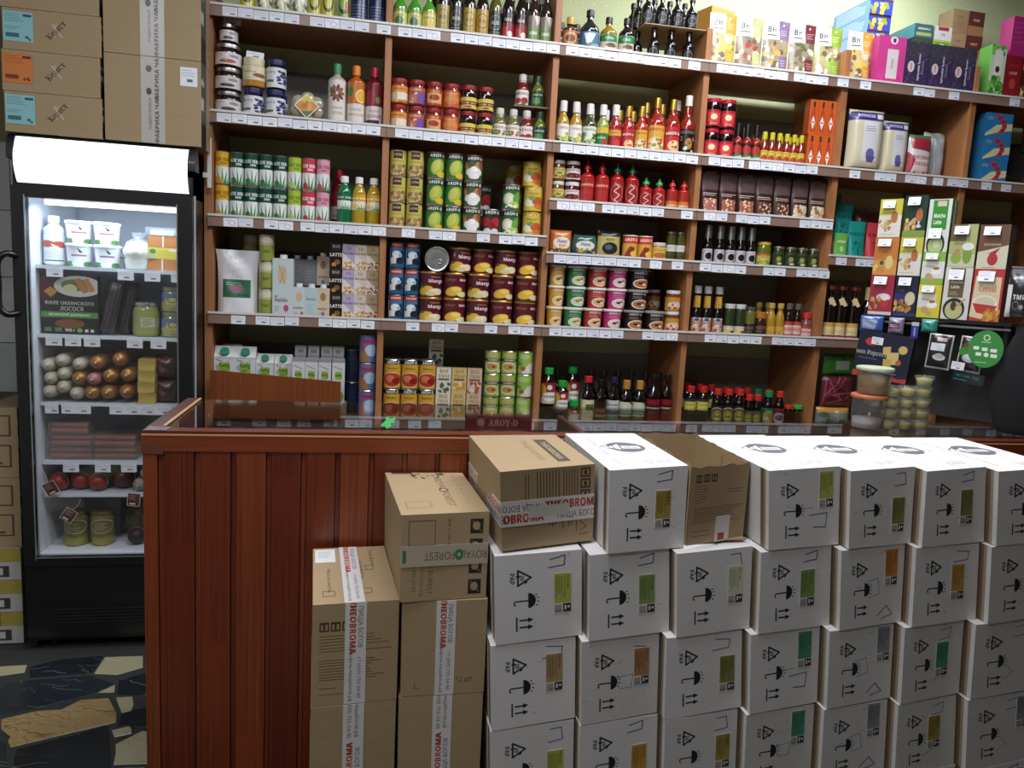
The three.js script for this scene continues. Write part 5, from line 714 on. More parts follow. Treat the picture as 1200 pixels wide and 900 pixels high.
art('blueS', 120, 60, (o) => o.bg('#2f4aa8').r(0, 0, 100, 16, '#4a2a5a').dots(6, 30, 88, 60, 14, 8, ['#d8c23a', '#7a9a3a', '#c2862a']).t('TEA', 50, 30, 22, '#e8e0b0')); art('blueSide', 120, 60, (o) => o.bg('#5a8ac2').rows(8, 10, 84, 80, 6, '#c2d6ea', 2)); art('teaA', 110, 70, (o) => o.bg('#2f5a5a').t('GREENFIELD', 50, 34, 17, '#d8d2b0').r(10, 60, 80, 24, '#8a9a5a')); art('teaB', 110, 70, (o) => o.bg('#b9b4ae').r(20, 4, 60, 26, '#8f2a34').t('TEA', 50, 60, 22, '#5a5650')); art('teaC', 110, 70, (o) => o.bg('#8fae2a').r(8, 12, 84, 40, '#5f8a2a').t('TEA', 50, 34, 22, '#e8ecc8')); art('teaD', 110, 70, (o) => o.bg('#3a4230').t('Chamomile', 50, 36, 18, '#cfd2bc').r(20, 62, 60, 20, '#a8a890')); art('brwB', 110, 120, (o) => o.bg('#8f7350').t('СБОР', 50, 30, 12, '#5a4028').rows(14, 50, 72, 24, 3, '#6a4e30')); art('brwD', 110, 120, (o) => o.bg('#5a2a24').t('FRUIT', 50, 36, 14, '#c9a890').r(0, 60, 100, 40, '#9a6a44'));
kind('blueS', 'tea_box', 'flat blue and yellow box in the tall stack', 'box', pk(0.125, 0.072, 0.3, 'blueS', 'blueSide')); kind('teaA', 'tea_box', 'dark teal tea box atop the tea boxes', 'box', pk(0.108, 0.066, 0.26, 'teaA', '#3a7a84')); kind('teaB', 'tea_box', 'grey tea box with dark red patch', 'box', pk(0.1, 0.066, 0.26, 'teaB', '#8d8a84')); kind('teaC', 'tea_box', 'bright yellow green tea box', 'box', pk(0.1, 0.07, 0.26, 'teaC', '#6f8a24')); kind('teaD', 'tea_box', 'dark olive tea box', 'box', pk(0.1, 0.07, 0.26, 'teaD', '#343a2c')); kind('brwB', 'tea_box', 'kraft brown herbal tea box', 'box', pk(0.096, 0.12, 0.1, 'brwB', '#7a6040')); kind('brwD', 'tea_box', 'maroon and brown fruit tea box', 'box', pk(0.096, 0.12, 0.1, 'brwD', '#6a3a2a'));
art('grnT', 84, 220, (o) => o.bg('#c2ccb0').dots(0, 60, 100, 40, 50, 14, ['#4a9a34', '#2f7a2a', '#7ab84a']).dots(0, 0, 100, 16, 16, 12, ['#4a9a34', '#7ab84a']).r(24, 10, 52, 48, '#d6d8c8').e(50, 46, 14, 6, '#5a1a1a')); art('redT', 90, 200, (o) => o.bg('#8f1420').t('СБОР', 50, 40, 9, '#d8a890').e(50, 64, 20, 12, '#b83a34').rows(20, 20, 60, 8, 2, '#c25a54')); art('frT', 90, 200, (o) => o.bg('#4a1a18').dots(0, 4, 100, 26, 20, 10, ['#8a3a1e', '#c2702e', '#5a6a2a']).t('FRUIT', 50, 40, 8, '#d8b8a0').dots(0, 52, 100, 48, 30, 11, ['#c2862e', '#a84a24', '#d8b88a', '#6a3a1e'])); art('mag', 150, 120, (o) => o.bg('#a8206a').r(54, 0, 40, 30, '#7a1a4a').e(66, 70, 14, 16, '#e2c2d2').r(80, 60, 20, 24, '#d8c2cc').rows(4, 10, 40, 60, 5, '#c24a8a', 2));
kind('grnT', 'tea_box', 'tall narrow tea box with green leaves', 'box', pk(0.088, 0.25, 0.08, 'grnT', '#4a8a34')); kind('redT', 'tea_box', 'plain dark red tea box', 'box', pk(0.092, 0.21, 0.08, 'redT', '#6a1018')); kind('frT', 'tea_box', 'tall tea box with fruit picture', 'box', pk(0.096, 0.21, 0.08, 'frT', '#4a1a18')); kind('mag', 'incense_box', 'wide magenta box standing on dark red tea boxes', 'box', pk(0.2, 0.19, 0.08, 'mag', '#8f1a5a'));
art('rice', 150, 220, (o) => o.bg('#cfc6a4').r(0, 4, 100, 14, '#2f2a7a').t('ФУНЧОЗА', 40, 11, 7, '#d8d6e2').r(70, 7, 22, 8, '#e2e0e6').r(32, 20, 44, 62, '#d8d8da').e(56, 70, 12, 8, '#6a64a8').p([[44, 74], [72, 74], [66, 84], [50, 84]], '#5a549a').rows(38, 26, 34, 10, 3, '#4a4a52').grain(0.2, 150, '170,156,110').r(0, 92, 100, 8, '#2a2470')); art('rgb', 120, 170, (o) => o.bg('#d8d2cc').p([[0, 0], [100, 6], [90, 40], [10, 34]], '#a8283a').r(0, 0, 100, 8, '#2f8a4a').t('РИСОВАЯ', 50, 54, 11, '#b8243a').t('ЛАПША', 54, 68, 12, '#b8243a').p([[0, 40], [24, 60], [10, 94], [0, 94]], '#a8283a').dots(4, 84, 92, 12, 16, 4, ['#b8243a'])); art('clrN', 110, 200, (o) => o.bg('#b9c6cc').rows(14, 30, 70, 60, 12, '#8fb0c2', 2.2).l([[30, 4], [46, 98]], '#dfe8ec', 5).r(6, 0, 88, 14, '#a8a8a2'));
kind('rice', 'noodle_bag', 'large clear noodle bag with purple header', 'bag', bg(0.19, 0.3, 0.09, 'rice', '#c2b994', { neck: 0 })); kind('rice2', 'noodle_bag', 'smaller clear noodle bag with purple header', 'bag', bg(0.142, 0.265, 0.07, 'rice', '#c2b994', { neck: 0 })); kind('rgb', 'noodle_bag', 'white noodle bag with red print and green top', 'bag', bg(0.132, 0.21, 0.06, 'rgb', '#c9c2bc', {})); kind('clrN', 'noodle_bag', 'crinkled pale blue clear noodle bag', 'bag', bg(0.13, 0.245, 0.07, 'clrN', '#a9b6bc', { crumple: 0.009 }));
art('shr', 150, 110, (o) => { o.bg('#1f7ab8').p([[0, 90], [40, 50], [100, 40], [100, 70], [50, 80], [0, 100]], '#d8cf9a').rows(6, 16, 24, 16, 2, '#cfe0ea', 2); for (let i = 0; i < 9; i++) o.e(44 + 26 * Math.sin(i * 0.33), 12 + i * 8.6, 11 - i * 0.4, 8, i % 2 ? '#a81e34' : '#c23a4a'); o.l([[40, 8], [10, 30]], '#a81e34', 2); }); kind('shr', 'cracker_box', 'blue and cream cracker box with red shrimp', 'box', pk(0.155, 0.115, 0.09, 'shr', '#1f6a9a'));
art('cac', 84, 180, (o) => { o.bg('#128f86').t('КАКАО', 50, 34, 13, '#0a4a48').l([[50, 90], [50, 74]], '#0a4a48', 5); o.dots(22, 52, 56, 26, 34, 3, ['#0a4a48']); }); art('kar', 84, 180, (o) => { o.bg('#c2323a').t('КЭРОБ', 50, 34, 13, '#6a1014').l([[50, 90], [50, 74]], '#6a1014', 5); o.dots(22, 52, 56, 26, 34, 3, ['#7a1418']); }); art('urb', 70, 100, (o) => o.bg('#5fae3f').t('УРБЕЧ', 50, 34, 15, '#e2f0d0').e(50, 64, 16, 12, '#9ad27a').rows(18, 84, 60, 8, 2, '#d8ecc8'));
kind('cac', 'cocoa_bag', 'teal folded-top cocoa bag with tree print', 'bag', bg(0.1, 0.185, 0.06, 'cac', '#0f7a72', { pouch: 1, neck: 0 })); kind('kar', 'cocoa_bag', 'red folded-top carob bag with tree print', 'bag', bg(0.104, 0.185, 0.06, 'kar', '#a82a32', { pouch: 1, neck: 0 })); kind('urb', 'sample_bag', 'small bright green bag on the cocoa shelf', 'bag', bg(0.072, 0.12, 0.03, 'urb', '#4a9a34', { pouch: 1, neck: 0 })); kind('drk', 'dried_fruit_bag', 'crinkled brown see-through bag behind the carob bag', 'bag', bg(0.17, 0.25, 0.08, art('drk', 70, 90, (o) => o.bg('#4a2016').dots(0, 20, 100, 80, 40, 8, ['#5f2a1a', '#7a3a1e', '#3a1810'])), '#3a1810', { crumple: 0.01 }));
art('wine', 84, 110, (o) => o.bg('#dcc88f').r(0, 0, 100, 26, '#d2a03a').p([[0, 100], [0, 86], [50, 78], [100, 90], [100, 100]], '#a8342a').rows(16, 46, 68, 22, 3, '#9a7a3a')); kind('wine', 'wine_bottle', 'dark bottle with red wax collar, paper tag and cream label', 'bottle', [...bottle(0.03, 0.265, { c: '#160c0a', cap: '#5a1a18', bh: 0.62, nr: 0.012, cr: 0.026, ch: 0.012, art: 'wine', y0: 0.02, y1: 0.5, sl: 0.2 }), ['paper_tag', (() => { const g = box(0.026, 0.045, 0.001, 0.002, 0.185, 0.028, 0.5); return g; })(), M('#d8bb86', 0.7)]]);
kind('wineB', 'wine_bottle', 'dark bottle with pale gold foil neck', 'bottle', bottle(0.03, 0.27, { c: '#120c0a', cap: '#a8a06a', bh: 0.6, nr: 0.013, cr: 0.016, ch: 0.06 }));
art('grnBag', 100, 60, (o) => o.bg('#3a8a24').r(30, 30, 40, 40, '#a8b09a').dots(4, 4, 92, 20, 16, 4, ['#2a6a18'])); art('candy', 110, 90, (o) => { o.bg('#5a2028'); for (let i = 0; i < 16; i++) o.l([[rnd() * 100, rnd() * 100], [rnd() * 100, rnd() * 100]], ['#8f3a44', '#a85a60', '#7a2a34'][i % 3], 4); }); art('tissue', 110, 60, (o) => o.bg('#b9bcc2').r(0, 0, 100, 26, '#d88a24').dots(10, 30, 80, 60, 12, 9, ['#e2e4e8', '#8a8d96', '#5a5d66'])); kind('grnBag', 'snack_bag', 'flat bright green bag in the shaded bottom bay', 'packet', bg(0.2, 0.11, 0.05, 'grnBag', '#2a6a18', {})); kind('candy', 'snack_bag', 'clear bag of dark red sticks', 'packet', bg(0.19, 0.16, 0.06, 'candy', '#4a1a20', { crumple: 0.008 })); kind('tissue', 'snack_bag', 'white and orange flat packet under the red sticks', 'packet', bg(0.2, 0.09, 0.06, 'tissue', '#a4a6ac', {}));
kind('blkBag', 'plastic_bag', 'black glossy crumpled plastic bag on the shelf', 'bag', [['body', bagGeo(0.24, 0.24, 0.14, '#1a1c1b', '#1a1c1b', { crumple: 0.022 }), M('#1c1f1e', 0.25, { clearcoat: 0.5 })]]);

// ---------- stock on the shelves (x in metres along the shelving) ----------
// first bay
put('creamCan', S.a, [-0.497], {}); put('coco', S.a, [-0.436, -0.374, -0.309]); put('yelCan', S.a, [-0.239, -0.183]); put('kiwiCan', S.a, [-0.105]); put('blueCan', S.a, [-0.045, 0.027]);
put('hexJar', S.b, [-0.584], { n: 2 }); put('hexJarR', S.b + 0.188, [-0.584]); put('hexJarS', S.b + 0.282, [-0.58]);
put('blueJar', S.b, [-0.481, -0.391]); put('redJar', S.b, [-0.389], { z: -0.15 }); put('honeyJar', S.b + 0.1215, [-0.481]); put('blueJar', S.b + 0.1215, [-0.391], { label: 'blueberry jam jar standing on another blueberry jar', group: 'blueberry jam jar with dark blue lid' });
put('syA', S.b, [-0.137]); put('syB', S.b, [-0.058]); put('syC', S.b, [0.022]);
{ const t = thing('sweet_box', 'clear plastic flower-shaped sweet box with diamond label', 'box', [-0.261, S.b - 0.0112, -0.07]);
  const lobes = []; for (let i = 0; i < 6; i++) { const g = new THREE.SphereGeometry(0.034, 14, 10); g.scale(1, 1, 0.8); g.translate(0.042 * Math.cos(i * 1.047 + 0.5), 0.066 + 0.032 * Math.sin(i * 1.047 + 0.5), 0); lobes.push(g); }
  part('tray', join(...lobes), M('#a9a08a', 0.12, { clearcoat: 1 }), t);
  const q = boxA(0.074, 0.074, 0.002, { f: 'flower', s: '#cfc9b8' }); q.translate(0, -0.037, 0); const m = part('label', q, pm('flower'), t); m.position.set(0, 0.066, 0.036); m.rotation.set(-0.06, 0, Math.PI / 4); }
for (const [k, xs] of [['aloeY', [-0.602]], ['aloeG', [-0.545, -0.487, -0.429, -0.369]], ['aloeL', [-0.31]], ['aloeR', [-0.25]], ['aloeP', [-0.191]]]) put(k, S.c, xs, { n: 2 });
put('aloeBG', S.c, [-0.095]); put('aloeBY', S.c, [-0.029, 0.036]); put('syC', S.c, [-0.123], { z: -0.2, label: 'dim dark red bottle behind the aloe cans', group: 'dim bottles at the back' });
put('foil', S.f, [-0.572], { z: -0.07 }); put('oat', S.f, [-0.456], { n: 3 }); put('oat', S.f, [-0.504], { n: 3, z: -0.16, label: 'tall olive can in the shaded back row' });
put('nemo', S.f, [-0.39]); put('nemoS', S.f, [-0.31]); put('nemoB', S.f, [-0.251]); put('nemoP', S.f, [-0.192]); put('greyC', S.f, [-0.299, -0.244], { n: 2, z: -0.17 }); put('nemoP', S.f + 0.14, [-0.191], { z: -0.17, label: 'beige milk carton raised in the back row' }); put('greyC', S.f, [-0.191], { z: -0.17, h: 0.14, label: 'grey milk carton under the raised beige carton' });
put('latte', S.f, [-0.129], { n: 3 }); put('lilac', S.f, [-0.072], { n: 3 }); put('cream', S.f, [-0.013], { n: 3 }); put('tanC', S.f, [0.043], { n: 3 });
{ const t = thing('cardboard_tray', 'shallow cardboard tray under the gable cartons', 'tray', [-0.463, S.g - 0.0112, -0.12]); part('tray', boxA(0.345, 0.1, 0.2, { f: 'bplain', s: 'bplain' }), pm('bplain'), t); }
put('kingC', S.g + 0.102, [-0.6, -0.512], { z: -0.07 }); put('kingL', S.g + 0.102, [-0.43, -0.355], { z: -0.08 }); put('kingC', S.g + 0.102, [-0.582], { z: -0.165, label: 'white gable carton in the dark behind the logo cartons' });
{ const t = thing('cardboard_tray', 'shallow cardboard tray under the slim flower cartons', 'tray', [-0.184, S.g - 0.0112, -0.09]); part('tray', boxA(0.232, 0.06, 0.14, { f: 'bplain', s: 'bplain' }), pm('bplain'), t); }
put('kingF', S.g + 0.062, [-0.28, -0.222, -0.164, -0.106], { z: -0.05 }); put('kingT', S.g + 0.062, [-0.276, -0.218, -0.161, -0.102], { z: -0.112 });
put('bluM', S.g, [0.031], { n: 3 }); put('bluD', S.g, [-0.046], { n: 2, z: -0.14 });
// second bay
put('limeB', S.a, [0.114, 0.174]); put('lemB', S.a, [0.235]); put('oilA', S.a, [0.294]); put('oilB', S.a, [0.358]); put('oilC', S.a, [0.425]); put('oilD', S.a, [0.488]); put('oilE', S.a, [0.551]); put('pomB', S.a, [0.611, 0.667]); put('grapB', S.a, [0.729, 0.788]);
put('oilB', S.a, [0.279, 0.346, 0.413, 0.481, 0.549, 0.626, 0.703, 0.765], { z: -0.18, label: 'dark bottle in the second row of the top shelf', group: 'dark bottles in the back row' });
put('rjO', S.b, [0.126], { n: 2 }); put('rjV', S.b, [0.198], { n: 2 }); put('rjR', S.b, [0.274], { n: 2 }); put('rjS', S.b, [0.348], { n: 2 }); put('rjY', S.b, [0.426, 0.501], { n: 2 });
put('mxW', S.b, [0.566, 0.626]); put('mxR', S.b, [0.691]); put('mxG', S.b, [0.759]); put('mxR', 2.4005, [0.679], { z: -0.09, label: 'small red salsa bottle standing on the little ledge' }); put('mxG', 2.4005, [0.75], { z: -0.09, label: 'small green salsa bottle standing on the little ledge' });
put('mush', S.c, [0.132, 0.208], { n: 3 }); put('arM', S.c, [0.298, 0.381], { n: 3 }); put('arL', S.c, [0.468], { n: 3 }); put('arR', S.c, [0.557]); put('arR', S.c, [0.535], { n: 2, z: -0.2, label: 'red rambutan can in the second row' }); put('arJ', S.c, [0.645], { n: 2 }); put('yfr', S.c, [0.756], { n: 2 }); put('yfr', S.c + 0.2312, [0.756], { z: -0.11, label: 'glossy yellow fruit can set back on top of two others' }); put('yfr', S.c, [0.694], { n: 3, z: -0.27, label: 'yellow fruit can in the shaded back column' });
put('cow', S.f, [0.139, 0.21], { n: 3 }); put('mgA', S.f, [0.294, 0.513], { n: 2 }); put('mgB', S.f, [0.404, 0.624, 0.738], { n: 2 });
put('lying', S.f + 0.2295, [0.318], { z: -0.064, spin: 0 }); put('mgA', S.f + 0.2292, [0.438, 0.65], { z: -0.07, label: 'maroon mango can with white lettering in the top row' }); put('mgB', S.f + 0.2292, [0.543, 0.758], { z: -0.08, label: 'maroon mango can with gold lettering in the top row' });
put('arY', S.g, [0.136, 0.215, 0.294], { n: 2 }); put('roiG', S.g, [0.369], { n: 2 }); put('roiY', S.g, [0.441], { n: 2 }); put('roiR', S.g, [0.514], { n: 2 }); put('roiG', S.g, [0.344], { n: 3, z: -0.2, label: 'soup carton stack in the dim back row' }); put('eggp', S.g, [0.598, 0.676], { n: 3 }); put('beans', S.g, [0.758], { n: 3 });
// third bay
put('amberB', S.a, [0.878]); put('agaveB', S.a, [0.969]); put('goldB', S.a, [1.058]); put('darkB', S.a, [1.144]); put('darkB', S.a, [0.88, 0.951, 1.024, 1.096], { z: -0.22, label: 'black bottle in the dim second row of the top shelf', group: 'black bottles behind' });
put('beer', S.a, [1.277, 1.36, 1.448], { z: -0.06 });
{ const t = thing('cardboard_sheet', 'thin cardboard sheet between two layers of small black bottles', 'cardboard', [1.362, S.a + 0.1348, -0.19]); part('sheet', boxA(0.3, 0.004, 0.34, { f: 'bplain', s: 'bplain' }), pm('bplain'), t); }
put('beer', S.a + 0.1512, [1.236, 1.306, 1.381, 1.452], { z: -0.06, label: 'small black bottle standing on the cardboard sheet' }); put('beer', S.a + 0.1512, [1.223, 1.298, 1.373, 1.448], { z: -0.14, label: 'small black bottle, second row on the cardboard sheet' }); put('beer', S.a + 0.1512, [1.223, 1.298, 1.373], { z: -0.22, label: 'small black bottle, third row on the cardboard sheet' });
put('beer', S.a, [1.223, 1.306, 1.389], { z: -0.14, label: 'small black bottle, second row under the cardboard sheet' });
{ const t = thing('envelope_box', 'plain orange cardboard box tilted on the shelf top', 'box', [1.66, S.a - 0.0112, -0.3]); part('body', boxA(0.15, 0.33, 0.16, { f: '#c98a2e', s: '#b87a26', t: '#d29a42' }), pm(swatch('#c98a2e')), t); t.rotation.y = 0.3; }
put('scW', S.b, [0.87, 0.93]); put('scG', S.b, [0.996]); put('scN', S.b, [1.06]); put('scR', S.b, [1.12]); put('scS', S.b, [1.183]); put('scT', S.b, [1.248]); put('scO', S.b, [1.326]); put('scP', S.b, [1.409]); put('scD', S.b, [1.491]);
put('scW', S.b, [0.891, 0.96, 1.029, 1.103], { z: -0.16, label: 'white capped sauce bottle in the second row', group: 'second row sauce bottles' }); put('scS', S.b, [1.17, 1.237], { z: -0.16, label: 'gold capped sauce bottle in the second row', group: 'second row sauce bottles' }); put('scP', S.b, [1.309, 1.389], { z: -0.17, label: 'large gold capped bottle in the second row', group: 'second row sauce bottles' }); put('scD', S.b, [1.463], { z: -0.17, label: 'tall grey capped sauce bottle in the second row' });
put('jr1', S.d, [0.863], { n: 2 }); put('jr2', S.d, [0.933], { n: 2 }); put('srR', S.d, [0.997, 1.074]); put('srW', S.d, [1.147, 1.221]); put('srS', S.d, [1.291, 1.358]); put('srT', S.d, [1.425, 1.488]); put('srR', S.d, [1.044], { z: -0.16, label: 'red squeeze bottle in the second row' }); put('srW', S.d, [1.124, 1.199], { z: -0.16, label: 'green nozzled squeeze bottle in the second row' }); put('srT', S.d, [1.396], { z: -0.15, label: 'short red nozzled bottle in the second row' });
put('snA', S.e, [0.891]); put('snB', S.e, [1.007]); put('weed', S.e, [1.127]); put('arP', S.e, [1.245, 1.324]); put('arP2', S.e, [1.398]); put('herb', S.e, [1.468, 1.521]);
put('cupY', S.f, [0.885], { n: 3 }); put('cupG', S.f, [0.98], { n: 3 }); put('cupR', S.f, [1.084], { n: 3 }); put('cupP', S.f, [1.183], { n: 3 }); put('cupK', S.f, [1.287], { n: 3 }); put('cupK', S.f, [1.394], { label: 'black noodle cup standing alone beside the cup stacks' }); put('jamO', S.f, [1.494], { n: 2 }); put('jamO', S.f, [1.424], { n: 2, z: -0.2, label: 'dim orange jar in the second row' });
put('soyG', S.g, [0.875]); put('soyGm', S.g, [0.945]); put('soyGs', S.g, [1.01]); put('soyG', S.g, [1.012], { z: -0.13, label: 'tall green capped soy bottle behind the squat one' }); put('soyW', S.g, [1.07]); put('soyD', S.g, [1.14]); put('soyP', S.g, [1.203]); put('soyO', S.g, [1.269, 1.338]); put('soyM', S.g, [1.411]); put('soyN', S.g, [1.481]); put('soyB', S.g, [0.942, 1.114, 1.179, 1.254, 1.324, 1.4, 1.467], { z: -0.15 });
// fourth bay
put('bhO', S.a, [1.639], { spin: 0.1 }); put('bhL', S.a, [1.774], { spin: 0.1 }); put('bhV', S.a, [1.914], { spin: 0.1 }); put('bhW', S.a, [2.061], { spin: 0.1 }); put('bhG', S.a, [2.204], { spin: 0.1 });
put('hotJ', S.b, [1.606, 1.683], { n: 2 }); put('hotB', S.b, [1.74, 1.793, 1.846]); put('hotY', S.b, [1.894, 1.937, 1.98, 2.023, 2.067, 2.11]); put('hotB', S.b, [1.758, 1.811], { z: -0.15, label: 'black capped hot sauce bottle in the second row' }); put('hotY', S.b, [1.866, 1.911, 1.956, 2.002, 2.047, 2.088], { z: -0.13, label: 'yellow capped hot sauce bottle in the second row' }); put('tab', S.b, [2.138, 2.191, 2.242], { n: 2, spin: 0.02 });
put('cocA', S.d, [1.614], { z: -0.05 }); put('cocB', S.d, [1.703, 1.799], { z: -0.05 }); put('cocC', S.d, [1.9, 2], { z: -0.05 }); put('cocD', S.d, [2.101, 2.197], { z: -0.05 });
put('foilS', S.e, [1.63, 1.692, 1.749, 1.803, 1.859]); put('must', S.e, [1.928]); put('olv', S.e, [2.009, 2.074, 2.137, 2.203]);
put('terA', S.f, [1.601, 1.655, 1.714]); put('relW', S.f, [1.778, 1.835]); put('olvJ', S.f, [1.891]); put('brnJ', S.f, [1.949]); put('gldV', S.f, [2.005, 2.059]); put('redV', S.f, [2.112, 2.166]); put('redJ', S.f, [2.227]); put('gldV', S.f, [1.978, 2.029], { z: -0.14, label: 'golden vinegar bottle in the second row' }); put('relW', S.f, [1.76, 1.815], { z: -0.15, label: 'white lidded jar in the second row' });
put('kikL', S.g, [1.608, 1.674]); put('kik', S.g, [1.753, 1.814, 1.875]); put('kikS', S.g, [1.929, 1.974]); put('kikG', S.g, [2.036]); put('kikR', S.g, [2.103]); put('kikK', S.g, [2.166]); put('kikJ', S.g, [2.229]); put('kikL', S.g, [1.626, 1.7, 1.764], { z: -0.15, label: 'red capped soy bottle in the second row', group: 'second row soy bottles' }); put('kik', S.g, [1.839, 1.904, 1.961], { z: -0.14, label: 'red capped arched-label soy bottle in the second row', group: 'second row soy bottles' }); put('kikG', S.g, [2.013], { z: -0.14, label: 'green capped soy bottle in the second row' }); put('kikR', S.g, [2.075], { z: -0.14, label: 'dark red labelled soy bottle in the second row' });
// fifth and sixth bays
put('bhO', S.a, [2.362], { label: 'orange dried fruit bag beside the magenta incense box' }); put('pink', S.a, [2.508], { z: -0.06, spin: 0.01 }); put('purp', S.a, [2.649, 2.784, 2.92], { z: -0.07, spin: 0.01 });
put('blueS', S.a + 0.2142, [2.465], { n: 3, z: -0.27, spin: 0.01, label: 'flat blue and yellow box in the tall stack' });
{ const t = thing('cardboard_tray', 'brown carton lifting the tea boxes behind the incense', 'tray', [2.69, S.a - 0.0112, -0.27]); part('body', boxA(0.46, 0.213, 0.28, { f: 'bplain', s: 'bplain' }), pm('bplain'), t); t.position.x += 0.0; }
put('teaC', S.a + 0.2142, [2.846], { z: -0.27, spin: 0.01 }); put('teaD', S.a + 0.2142, [2.737], { z: -0.27, spin: 0.01 }); put('teaA', S.a + 0.2848, [2.735], { z: -0.27, spin: 0.01 }); put('teaB', S.a + 0.2848, [2.846], { z: -0.27, spin: 0.01 });
put('brwB', S.a + 0.25, [3.028], { n: 2, z: -0.3 }); put('brwD', S.a + 0.25, [3.127], { n: 2, z: -0.3 });
{ const t = thing('cardboard_tray', 'brown carton lifting the herbal tea boxes', 'tray', [3.09, S.a - 0.0112, -0.3]); part('body', boxA(0.22, 0.249, 0.12, { f: 'bplain', s: 'bplain' }), pm('bplain'), t); }
put('grnT', S.a, [3.073], { z: -0.05, spin: 0.02 }); put('redT', S.a, [3.169], { z: -0.05, spin: 0.02 }); put('frT', S.a, [3.269], { z: -0.05, spin: 0.02 }); put('mag', S.a + 0.2105, [3.244], { z: -0.06, spin: 0.02 });
put('rice', S.b, [2.41], { z: -0.06 }); put('rice2', S.b, [2.586], { z: -0.07 }); put('rgb', S.b, [2.724], { z: -0.06 }); put('clrN', S.b, [2.857], { z: -0.13, spin: 0.1 });
put('shr', S.b, [3.137], { n: 3, spin: 0.03 }); put('blkBag', S.b, [3.351], { z: -0.17, label: 'black glossy plastic bag beside the shrimp cracker boxes' });
put('urb', S.c, [2.332], { z: -0.04 }); put('cac', S.c, [2.427], { z: -0.06 }); put('cac', S.c + 0.09, [2.401], { z: -0.14, n: 1, label: 'teal cocoa bag raised in the second row' }); put('cac', S.c + 0.15, [2.381], { z: -0.22, label: 'teal cocoa bag raised highest in the third row' }); put('kar', S.c, [2.534], { z: -0.06 }); put('drk', S.c, [2.578], { z: -0.2 });
{ const t = thing('cardboard_tray', 'cardboard carton lifting the rear cocoa bags', 'tray', [2.391, S.c - 0.0112, -0.18]); part('body', boxA(0.11, 0.089, 0.14, { f: 'bplain', s: 'bplain' }), pm('bplain'), t); const u = part('step', boxA(0.11, 0.06, 0.06, { f: 'bplain', s: 'bplain' }), pm('bplain'), t); u.position.set(0, 0.0895, -0.04); }
put('wine', S.f, [2.326, 2.386, 2.46]); put('wineB', S.f, [2.537]); put('wine', S.f, [2.374, 2.447], { z: -0.14, label: 'dark wax collared bottle in the second row' });
put('tissue', S.g, [2.408], { z: -0.07 }); put('candy', S.g + 0.092, [2.418], { z: -0.07 }); put('grnBag', S.g + 0.254, [2.428], { z: -0.08 }); put('blkBag', S.c, [3.297], { z: -0.2, label: 'black plastic bag behind the tea boxes' });
{ // small white cards standing on the jam tower and the honey jar
  for (const [x, y, z, l] of [[-0.567, S.b + 0.352, -0.05, 'white price card on top of the jar tower'], [-0.475, S.b + 0.2285, -0.05, 'white price card on the honey jar']]) { const t = thing('price_card', l, 'price card', [x, y, z], 0.1); t.rotation.x = -0.5; part('card', boxA(0.07, 0.036, 0.001, { f: 'tagA', s: '#dadad6' }), pm('tagA'), t); }
}
// shuffle neighbours apart and away from the uprights, as stock stands on a shelf
{ const E = items.filter((e) => e.t.position.x > -0.66 && e.t.position.z < 0), bay = (x) => { let b = 0; while (b < 5 && x > DIV[b + 1]) b++; return b; };
  for (const e of E) e.b = bay(e.t.position.x);
  for (let k = 0; k < 60; k++) {
    for (let i = 0; i < E.length; i++) for (let j = i + 1; j < E.length; j++) {
      const A = E[i], B = E[j], a = A.t.position, b = B.t.position; if (A.b !== B.b || Math.abs(a.z - b.z) > 0.8 * (A.hz + B.hz) || a.y > b.y + B.h - 0.003 || b.y > a.y + A.h - 0.003) continue;
      const gap = A.hx + B.hx + 0.0012 - Math.abs(a.x - b.x); if (gap <= 0 || (Math.abs(a.x - b.x) < 0.002)) continue;
      const s = a.x < b.x ? -1 : 1; a.x += (s * gap) / 2; b.x -= (s * gap) / 2;
    }
    for (const e of E) { const lo = DIV[e.b] + (e.b ? 0.0148 : 0.0168) + e.hx + 0.0005, hi = DIV[e.b + 1] - 0.0148 - e.hx - 0.0005; e.t.position.x = Math.min(hi, Math.max(lo, e.t.position.x)); }
  }
}

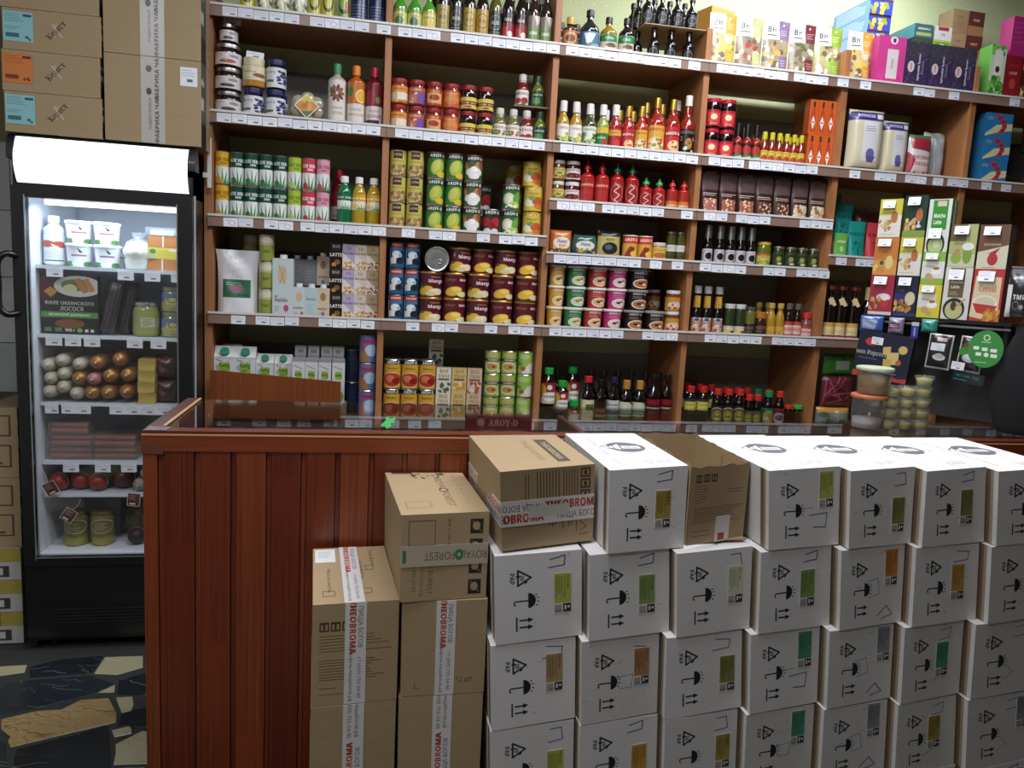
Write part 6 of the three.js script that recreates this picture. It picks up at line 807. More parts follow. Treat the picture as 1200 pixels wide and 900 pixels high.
// ---------- glass-door fridge ----------
const FX0 = -1.313, FX1 = -0.672, FZ1 = 0.2, FZ0 = -0.4, black = M('#0d0e10', 0.4, { clearcoat: 0.15 }), white = M('#dfe4e8', 0.45), FC = (FX0 + FX1) / 2, FW = FX1 - FX0;
const fridge = thing('display_fridge', 'tall black upright fridge with glass door and lit white canopy', 'fridge', [FC, 0, -0.1]);
{
  const P = (n, g, m, p = fridge) => { g.translate(-FC, 0, 0.1); return part(n, g, m, p); };
  P('cabinet', join(box(0.03, 2.02, 0.56, FX0 + 0.015, 1.03, -0.1), box(0.03, 2.02, 0.56, FX1 - 0.015, 1.03, -0.1), box(FW, 2.02, 0.02, FC, 1.03, -0.39), box(FW, 0.03, 0.56, FC, 2.03, -0.1), box(FW, 0.34, 0.56, FC, 0.21, -0.1)), black);
  P('liner', join(box(0.008, 1.46, 0.5, FX0 + 0.036, 1.12, -0.1), box(0.008, 1.46, 0.5, FX1 - 0.036, 1.12, -0.1), box(FW - 0.07, 1.46, 0.008, FC, 1.12, -0.372), box(FW - 0.07, 0.01, 0.5, FC, 1.85, -0.1), box(FW - 0.07, 0.012, 0.5, FC, 0.392, -0.1)), white);
  P('canopy_body', box(FW, 0.19, 0.3, FC, 1.955, 0.03), black);
  for (const x of [FX0 + 0.006, FX1 + 0.001]) P('canopy_end', new THREE.CylinderGeometry(0.1, 0.1, 0.026, 24, 1, false, 0, Math.PI).rotateZ(Math.PI / 2).rotateX(-Math.PI / 2 + Math.PI / 2).scale(1, 0.93, 0.35).translate(x, 1.959, 0.178), black);
  const cg = new THREE.CylinderGeometry(0.34, 0.34, FW - 0.04, 16, 1, true, -0.255, 0.51); cg.rotateZ(Math.PI / 2); cg.rotateY(0);
  const pos = cg.attributes.position; for (let i = 0; i < pos.count; i++) { const t = (i % 17) / 16; void t; }
  // curved light panel: an arc bulging towards the shop
  { const pts = [], uv = [], idx = []; for (let i = 0; i <= 12; i++) { const a = -1 + (2 * i) / 12, y = 1.959 + a * 0.084, z = 0.186 + 0.03 * (1 - a * a); for (const x of [FX0 + 0.018, FX1 - 0.014]) { pts.push(x, y, z); uv.push(0, i / 12); } if (i) { const n = 2 * i; idx.push(n - 2, n - 1, n + 1, n - 2, n + 1, n); } }
    P('canopy_light', raw(pts, uv, idx), new THREE.MeshStandardMaterial({ color: '#ffffff', emissive: '#f4faff', emissiveIntensity: 1.15, side: THREE.DoubleSide })); }
  const CL_ = new THREE.RectAreaLight('#f0f8ff', 1.1, FW - 0.05, 0.15); CL_.position.set(FC, 1.959, 0.226); CL_.lookAt(FC, 1.959, 3); CL_.castShadow = true; CL_.name = 'canopy_light_source'; scene.add(CL_);
  const dz = 0.185;
  const door = P('door', join(box(0.042, 1.4225, 0.035, FX0 + 0.021, 1.1098, dz), box(0.056, 1.4225, 0.035, FX1 - 0.028, 1.1098, dz), box(FW, 0.042, 0.035, FC, 1.842, dz), box(FW, 0.035, 0.035, FC, 0.381, dz)), black);
  P('door_glass', box(FW - 0.09, 1.44, 0.006, FC - 0.005, 1.11, dz - 0.006), clear, door);
  P('chrome_edge', join(box(0.004, 1.44, 0.004, FX0 + 0.045, 1.11, dz + 0.0165), box(FW - 0.095, 0.004, 0.004, FC - 0.005, 0.4, dz + 0.0165), box(0.004, 1.44, 0.004, FX1 - 0.056, 1.11, dz + 0.0165)), metal('#b9c0c4', 0.3), door);
  P('handle', tube([[FX0 + 0.012, 1.6, 0.2], [FX0 - 0.012, 1.605, 0.235], [FX0 - 0.032, 1.58, 0.245], [FX0 - 0.034, 1.49, 0.247], [FX0 - 0.032, 1.4, 0.245], [FX0 - 0.012, 1.378, 0.235], [FX0 + 0.012, 1.383, 0.2]], 0.012, 40), black, door);
  P('kick_panel', box(FW, 0.3, 0.02, FC, 0.21, 0.185), black);
  for (let i = 0; i < 5; i++) P('vent_slat', box(FW - 0.2, 0.004, 0.004, FC, 0.12 + i * 0.014, 0.197), M('#1d1f21', 0.4));
  for (const x of [FX0 + 0.08, FX1 - 0.08]) for (const z of [0.13, -0.32]) P('foot', cyl(0.02, 0.02, 0.041, x, 0, z), black);
  P('side_trim', box(0.012, 1.5, 0.012, FX1 - 0.001, 1.12, 0.165), M('#b9bcc0', 0.35));
  P('interior_lamp', box(FW - 0.16, 0.018, 0.03, FC + 0.01, 1.812, 0.12), new THREE.MeshStandardMaterial({ color: '#ffffff', emissive: '#eaf4ff', emissiveIntensity: 2.2 }));
  const IL = new THREE.RectAreaLight('#d2e4ff', 46, FW - 0.16, 0.03); IL.position.set(FC + 0.01, 1.801, 0.12); IL.lookAt(FC + 0.01, 0.3, -0.15); IL.castShadow = true; IL.name = 'fridge_lamp_light'; scene.add(IL);
  for (const [y, tags] of [[1.571, [0.04, 0.3, 0.4, 0.5]], [1.298, [0.03, 0.1, 0.17, 0.33, 0.42]], [1.022, [0.02, 0.07, 0.13, 0.26, 0.32, 0.38, 0.44]], [0.778, [0.08, 0.2, 0.3]], [0.64, []]]) {
    const half = y < 0.7, s = P('wire_shelf', box(FW - 0.085, 0.008, 0.44, FC, y - 0.006, -0.12), M('#cfd8dd', 0.4));
    P('shelf_rim', box(FW - 0.085, 0.014, 0.008, FC, y - 0.008, 0.104), M('#d9e2e7', 0.35), s);
    for (const tx of tags) { const q = P('price_tag', boxA(0.06, 0.036, 0.001, { f: 'tagA', s: '#d6d6d2' }).translate(FX0 + 0.07 + tx, y - 0.046, 0.111), pm('tagA'), s); void q; void half; }
  }
}
// fridge contents
art('drinkL', 96, 150, (o) => o.bg('#e2e6ea').e(32, 32, 26, 12, '#c2502e').e(70, 34, 24, 12, '#b84a2a').p([[44, 30], [66, 40], [80, 52], [52, 44]], '#e8e8ea').rows(16, 58, 66, 24, 6, '#b4bcc6').r(20, 88, 66, 4, '#3a4250')); art('tubL', 96, 80, (o) => o.bg('#dfe3e2').p([[48, 12], [62, 34], [54, 36]], '#2a3a3a').r(32, 44, 40, 8, '#a86a74').e(20, 88, 20, 12, '#4a8a3a').e(78, 88, 18, 12, '#4a8a3a').e(48, 86, 16, 12, '#e8eae6')); art('brk', 120, 56, (o) => o.bg('#b8733a').r(48, 0, 5, 100, '#d8d2c8').grain(0.2, 40)); art('brkY', 120, 56, (o) => o.bg('#c9b83e').e(16, 36, 11, 22, '#3f8a3a').rows(34, 20, 50, 50, 4, '#a8922a').r(70, 10, 28, 22, '#d8b8b0').r(8, 66, 16, 22, '#8aa8d2'));
const fz = 0.03, FSH = [1.571, 1.298, 1.022, 0.778].map((y) => y + 0.0105);
kind('drinkW', 'drink_bottle', 'white drink bottle with orange berries label in the fridge', 'bottle', bottle(0.038, 0.195, { c: '#dfe4e8', cap: '#eef1f3', bh: 0.72, sl: 0.12, nr: 0.018, cr: 0.021, art: 'drinkL', y0: 0.05, y1: 0.85 })); put('drinkW', FSH[0], [-1.231], { z: fz });
kind('tubW', 'yogurt_tub', 'white yogurt tub with green leaves in the fridge', 'tub', tub(0.049, 0.09, 'tubL', '#e6eaec')); put('tubW', FSH[0], [-1.138, -1.034], { n: 2, z: fz }); put('tubW', FSH[0], [-1.013], { z: -0.1, label: 'white yogurt tub at the back of the fridge' });
{ const t = thing('cheese_bag', 'white cheese dome wrapped in a clear bag', 'cheese', [-0.914, 1.5695, 0.03]); part('cheese', lathe([[0, 0.001], [0.05, 0.001], [0.053, 0.03], [0.05, 0.05], [0.058, 0.056], [0.06, 0.075], [0.045, 0.108], [0, 0.12]], 20), M('#e2ddc6', 0.5), t); part('film', lathe([[0.056, 0.002], [0.06, 0.03], [0.0615, 0.06], [0.0625, 0.08], [0.05, 0.113], [0.02, 0.127], [0.03, 0.15]], 9), film, t); }
kind('brk', 'sweet_pack', 'pack of two brown caramel blocks in the fridge', 'packet', pk(0.112, 0.046, 0.08, 'brk', '#9a5a2a')); kind('brkY', 'sweet_pack', 'yellow labelled pack between brown caramel packs', 'packet', pk(0.112, 0.046, 0.08, 'brkY', '#a8922a')); put('brk', FSH[0], [-0.814], { z: fz, label: 'lower pack of two brown caramel blocks in fridge' }); put('brkY', FSH[0] + 0.047, [-0.814], { z: fz }); put('brk', FSH[0] + 0.094, [-0.814], { z: fz, label: 'upper pack of two brown caramel blocks in fridge' });
{ const t = thing('plastic_tray_pack', 'clear tray pack with pale green strip atop the caramel', 'packet', [-0.817, 1.7125, fz]); part('strip', boxA(0.09, 0.022, 0.06, { f: '#aebfae', s: '#b9c4bd' }), pm(swatch('#aebfae')), t); part('film', box(0.12, 0.03, 0.09, 0, 0.0155, 0), film, t); }
art('salmon', 220, 240, (o) => o.bg('#1c1614').p([[0, 0], [40, 0], [24, 40], [0, 44]], '#5a1a1c').e(66, 18, 42, 18, '#c9c6bc').e(62, 16, 26, 10, '#5f7a34').p([[58, 6], [70, 4], [86, 26], [74, 30]], '#b8743e').p([[74, 6], [84, 4], [96, 24], [88, 28]], '#c2804a').e(52, 22, 12, 7, '#cfc48a').p([[18, 20], [30, 28], [18, 38], [6, 28]], '#b8862a').t('ФИЛЕ ОКЕАНСКОГО', 50, 47, 8.5, '#e6e2da', 'n').t('ЛОСОСЯ', 54, 57, 9.5, '#e6e2da', 'n').r(0, 62, 100, 10, '#4f9a3e').t('ВЕГАНСКИЙ ДЕЛИКАТЕС', 50, 67, 5.5, '#dff0d4', 'bold').e(50, 82, 26, 8, '#8a4a1e').t('900 г', 50, 93, 7, '#eeeae2').r(6, 89, 12, 7, '#3f8a4a').r(24, 89, 12, 7, '#3f8a4a').e(67, 93, 5, 4, '#6ab84a').r(76, 91, 6, 5, '#d8d4cc').r(86, 91, 6, 5, '#d8d4cc'));
kind('salmon', 'food_box', 'dark frozen food box with grilled fish picture and green band', 'box', pk(0.212, 0.235, 0.04, 'salmon', '#2a1c1a', { look: 'paper' })); put('salmon', FSH[1], [-1.163], { z: 0.06, spin: 0.02 });
kind('vac', 'vacuum_pack', 'dark vacuum pack of meat sticks leaning on the fridge shelf', 'packet', bg(0.06, 0.215, 0.03, art('vac', 60, 120, (o) => o.bg('#3a3436').cols(10, 6, 80, 88, 5, '#241c1e', 4).cols(16, 6, 74, 88, 3, '#5c5458', 2)), '#2a2426', {})); put('vac', FSH[1] + 0.009, [-1.034], { z: 0.065, roll: -0.22, spin: 0.02, group: 'vacuum packs' }); put('vac', FSH[1] + 0.009, [-0.989], { z: 0.02, roll: -0.22, spin: 0.02, group: 'vacuum packs', label: 'second dark vacuum pack leaning behind the other' });
kind('blkP', 'print_bag', 'clear bag with black print behind the yellow-green jar', 'bag', bg(0.06, 0.16, 0.04, art('blkP', 60, 120, (o) => { o.bg('#4a4e52'); for (let i = 0; i < 26; i++) o.l([[rnd() * 100, rnd() * 100], [rnd() * 100, rnd() * 100]], i % 3 ? '#1a1c1e' : '#8a9096', 3); }), '#3a3e42', { crumple: 0.008 })); put('blkP', FSH[1], [-0.96], { z: -0.02 });
kind('pickJ', 'pickle_jar', 'large pale green spread jar with silver lid in the fridge', 'jar', jar(0.05, 0.14, { c: '#9aa052', lm: metal('#c2c8cc', 0.3), lh: 0.016, art: art('pickJ', 100, 80, (o) => o.bg('#a3a85c').r(40, 30, 36, 40, '#cfd0a8').rows(44, 34, 26, 32, 5, '#5a5c34').r(82, 30, 18, 40, '#cfd0a8')), y0: 0.1, y1: 0.85 })); put('pickJ', FSH[1], [-0.888], { z: 0.04 });
kind('cowJ', 'spread_jar', 'small jar with blue landscape label in the fridge', 'jar', jar(0.04, 0.103, { c: '#a8a878', lid: '#8f9478', lh: 0.016, art: art('cowJ', 90, 70, (o) => o.bg('#6a86b0').r(0, 60, 100, 40, '#b8b060').e(54, 52, 22, 26, '#d2c87a').ring(54, 44, 14, 18, '#6a6424', 3)), y0: 0.2, y1: 0.9 })); put('cowJ', FSH[1], [-0.787], { n: 2, z: 0.04 });
const capsule = (r, len, bump) => { const g = lathe([[0, 0], [r * 0.25, 0.0015], [r * 0.75, r * 0.28], [r * 0.97, r * 0.7], [r, r * 1.1], [r, len - r], [r * 0.7, len - r * 0.25], [0, len]], 22); if (bump) { const p = g.attributes.position; for (let i = 0; i < p.count; i++) { const y = p.getY(i), x = p.getX(i), z = p.getZ(i), a = Math.atan2(z, x), q = Math.hypot(x, z); if (y < r * 0.9 && q > r * 0.2) { const k = 1 - 0.07 * (0.5 + 0.5 * Math.cos(a * 11)); p.setXYZ(i, x * k, y, z * k); } } g.computeVertexNormals(); } g.rotateX(-Math.PI / 2); g.translate(0, 0, 0.115); return g; };
const sausageG = { w: [capsule(0.0265, 0.24, 1), M('#b9b39c', 0.45)], g: [capsule(0.03, 0.24, 1), M('#a8773c', 0.28, { metalness: 0.35 })], p: [capsule(0.026, 0.2, 1), M('#a86a6a', 0.4)], s: [capsule(0.0275, 0.2), M('#8f8d84', 0.6)] };
const knotG = cyl(0.004, 0.0025, 0.012).rotateX(Math.PI / 2).translate(0, 0, 0.112);
const pile = [];
function sausage(kindK, x, y, z = 0, label = '', group = '') { const t = thing('sausage', label, 'sausage', [x, y, z], rr(-0.008, 0.008), group); part('casing', ...sausageG[kindK], t); part('knot', knotG, M('#cfc6ae', 0.7), t); pile.push({ p: t.position, r: { w: 0.0265, g: 0.03, p: 0.026, s: 0.0275 }[kindK] }); return t; }
for (const [x, y, z] of [[-1.252, 1.169, 0.1], [-1.199, 1.186, 0.1], [-1.232, 1.123, 0.1], [-1.181, 1.133, 0.1], [-1.235, 1.069, 0.1], [-1.186, 1.084, 0.1], [-1.127, 1.178, 0.1], [-1.141, 1.061, 0.1]]) sausage('w', Math.max(x, -1.24), Math.max(y, 1.0495), 0, 'white-skinned sausage lying end-on in the fridge', 'white sausages in the fridge');
for (const [x, y, z] of [[-1.061, 1.187, 0.1], [-1.131, 1.122, 0.1], [-1.084, 1.068, 0.1], [-1.026, 1.065, 0.1], [-0.977, 1.202, 0.1], [-1.014, 1.133, 0.1], [-0.947, 1.138, 0.1], [-0.953, 1.069, 0.1]]) sausage('g', x, Math.max(y, 1.0535), 0, 'golden ribbed sausage lying end-on in the fridge', 'golden sausages in the fridge');
for (const [x, y, z] of [[-1.079, 1.115, 0.1]]) sausage('p', x, y, 0.012, 'pink sausage between the golden ones');
kind('chz', 'cheese_block', 'pale yellow wrapped cheese block in the fridge stack', 'cheese', (() => { const g = new THREE.BoxGeometry(0.066, 0.046, 0.1, 6, 4, 2); const p = g.attributes.position; for (let i = 0; i < p.count; i++) { const a = Math.abs(p.getX(i)) / 0.033, b = Math.abs(p.getY(i)) / 0.023; p.setZ(i, p.getZ(i) * (0.86 + 0.14 * Math.min(a, 1) * 0.5 + 0.07 * b)); p.setX(i, p.getX(i) * (1 - 0.06 * b * b)); } g.translate(0, 0.023, 0); g.computeVertexNormals(); return [['block', g, M('#c2ac5a', 0.45)]]; })()); put('chz', FSH[2], [-0.872], { n: 4, z: 0.06, same: 1, h: 0.046, label: 'pale yellow wrapped cheese block in the fridge stack' });
kind('meatR', 'meat_pack', 'dark red meat in shiny clear film', 'packet', bg(0.09, 0.1, 0.07, art('meatR', 70, 70, (o) => { o.bg('#4a2226'); for (let i = 0; i < 18; i++) o.p([[rnd() * 100, rnd() * 100], [rnd() * 100, rnd() * 100], [rnd() * 100, rnd() * 100]], ['#6a2a30', '#3a3234', '#7a4a4e', '#5a5258'][i % 4]); }), '#3a2a2c', { crumple: 0.008 })); put('meatR', FSH[2], [-0.806], { n: 2, z: 0.05 });
for (let k = 0; k < 80; k++) { for (const a of pile) for (const b of pile) if (a !== b) { const dx = a.p.x - b.p.x, dy = a.p.y - b.p.y, d = Math.hypot(dx, dy), g = a.r + b.r + 0.001 - d; if (g > 0) { a.p.x += (dx / d) * g * 0.5; a.p.y += (dy / d) * g * 0.5; b.p.x -= (dx / d) * g * 0.5; b.p.y -= (dy / d) * g * 0.5; } } for (const a of pile) { a.p.x = Math.max(a.p.x, -1.268 + a.r); a.p.y = Math.max(a.p.y, 1.0215 + a.r); a.p.x = Math.min(a.p.x, -0.909 - a.r); } }
function hotdogs(x, y, n, w, label) { const t = thing('sausage_pack', label, 'sausages', [x, y, 0.03], 0, 'vacuum packs of sausages'); for (let i = 0; i < n; i++) { const g = new THREE.CapsuleGeometry(0.0115, w - 0.03, 5, 10); g.rotateZ(Math.PI / 2); g.translate(0, 0.0125, 0.04 - i * 0.0235); part('sausage', g, M(i % 2 ? '#8a4a30' : '#95543a', 0.3), t); const h = g.clone(); h.translate(0.002, 0.0235, -0.004); part('sausage', h, M('#8f4c34', 0.3), t); } part('film', box(w, 0.05, n * 0.0235 + 0.012, 0, 0.0255, 0.04 - (n - 1) * 0.01175), film, t); }
hotdogs(-1.176, 0.7795, 4, 0.17, 'lower clear pack of thin brown sausages'); hotdogs(-1.176, 0.832, 4, 0.165, 'second clear pack of thin brown sausages'); hotdogs(-1.178, 0.8845, 4, 0.15, 'uppermost clear pack of thin brown sausages'); hotdogs(-1.007, 0.7795, 4, 0.175, 'lower clear pack of reddish sausages'); hotdogs(-1.007, 0.832, 4, 0.17, 'upper clear pack of reddish sausages');
const ballG = new THREE.SphereGeometry(0.036, 18, 14), ballBig = new THREE.SphereGeometry(0.045, 18, 14);
for (const [i, [x, y, z]] of [[-1.276, 0.677, 0.06], [-1.212, 0.692, 0.06], [-1.141, 0.655, 0.06]].entries()) { const t = thing('sausage_ball', 'round red sausage tied with string in the fridge', 'sausage', [-1.228 + 0.0755 * i, 0.679, z - (i % 2) * 0.02], 0, 'round red sausages'); part('casing', ballG, M('#8f3226', 0.4), t); part('string', new THREE.TorusGeometry(0.0365, 0.0015, 5, 24), M('#b9a88a', 0.8), t); }
for (const [x, y] of [[-1.079, 0.651, 0.06]]) { const t = thing('sausage_ball', 'larger brown tied sausage in the fridge', 'sausage', [-0.991, 0.688, 0.02], 0, undefined); part('casing', ballBig, M('#5a2a1c', 0.35), t); part('string', new THREE.TorusGeometry(0.0455, 0.0015, 5, 24), M('#b9a88a', 0.8), t); }
for (const [x, y] of [[-0.912, 0.6695], [-0.855, 0.6695], [-0.884, 0.7185], [-0.826, 0.7185]]) sausage('s', x, y, -0.02, 'grey speckled salami lying end-on in the fridge', 'grey salamis in the fridge');
art('tagR', 50, 60, (o) => o.bg('#c9c2ba').r(6, 5, 88, 90, '#5a2420').rows(16, 14, 64, 40, 4, '#b8a49c', 2).r(20, 76, 46, 12, '#d8d6d2'));
for (const [x, y, z, a, l] of [[-1.22, 0.644, 0.13, 0.5, 'red tag with white border tied to a sausage'], [-1.185, 0.532, 0.13, -0.6, 'tilted dark tag with white border hanging low'], [-0.924, 0.592, 0.13, -0.1, 'dark bordered tag hanging by the grey salamis']]) { const t = thing('paper_tag', l, 'tag', [x, y, z]); t.rotation.z = a; part('card', boxA(0.05, 0.055, 0.0012, { f: 'tagR', s: '#b9b4ac' }), pm('tagR'), t); part('string', tube([[0, 0.055, 0], [0.004, 0.075, -0.01], [-0.003, 0.1, -0.03]], 0.0009, 10), M('#b9a88a', 0.8), t); }
kind('yelJ', 'pickle_jar', 'short jar of yellow spread on the fridge floor', 'jar', jar(0.046, 0.145, { c: '#8f8a34', lid: '#6a5a3a', art: art('yelJ', 90, 70, (o) => o.bg('#6f6a3a').ring(50, 44, 34, 34, '#b9b49a', 3).rows(30, 26, 40, 40, 4, '#c9c4a8')), y0: 0.3, y1: 0.95 })); put('yelJ', 0.4105, [-1.176, -1.074], { z: 0.03 }); kind('olvB', 'jar_bag', 'dim bag of green olives standing in the fridge', 'bag', bg(0.15, 0.2, 0.1, art('olvB', 60, 70, (o) => o.bg('#4a4a24').dots(0, 0, 100, 100, 60, 9, ['#5a5a2c', '#3f401e', '#66652f'])), '#3f401e', { crumple: 0.006 })); put('olvB', 0.4105, [-0.967], { z: -0.1 });
{ const t = thing('sausage_ball', 'small dark netted ball on the fridge floor', 'sausage', [-0.934, 0.4365, 0.05]); part('casing', ballG, M('#2f1a18', 0.5), t); part('string', new THREE.TorusGeometry(0.0365, 0.0015, 5, 24), M('#8a7a6a', 0.8), t); }
// cartons on top of the fridge and beside it
art('stB', 96, 110, (o) => o.bg('#86c2c8').rows(6, 6, 70, 30, 4, '#4a8a94', 2).r(66, 8, 28, 8, '#2a4a50').rows(6, 50, 50, 12, 2, '#4a8a94', 2).r(8, 72, 44, 14, '#2f6a74').dots(66, 76, 26, 18, 5, 4, ['#2f5a64'])); art('stO', 96, 110, (o) => o.bg('#d8762a').rows(6, 6, 70, 30, 4, '#9a4a14', 2).r(66, 8, 28, 8, '#4a2410').r(8, 72, 44, 14, '#7a3410').dots(66, 76, 26, 18, 5, 4, ['#7a3410']));
card('fbox', 256, 128, (o) => { o.t('Конст', 54, 44, 18, '#2a2218', 'bold', -0.9, 'serif').grain(0.1, 60); o.l([[50, 30], [60, 60]], 'rgba(230,222,205,.5)', 4).l([[54, 28], [52, 62]], 'rgba(230,222,205,.4)', 3); }); card('fbig', 160, 150, () => {});
art('tapeF', 110, 320, (o) => o.bg('#b9b3aa').t('ФАБРИКА ЧАЯ', 66, 24, 8, '#3c3a38', 'bold', -Math.PI / 2).t('ФАБРИКА ЧАЯ', 66, 72, 8, '#3c3a38', 'bold', -Math.PI / 2).e(34, 14, 12, 4, '#4a5a52').e(34, 40, 11, 4, '#2f3a34').t('подмосковья', 36, 66, 6, '#4a4846', 'n', -Math.PI / 2));
for (let k = 0; k < 5; k++) { const y0 = 2.056 + k * 0.1465, y1 = y0 + 0.145, dx = [0, -0.004, 0.002, -0.003, 0][k]; carton('brown_carton', ['lowest flat brown carton with blue label on the fridge', 'flat brown carton with orange label on the fridge', 'flat brown carton with blue label above the orange-labelled one', 'flat unlabelled brown carton high on the fridge', 'uppermost flat brown carton on the fridge'][k], 'flat brown cartons stacked on the fridge', [[-1.323 + dx, y0, 0.2], [-0.99 + dx, y0, 0.2], [-0.99 + dx, y1, 0.2], [-1.323 + dx, y1, 0.2]], [[-1.323 + dx, y0, -0.25], [-0.99 + dx, y0, -0.25], [-0.99 + dx, y1, -0.25], [-1.323 + dx, y1, -0.25]], { f: 'fbox', s: 'bplain' }, k < 3 ? [['sticker', 'f', 0.01, 0.2, 0.31, 0.92, k === 1 ? 'stO' : 'stB']] : []); }
for (let k = 0; k < 2; k++) { const y0 = 2.056 + k * 0.318, y1 = y0 + 0.316; carton('brown_carton', ['large brown carton with white printed tape and small label on the fridge', 'large brown carton with printed tape on top of another large one'][k], 'large taped cartons on the fridge', [[-0.981, y0, 0.2], [-0.637, y0, 0.2], [-0.637, y1, 0.2], [-0.981, y1, 0.2]], [[-0.981, y0, 0.033], [-0.637, y0, 0.033], [-0.637, y1, 0.033], [-0.981, y1, 0.033]], { f: 'fbig', s: 'bplain' }, [['tape', 'f', 0.37, 0, 0.62, 1, 'tapeF'], ...(k ? [] : [['sticker', 'f', 0.78, 0.7, 0.96, 0.92, 'tagA']])]); }
card('boxI', 128, 160, (o) => o.l([[30, 12], [90, 12], [90, 40], [30, 40], [30, 12]], '#4a3c28', 3).r(56, 18, 12, 16, '#4a3c28').l([[30, 54], [90, 54], [90, 84], [30, 84], [30, 54]], '#4a3c28', 3).r(40, 78, 40, 3, '#4a3c28')); art('yelW', 128, 70, (o) => o.bg('#b9b4aa').r(0, 0, 100, 44, '#a8963a').r(40, 0, 30, 44, '#5a3a2a').r(54, 56, 30, 34, '#3a3834').r(60, 62, 16, 22, '#c9c6be'));
for (let k = 0; k < 2; k++) { const y0 = 0.416 + k * 0.29, y1 = y0 + 0.288; carton('brown_carton', ['brown carton with framed icons standing on yellow and white packs', 'brown carton with framed icons stacked beside the fridge'][k], 'icon printed cartons beside the fridge', [[-1.66, y0, 0.1], [-1.36, y0, 0.1], [-1.36, y1, 0.1], [-1.66, y1, 0.1]], [[-1.66, y0, -0.3], [-1.36, y0, -0.3], [-1.36, y1, -0.3], [-1.66, y1, -0.3]], { f: 'boxI', s: 'bplain' }); }
for (let k = 0; k < 3; k++) { const y0 = 0.002 + k * 0.138, y1 = y0 + 0.136; carton('printed_pack', ['yellow and white printed pack on the floor beside the fridge', 'yellow and white printed pack, middle one beside the fridge', 'yellow and white printed pack under the icon cartons'][k], 'yellow and white packs beside the fridge', [[-1.64, y0, 0.12], [-1.358, y0, 0.12], [-1.358, y1, 0.12], [-1.64, y1, 0.12]], [[-1.64, y0, -0.28], [-1.358, y0, -0.28], [-1.358, y1, -0.28], [-1.64, y1, -0.28]], { f: 'yelW', s: '#9a958a' }, [], 'packet'); }

// ---------- side display of tea and coffee boxes on the counter ----------
const TURN = -0.9774;
const rack = thing('display_rack', 'dark metal rack on the counter holding tea boxes', 'rack', [2.232, 1.1368, 0.76], TURN);
{ const steel = M('#1c1b1c', 0.45, { metalness: 0.4 });
  part('shelf_plate', box(0.547, 0.012, 0.13, 0, 0.401, -0.06), steel, rack);
  for (const x of [-0.5, 0.5]) for (const z of [-0.006, -0.115]) part('post', box(0.014, 0.401, 0.014, x * (0.547 - 0.03), 0.401 / 2, z), steel, rack);
  part('back_sheet', box(0.547 - 0.03, 0.401 - 0.02, 0.006, 0, 0.401 / 2, -0.105), M('#2a2725', 0.6), rack);
  part('hanging_rail', box(0.547, 0.008, 0.008, 0, 0.401 - 0.02, 0.006), metal('#8a8d90', 0.35), rack);
}
const cup = (o, c, d) => o.e(64, 62, 24, 9, '#e8e4dc').e(64, 56, 18, 12, '#f0ece4').e(64, 51, 15, 5, d).e(34, 76, 16, 10, c).e(52, 86, 12, 7, c);
const glassCup = (o, c) => o.e(68, 48, 15, 17, c).r(64, 62, 8, 8, '#d8d2cc').e(68, 74, 12, 4, '#d8c8d8').dots(4, 58, 52, 24, 16, 7, ['#c29a5a', '#a8783a', '#d8b87a']);
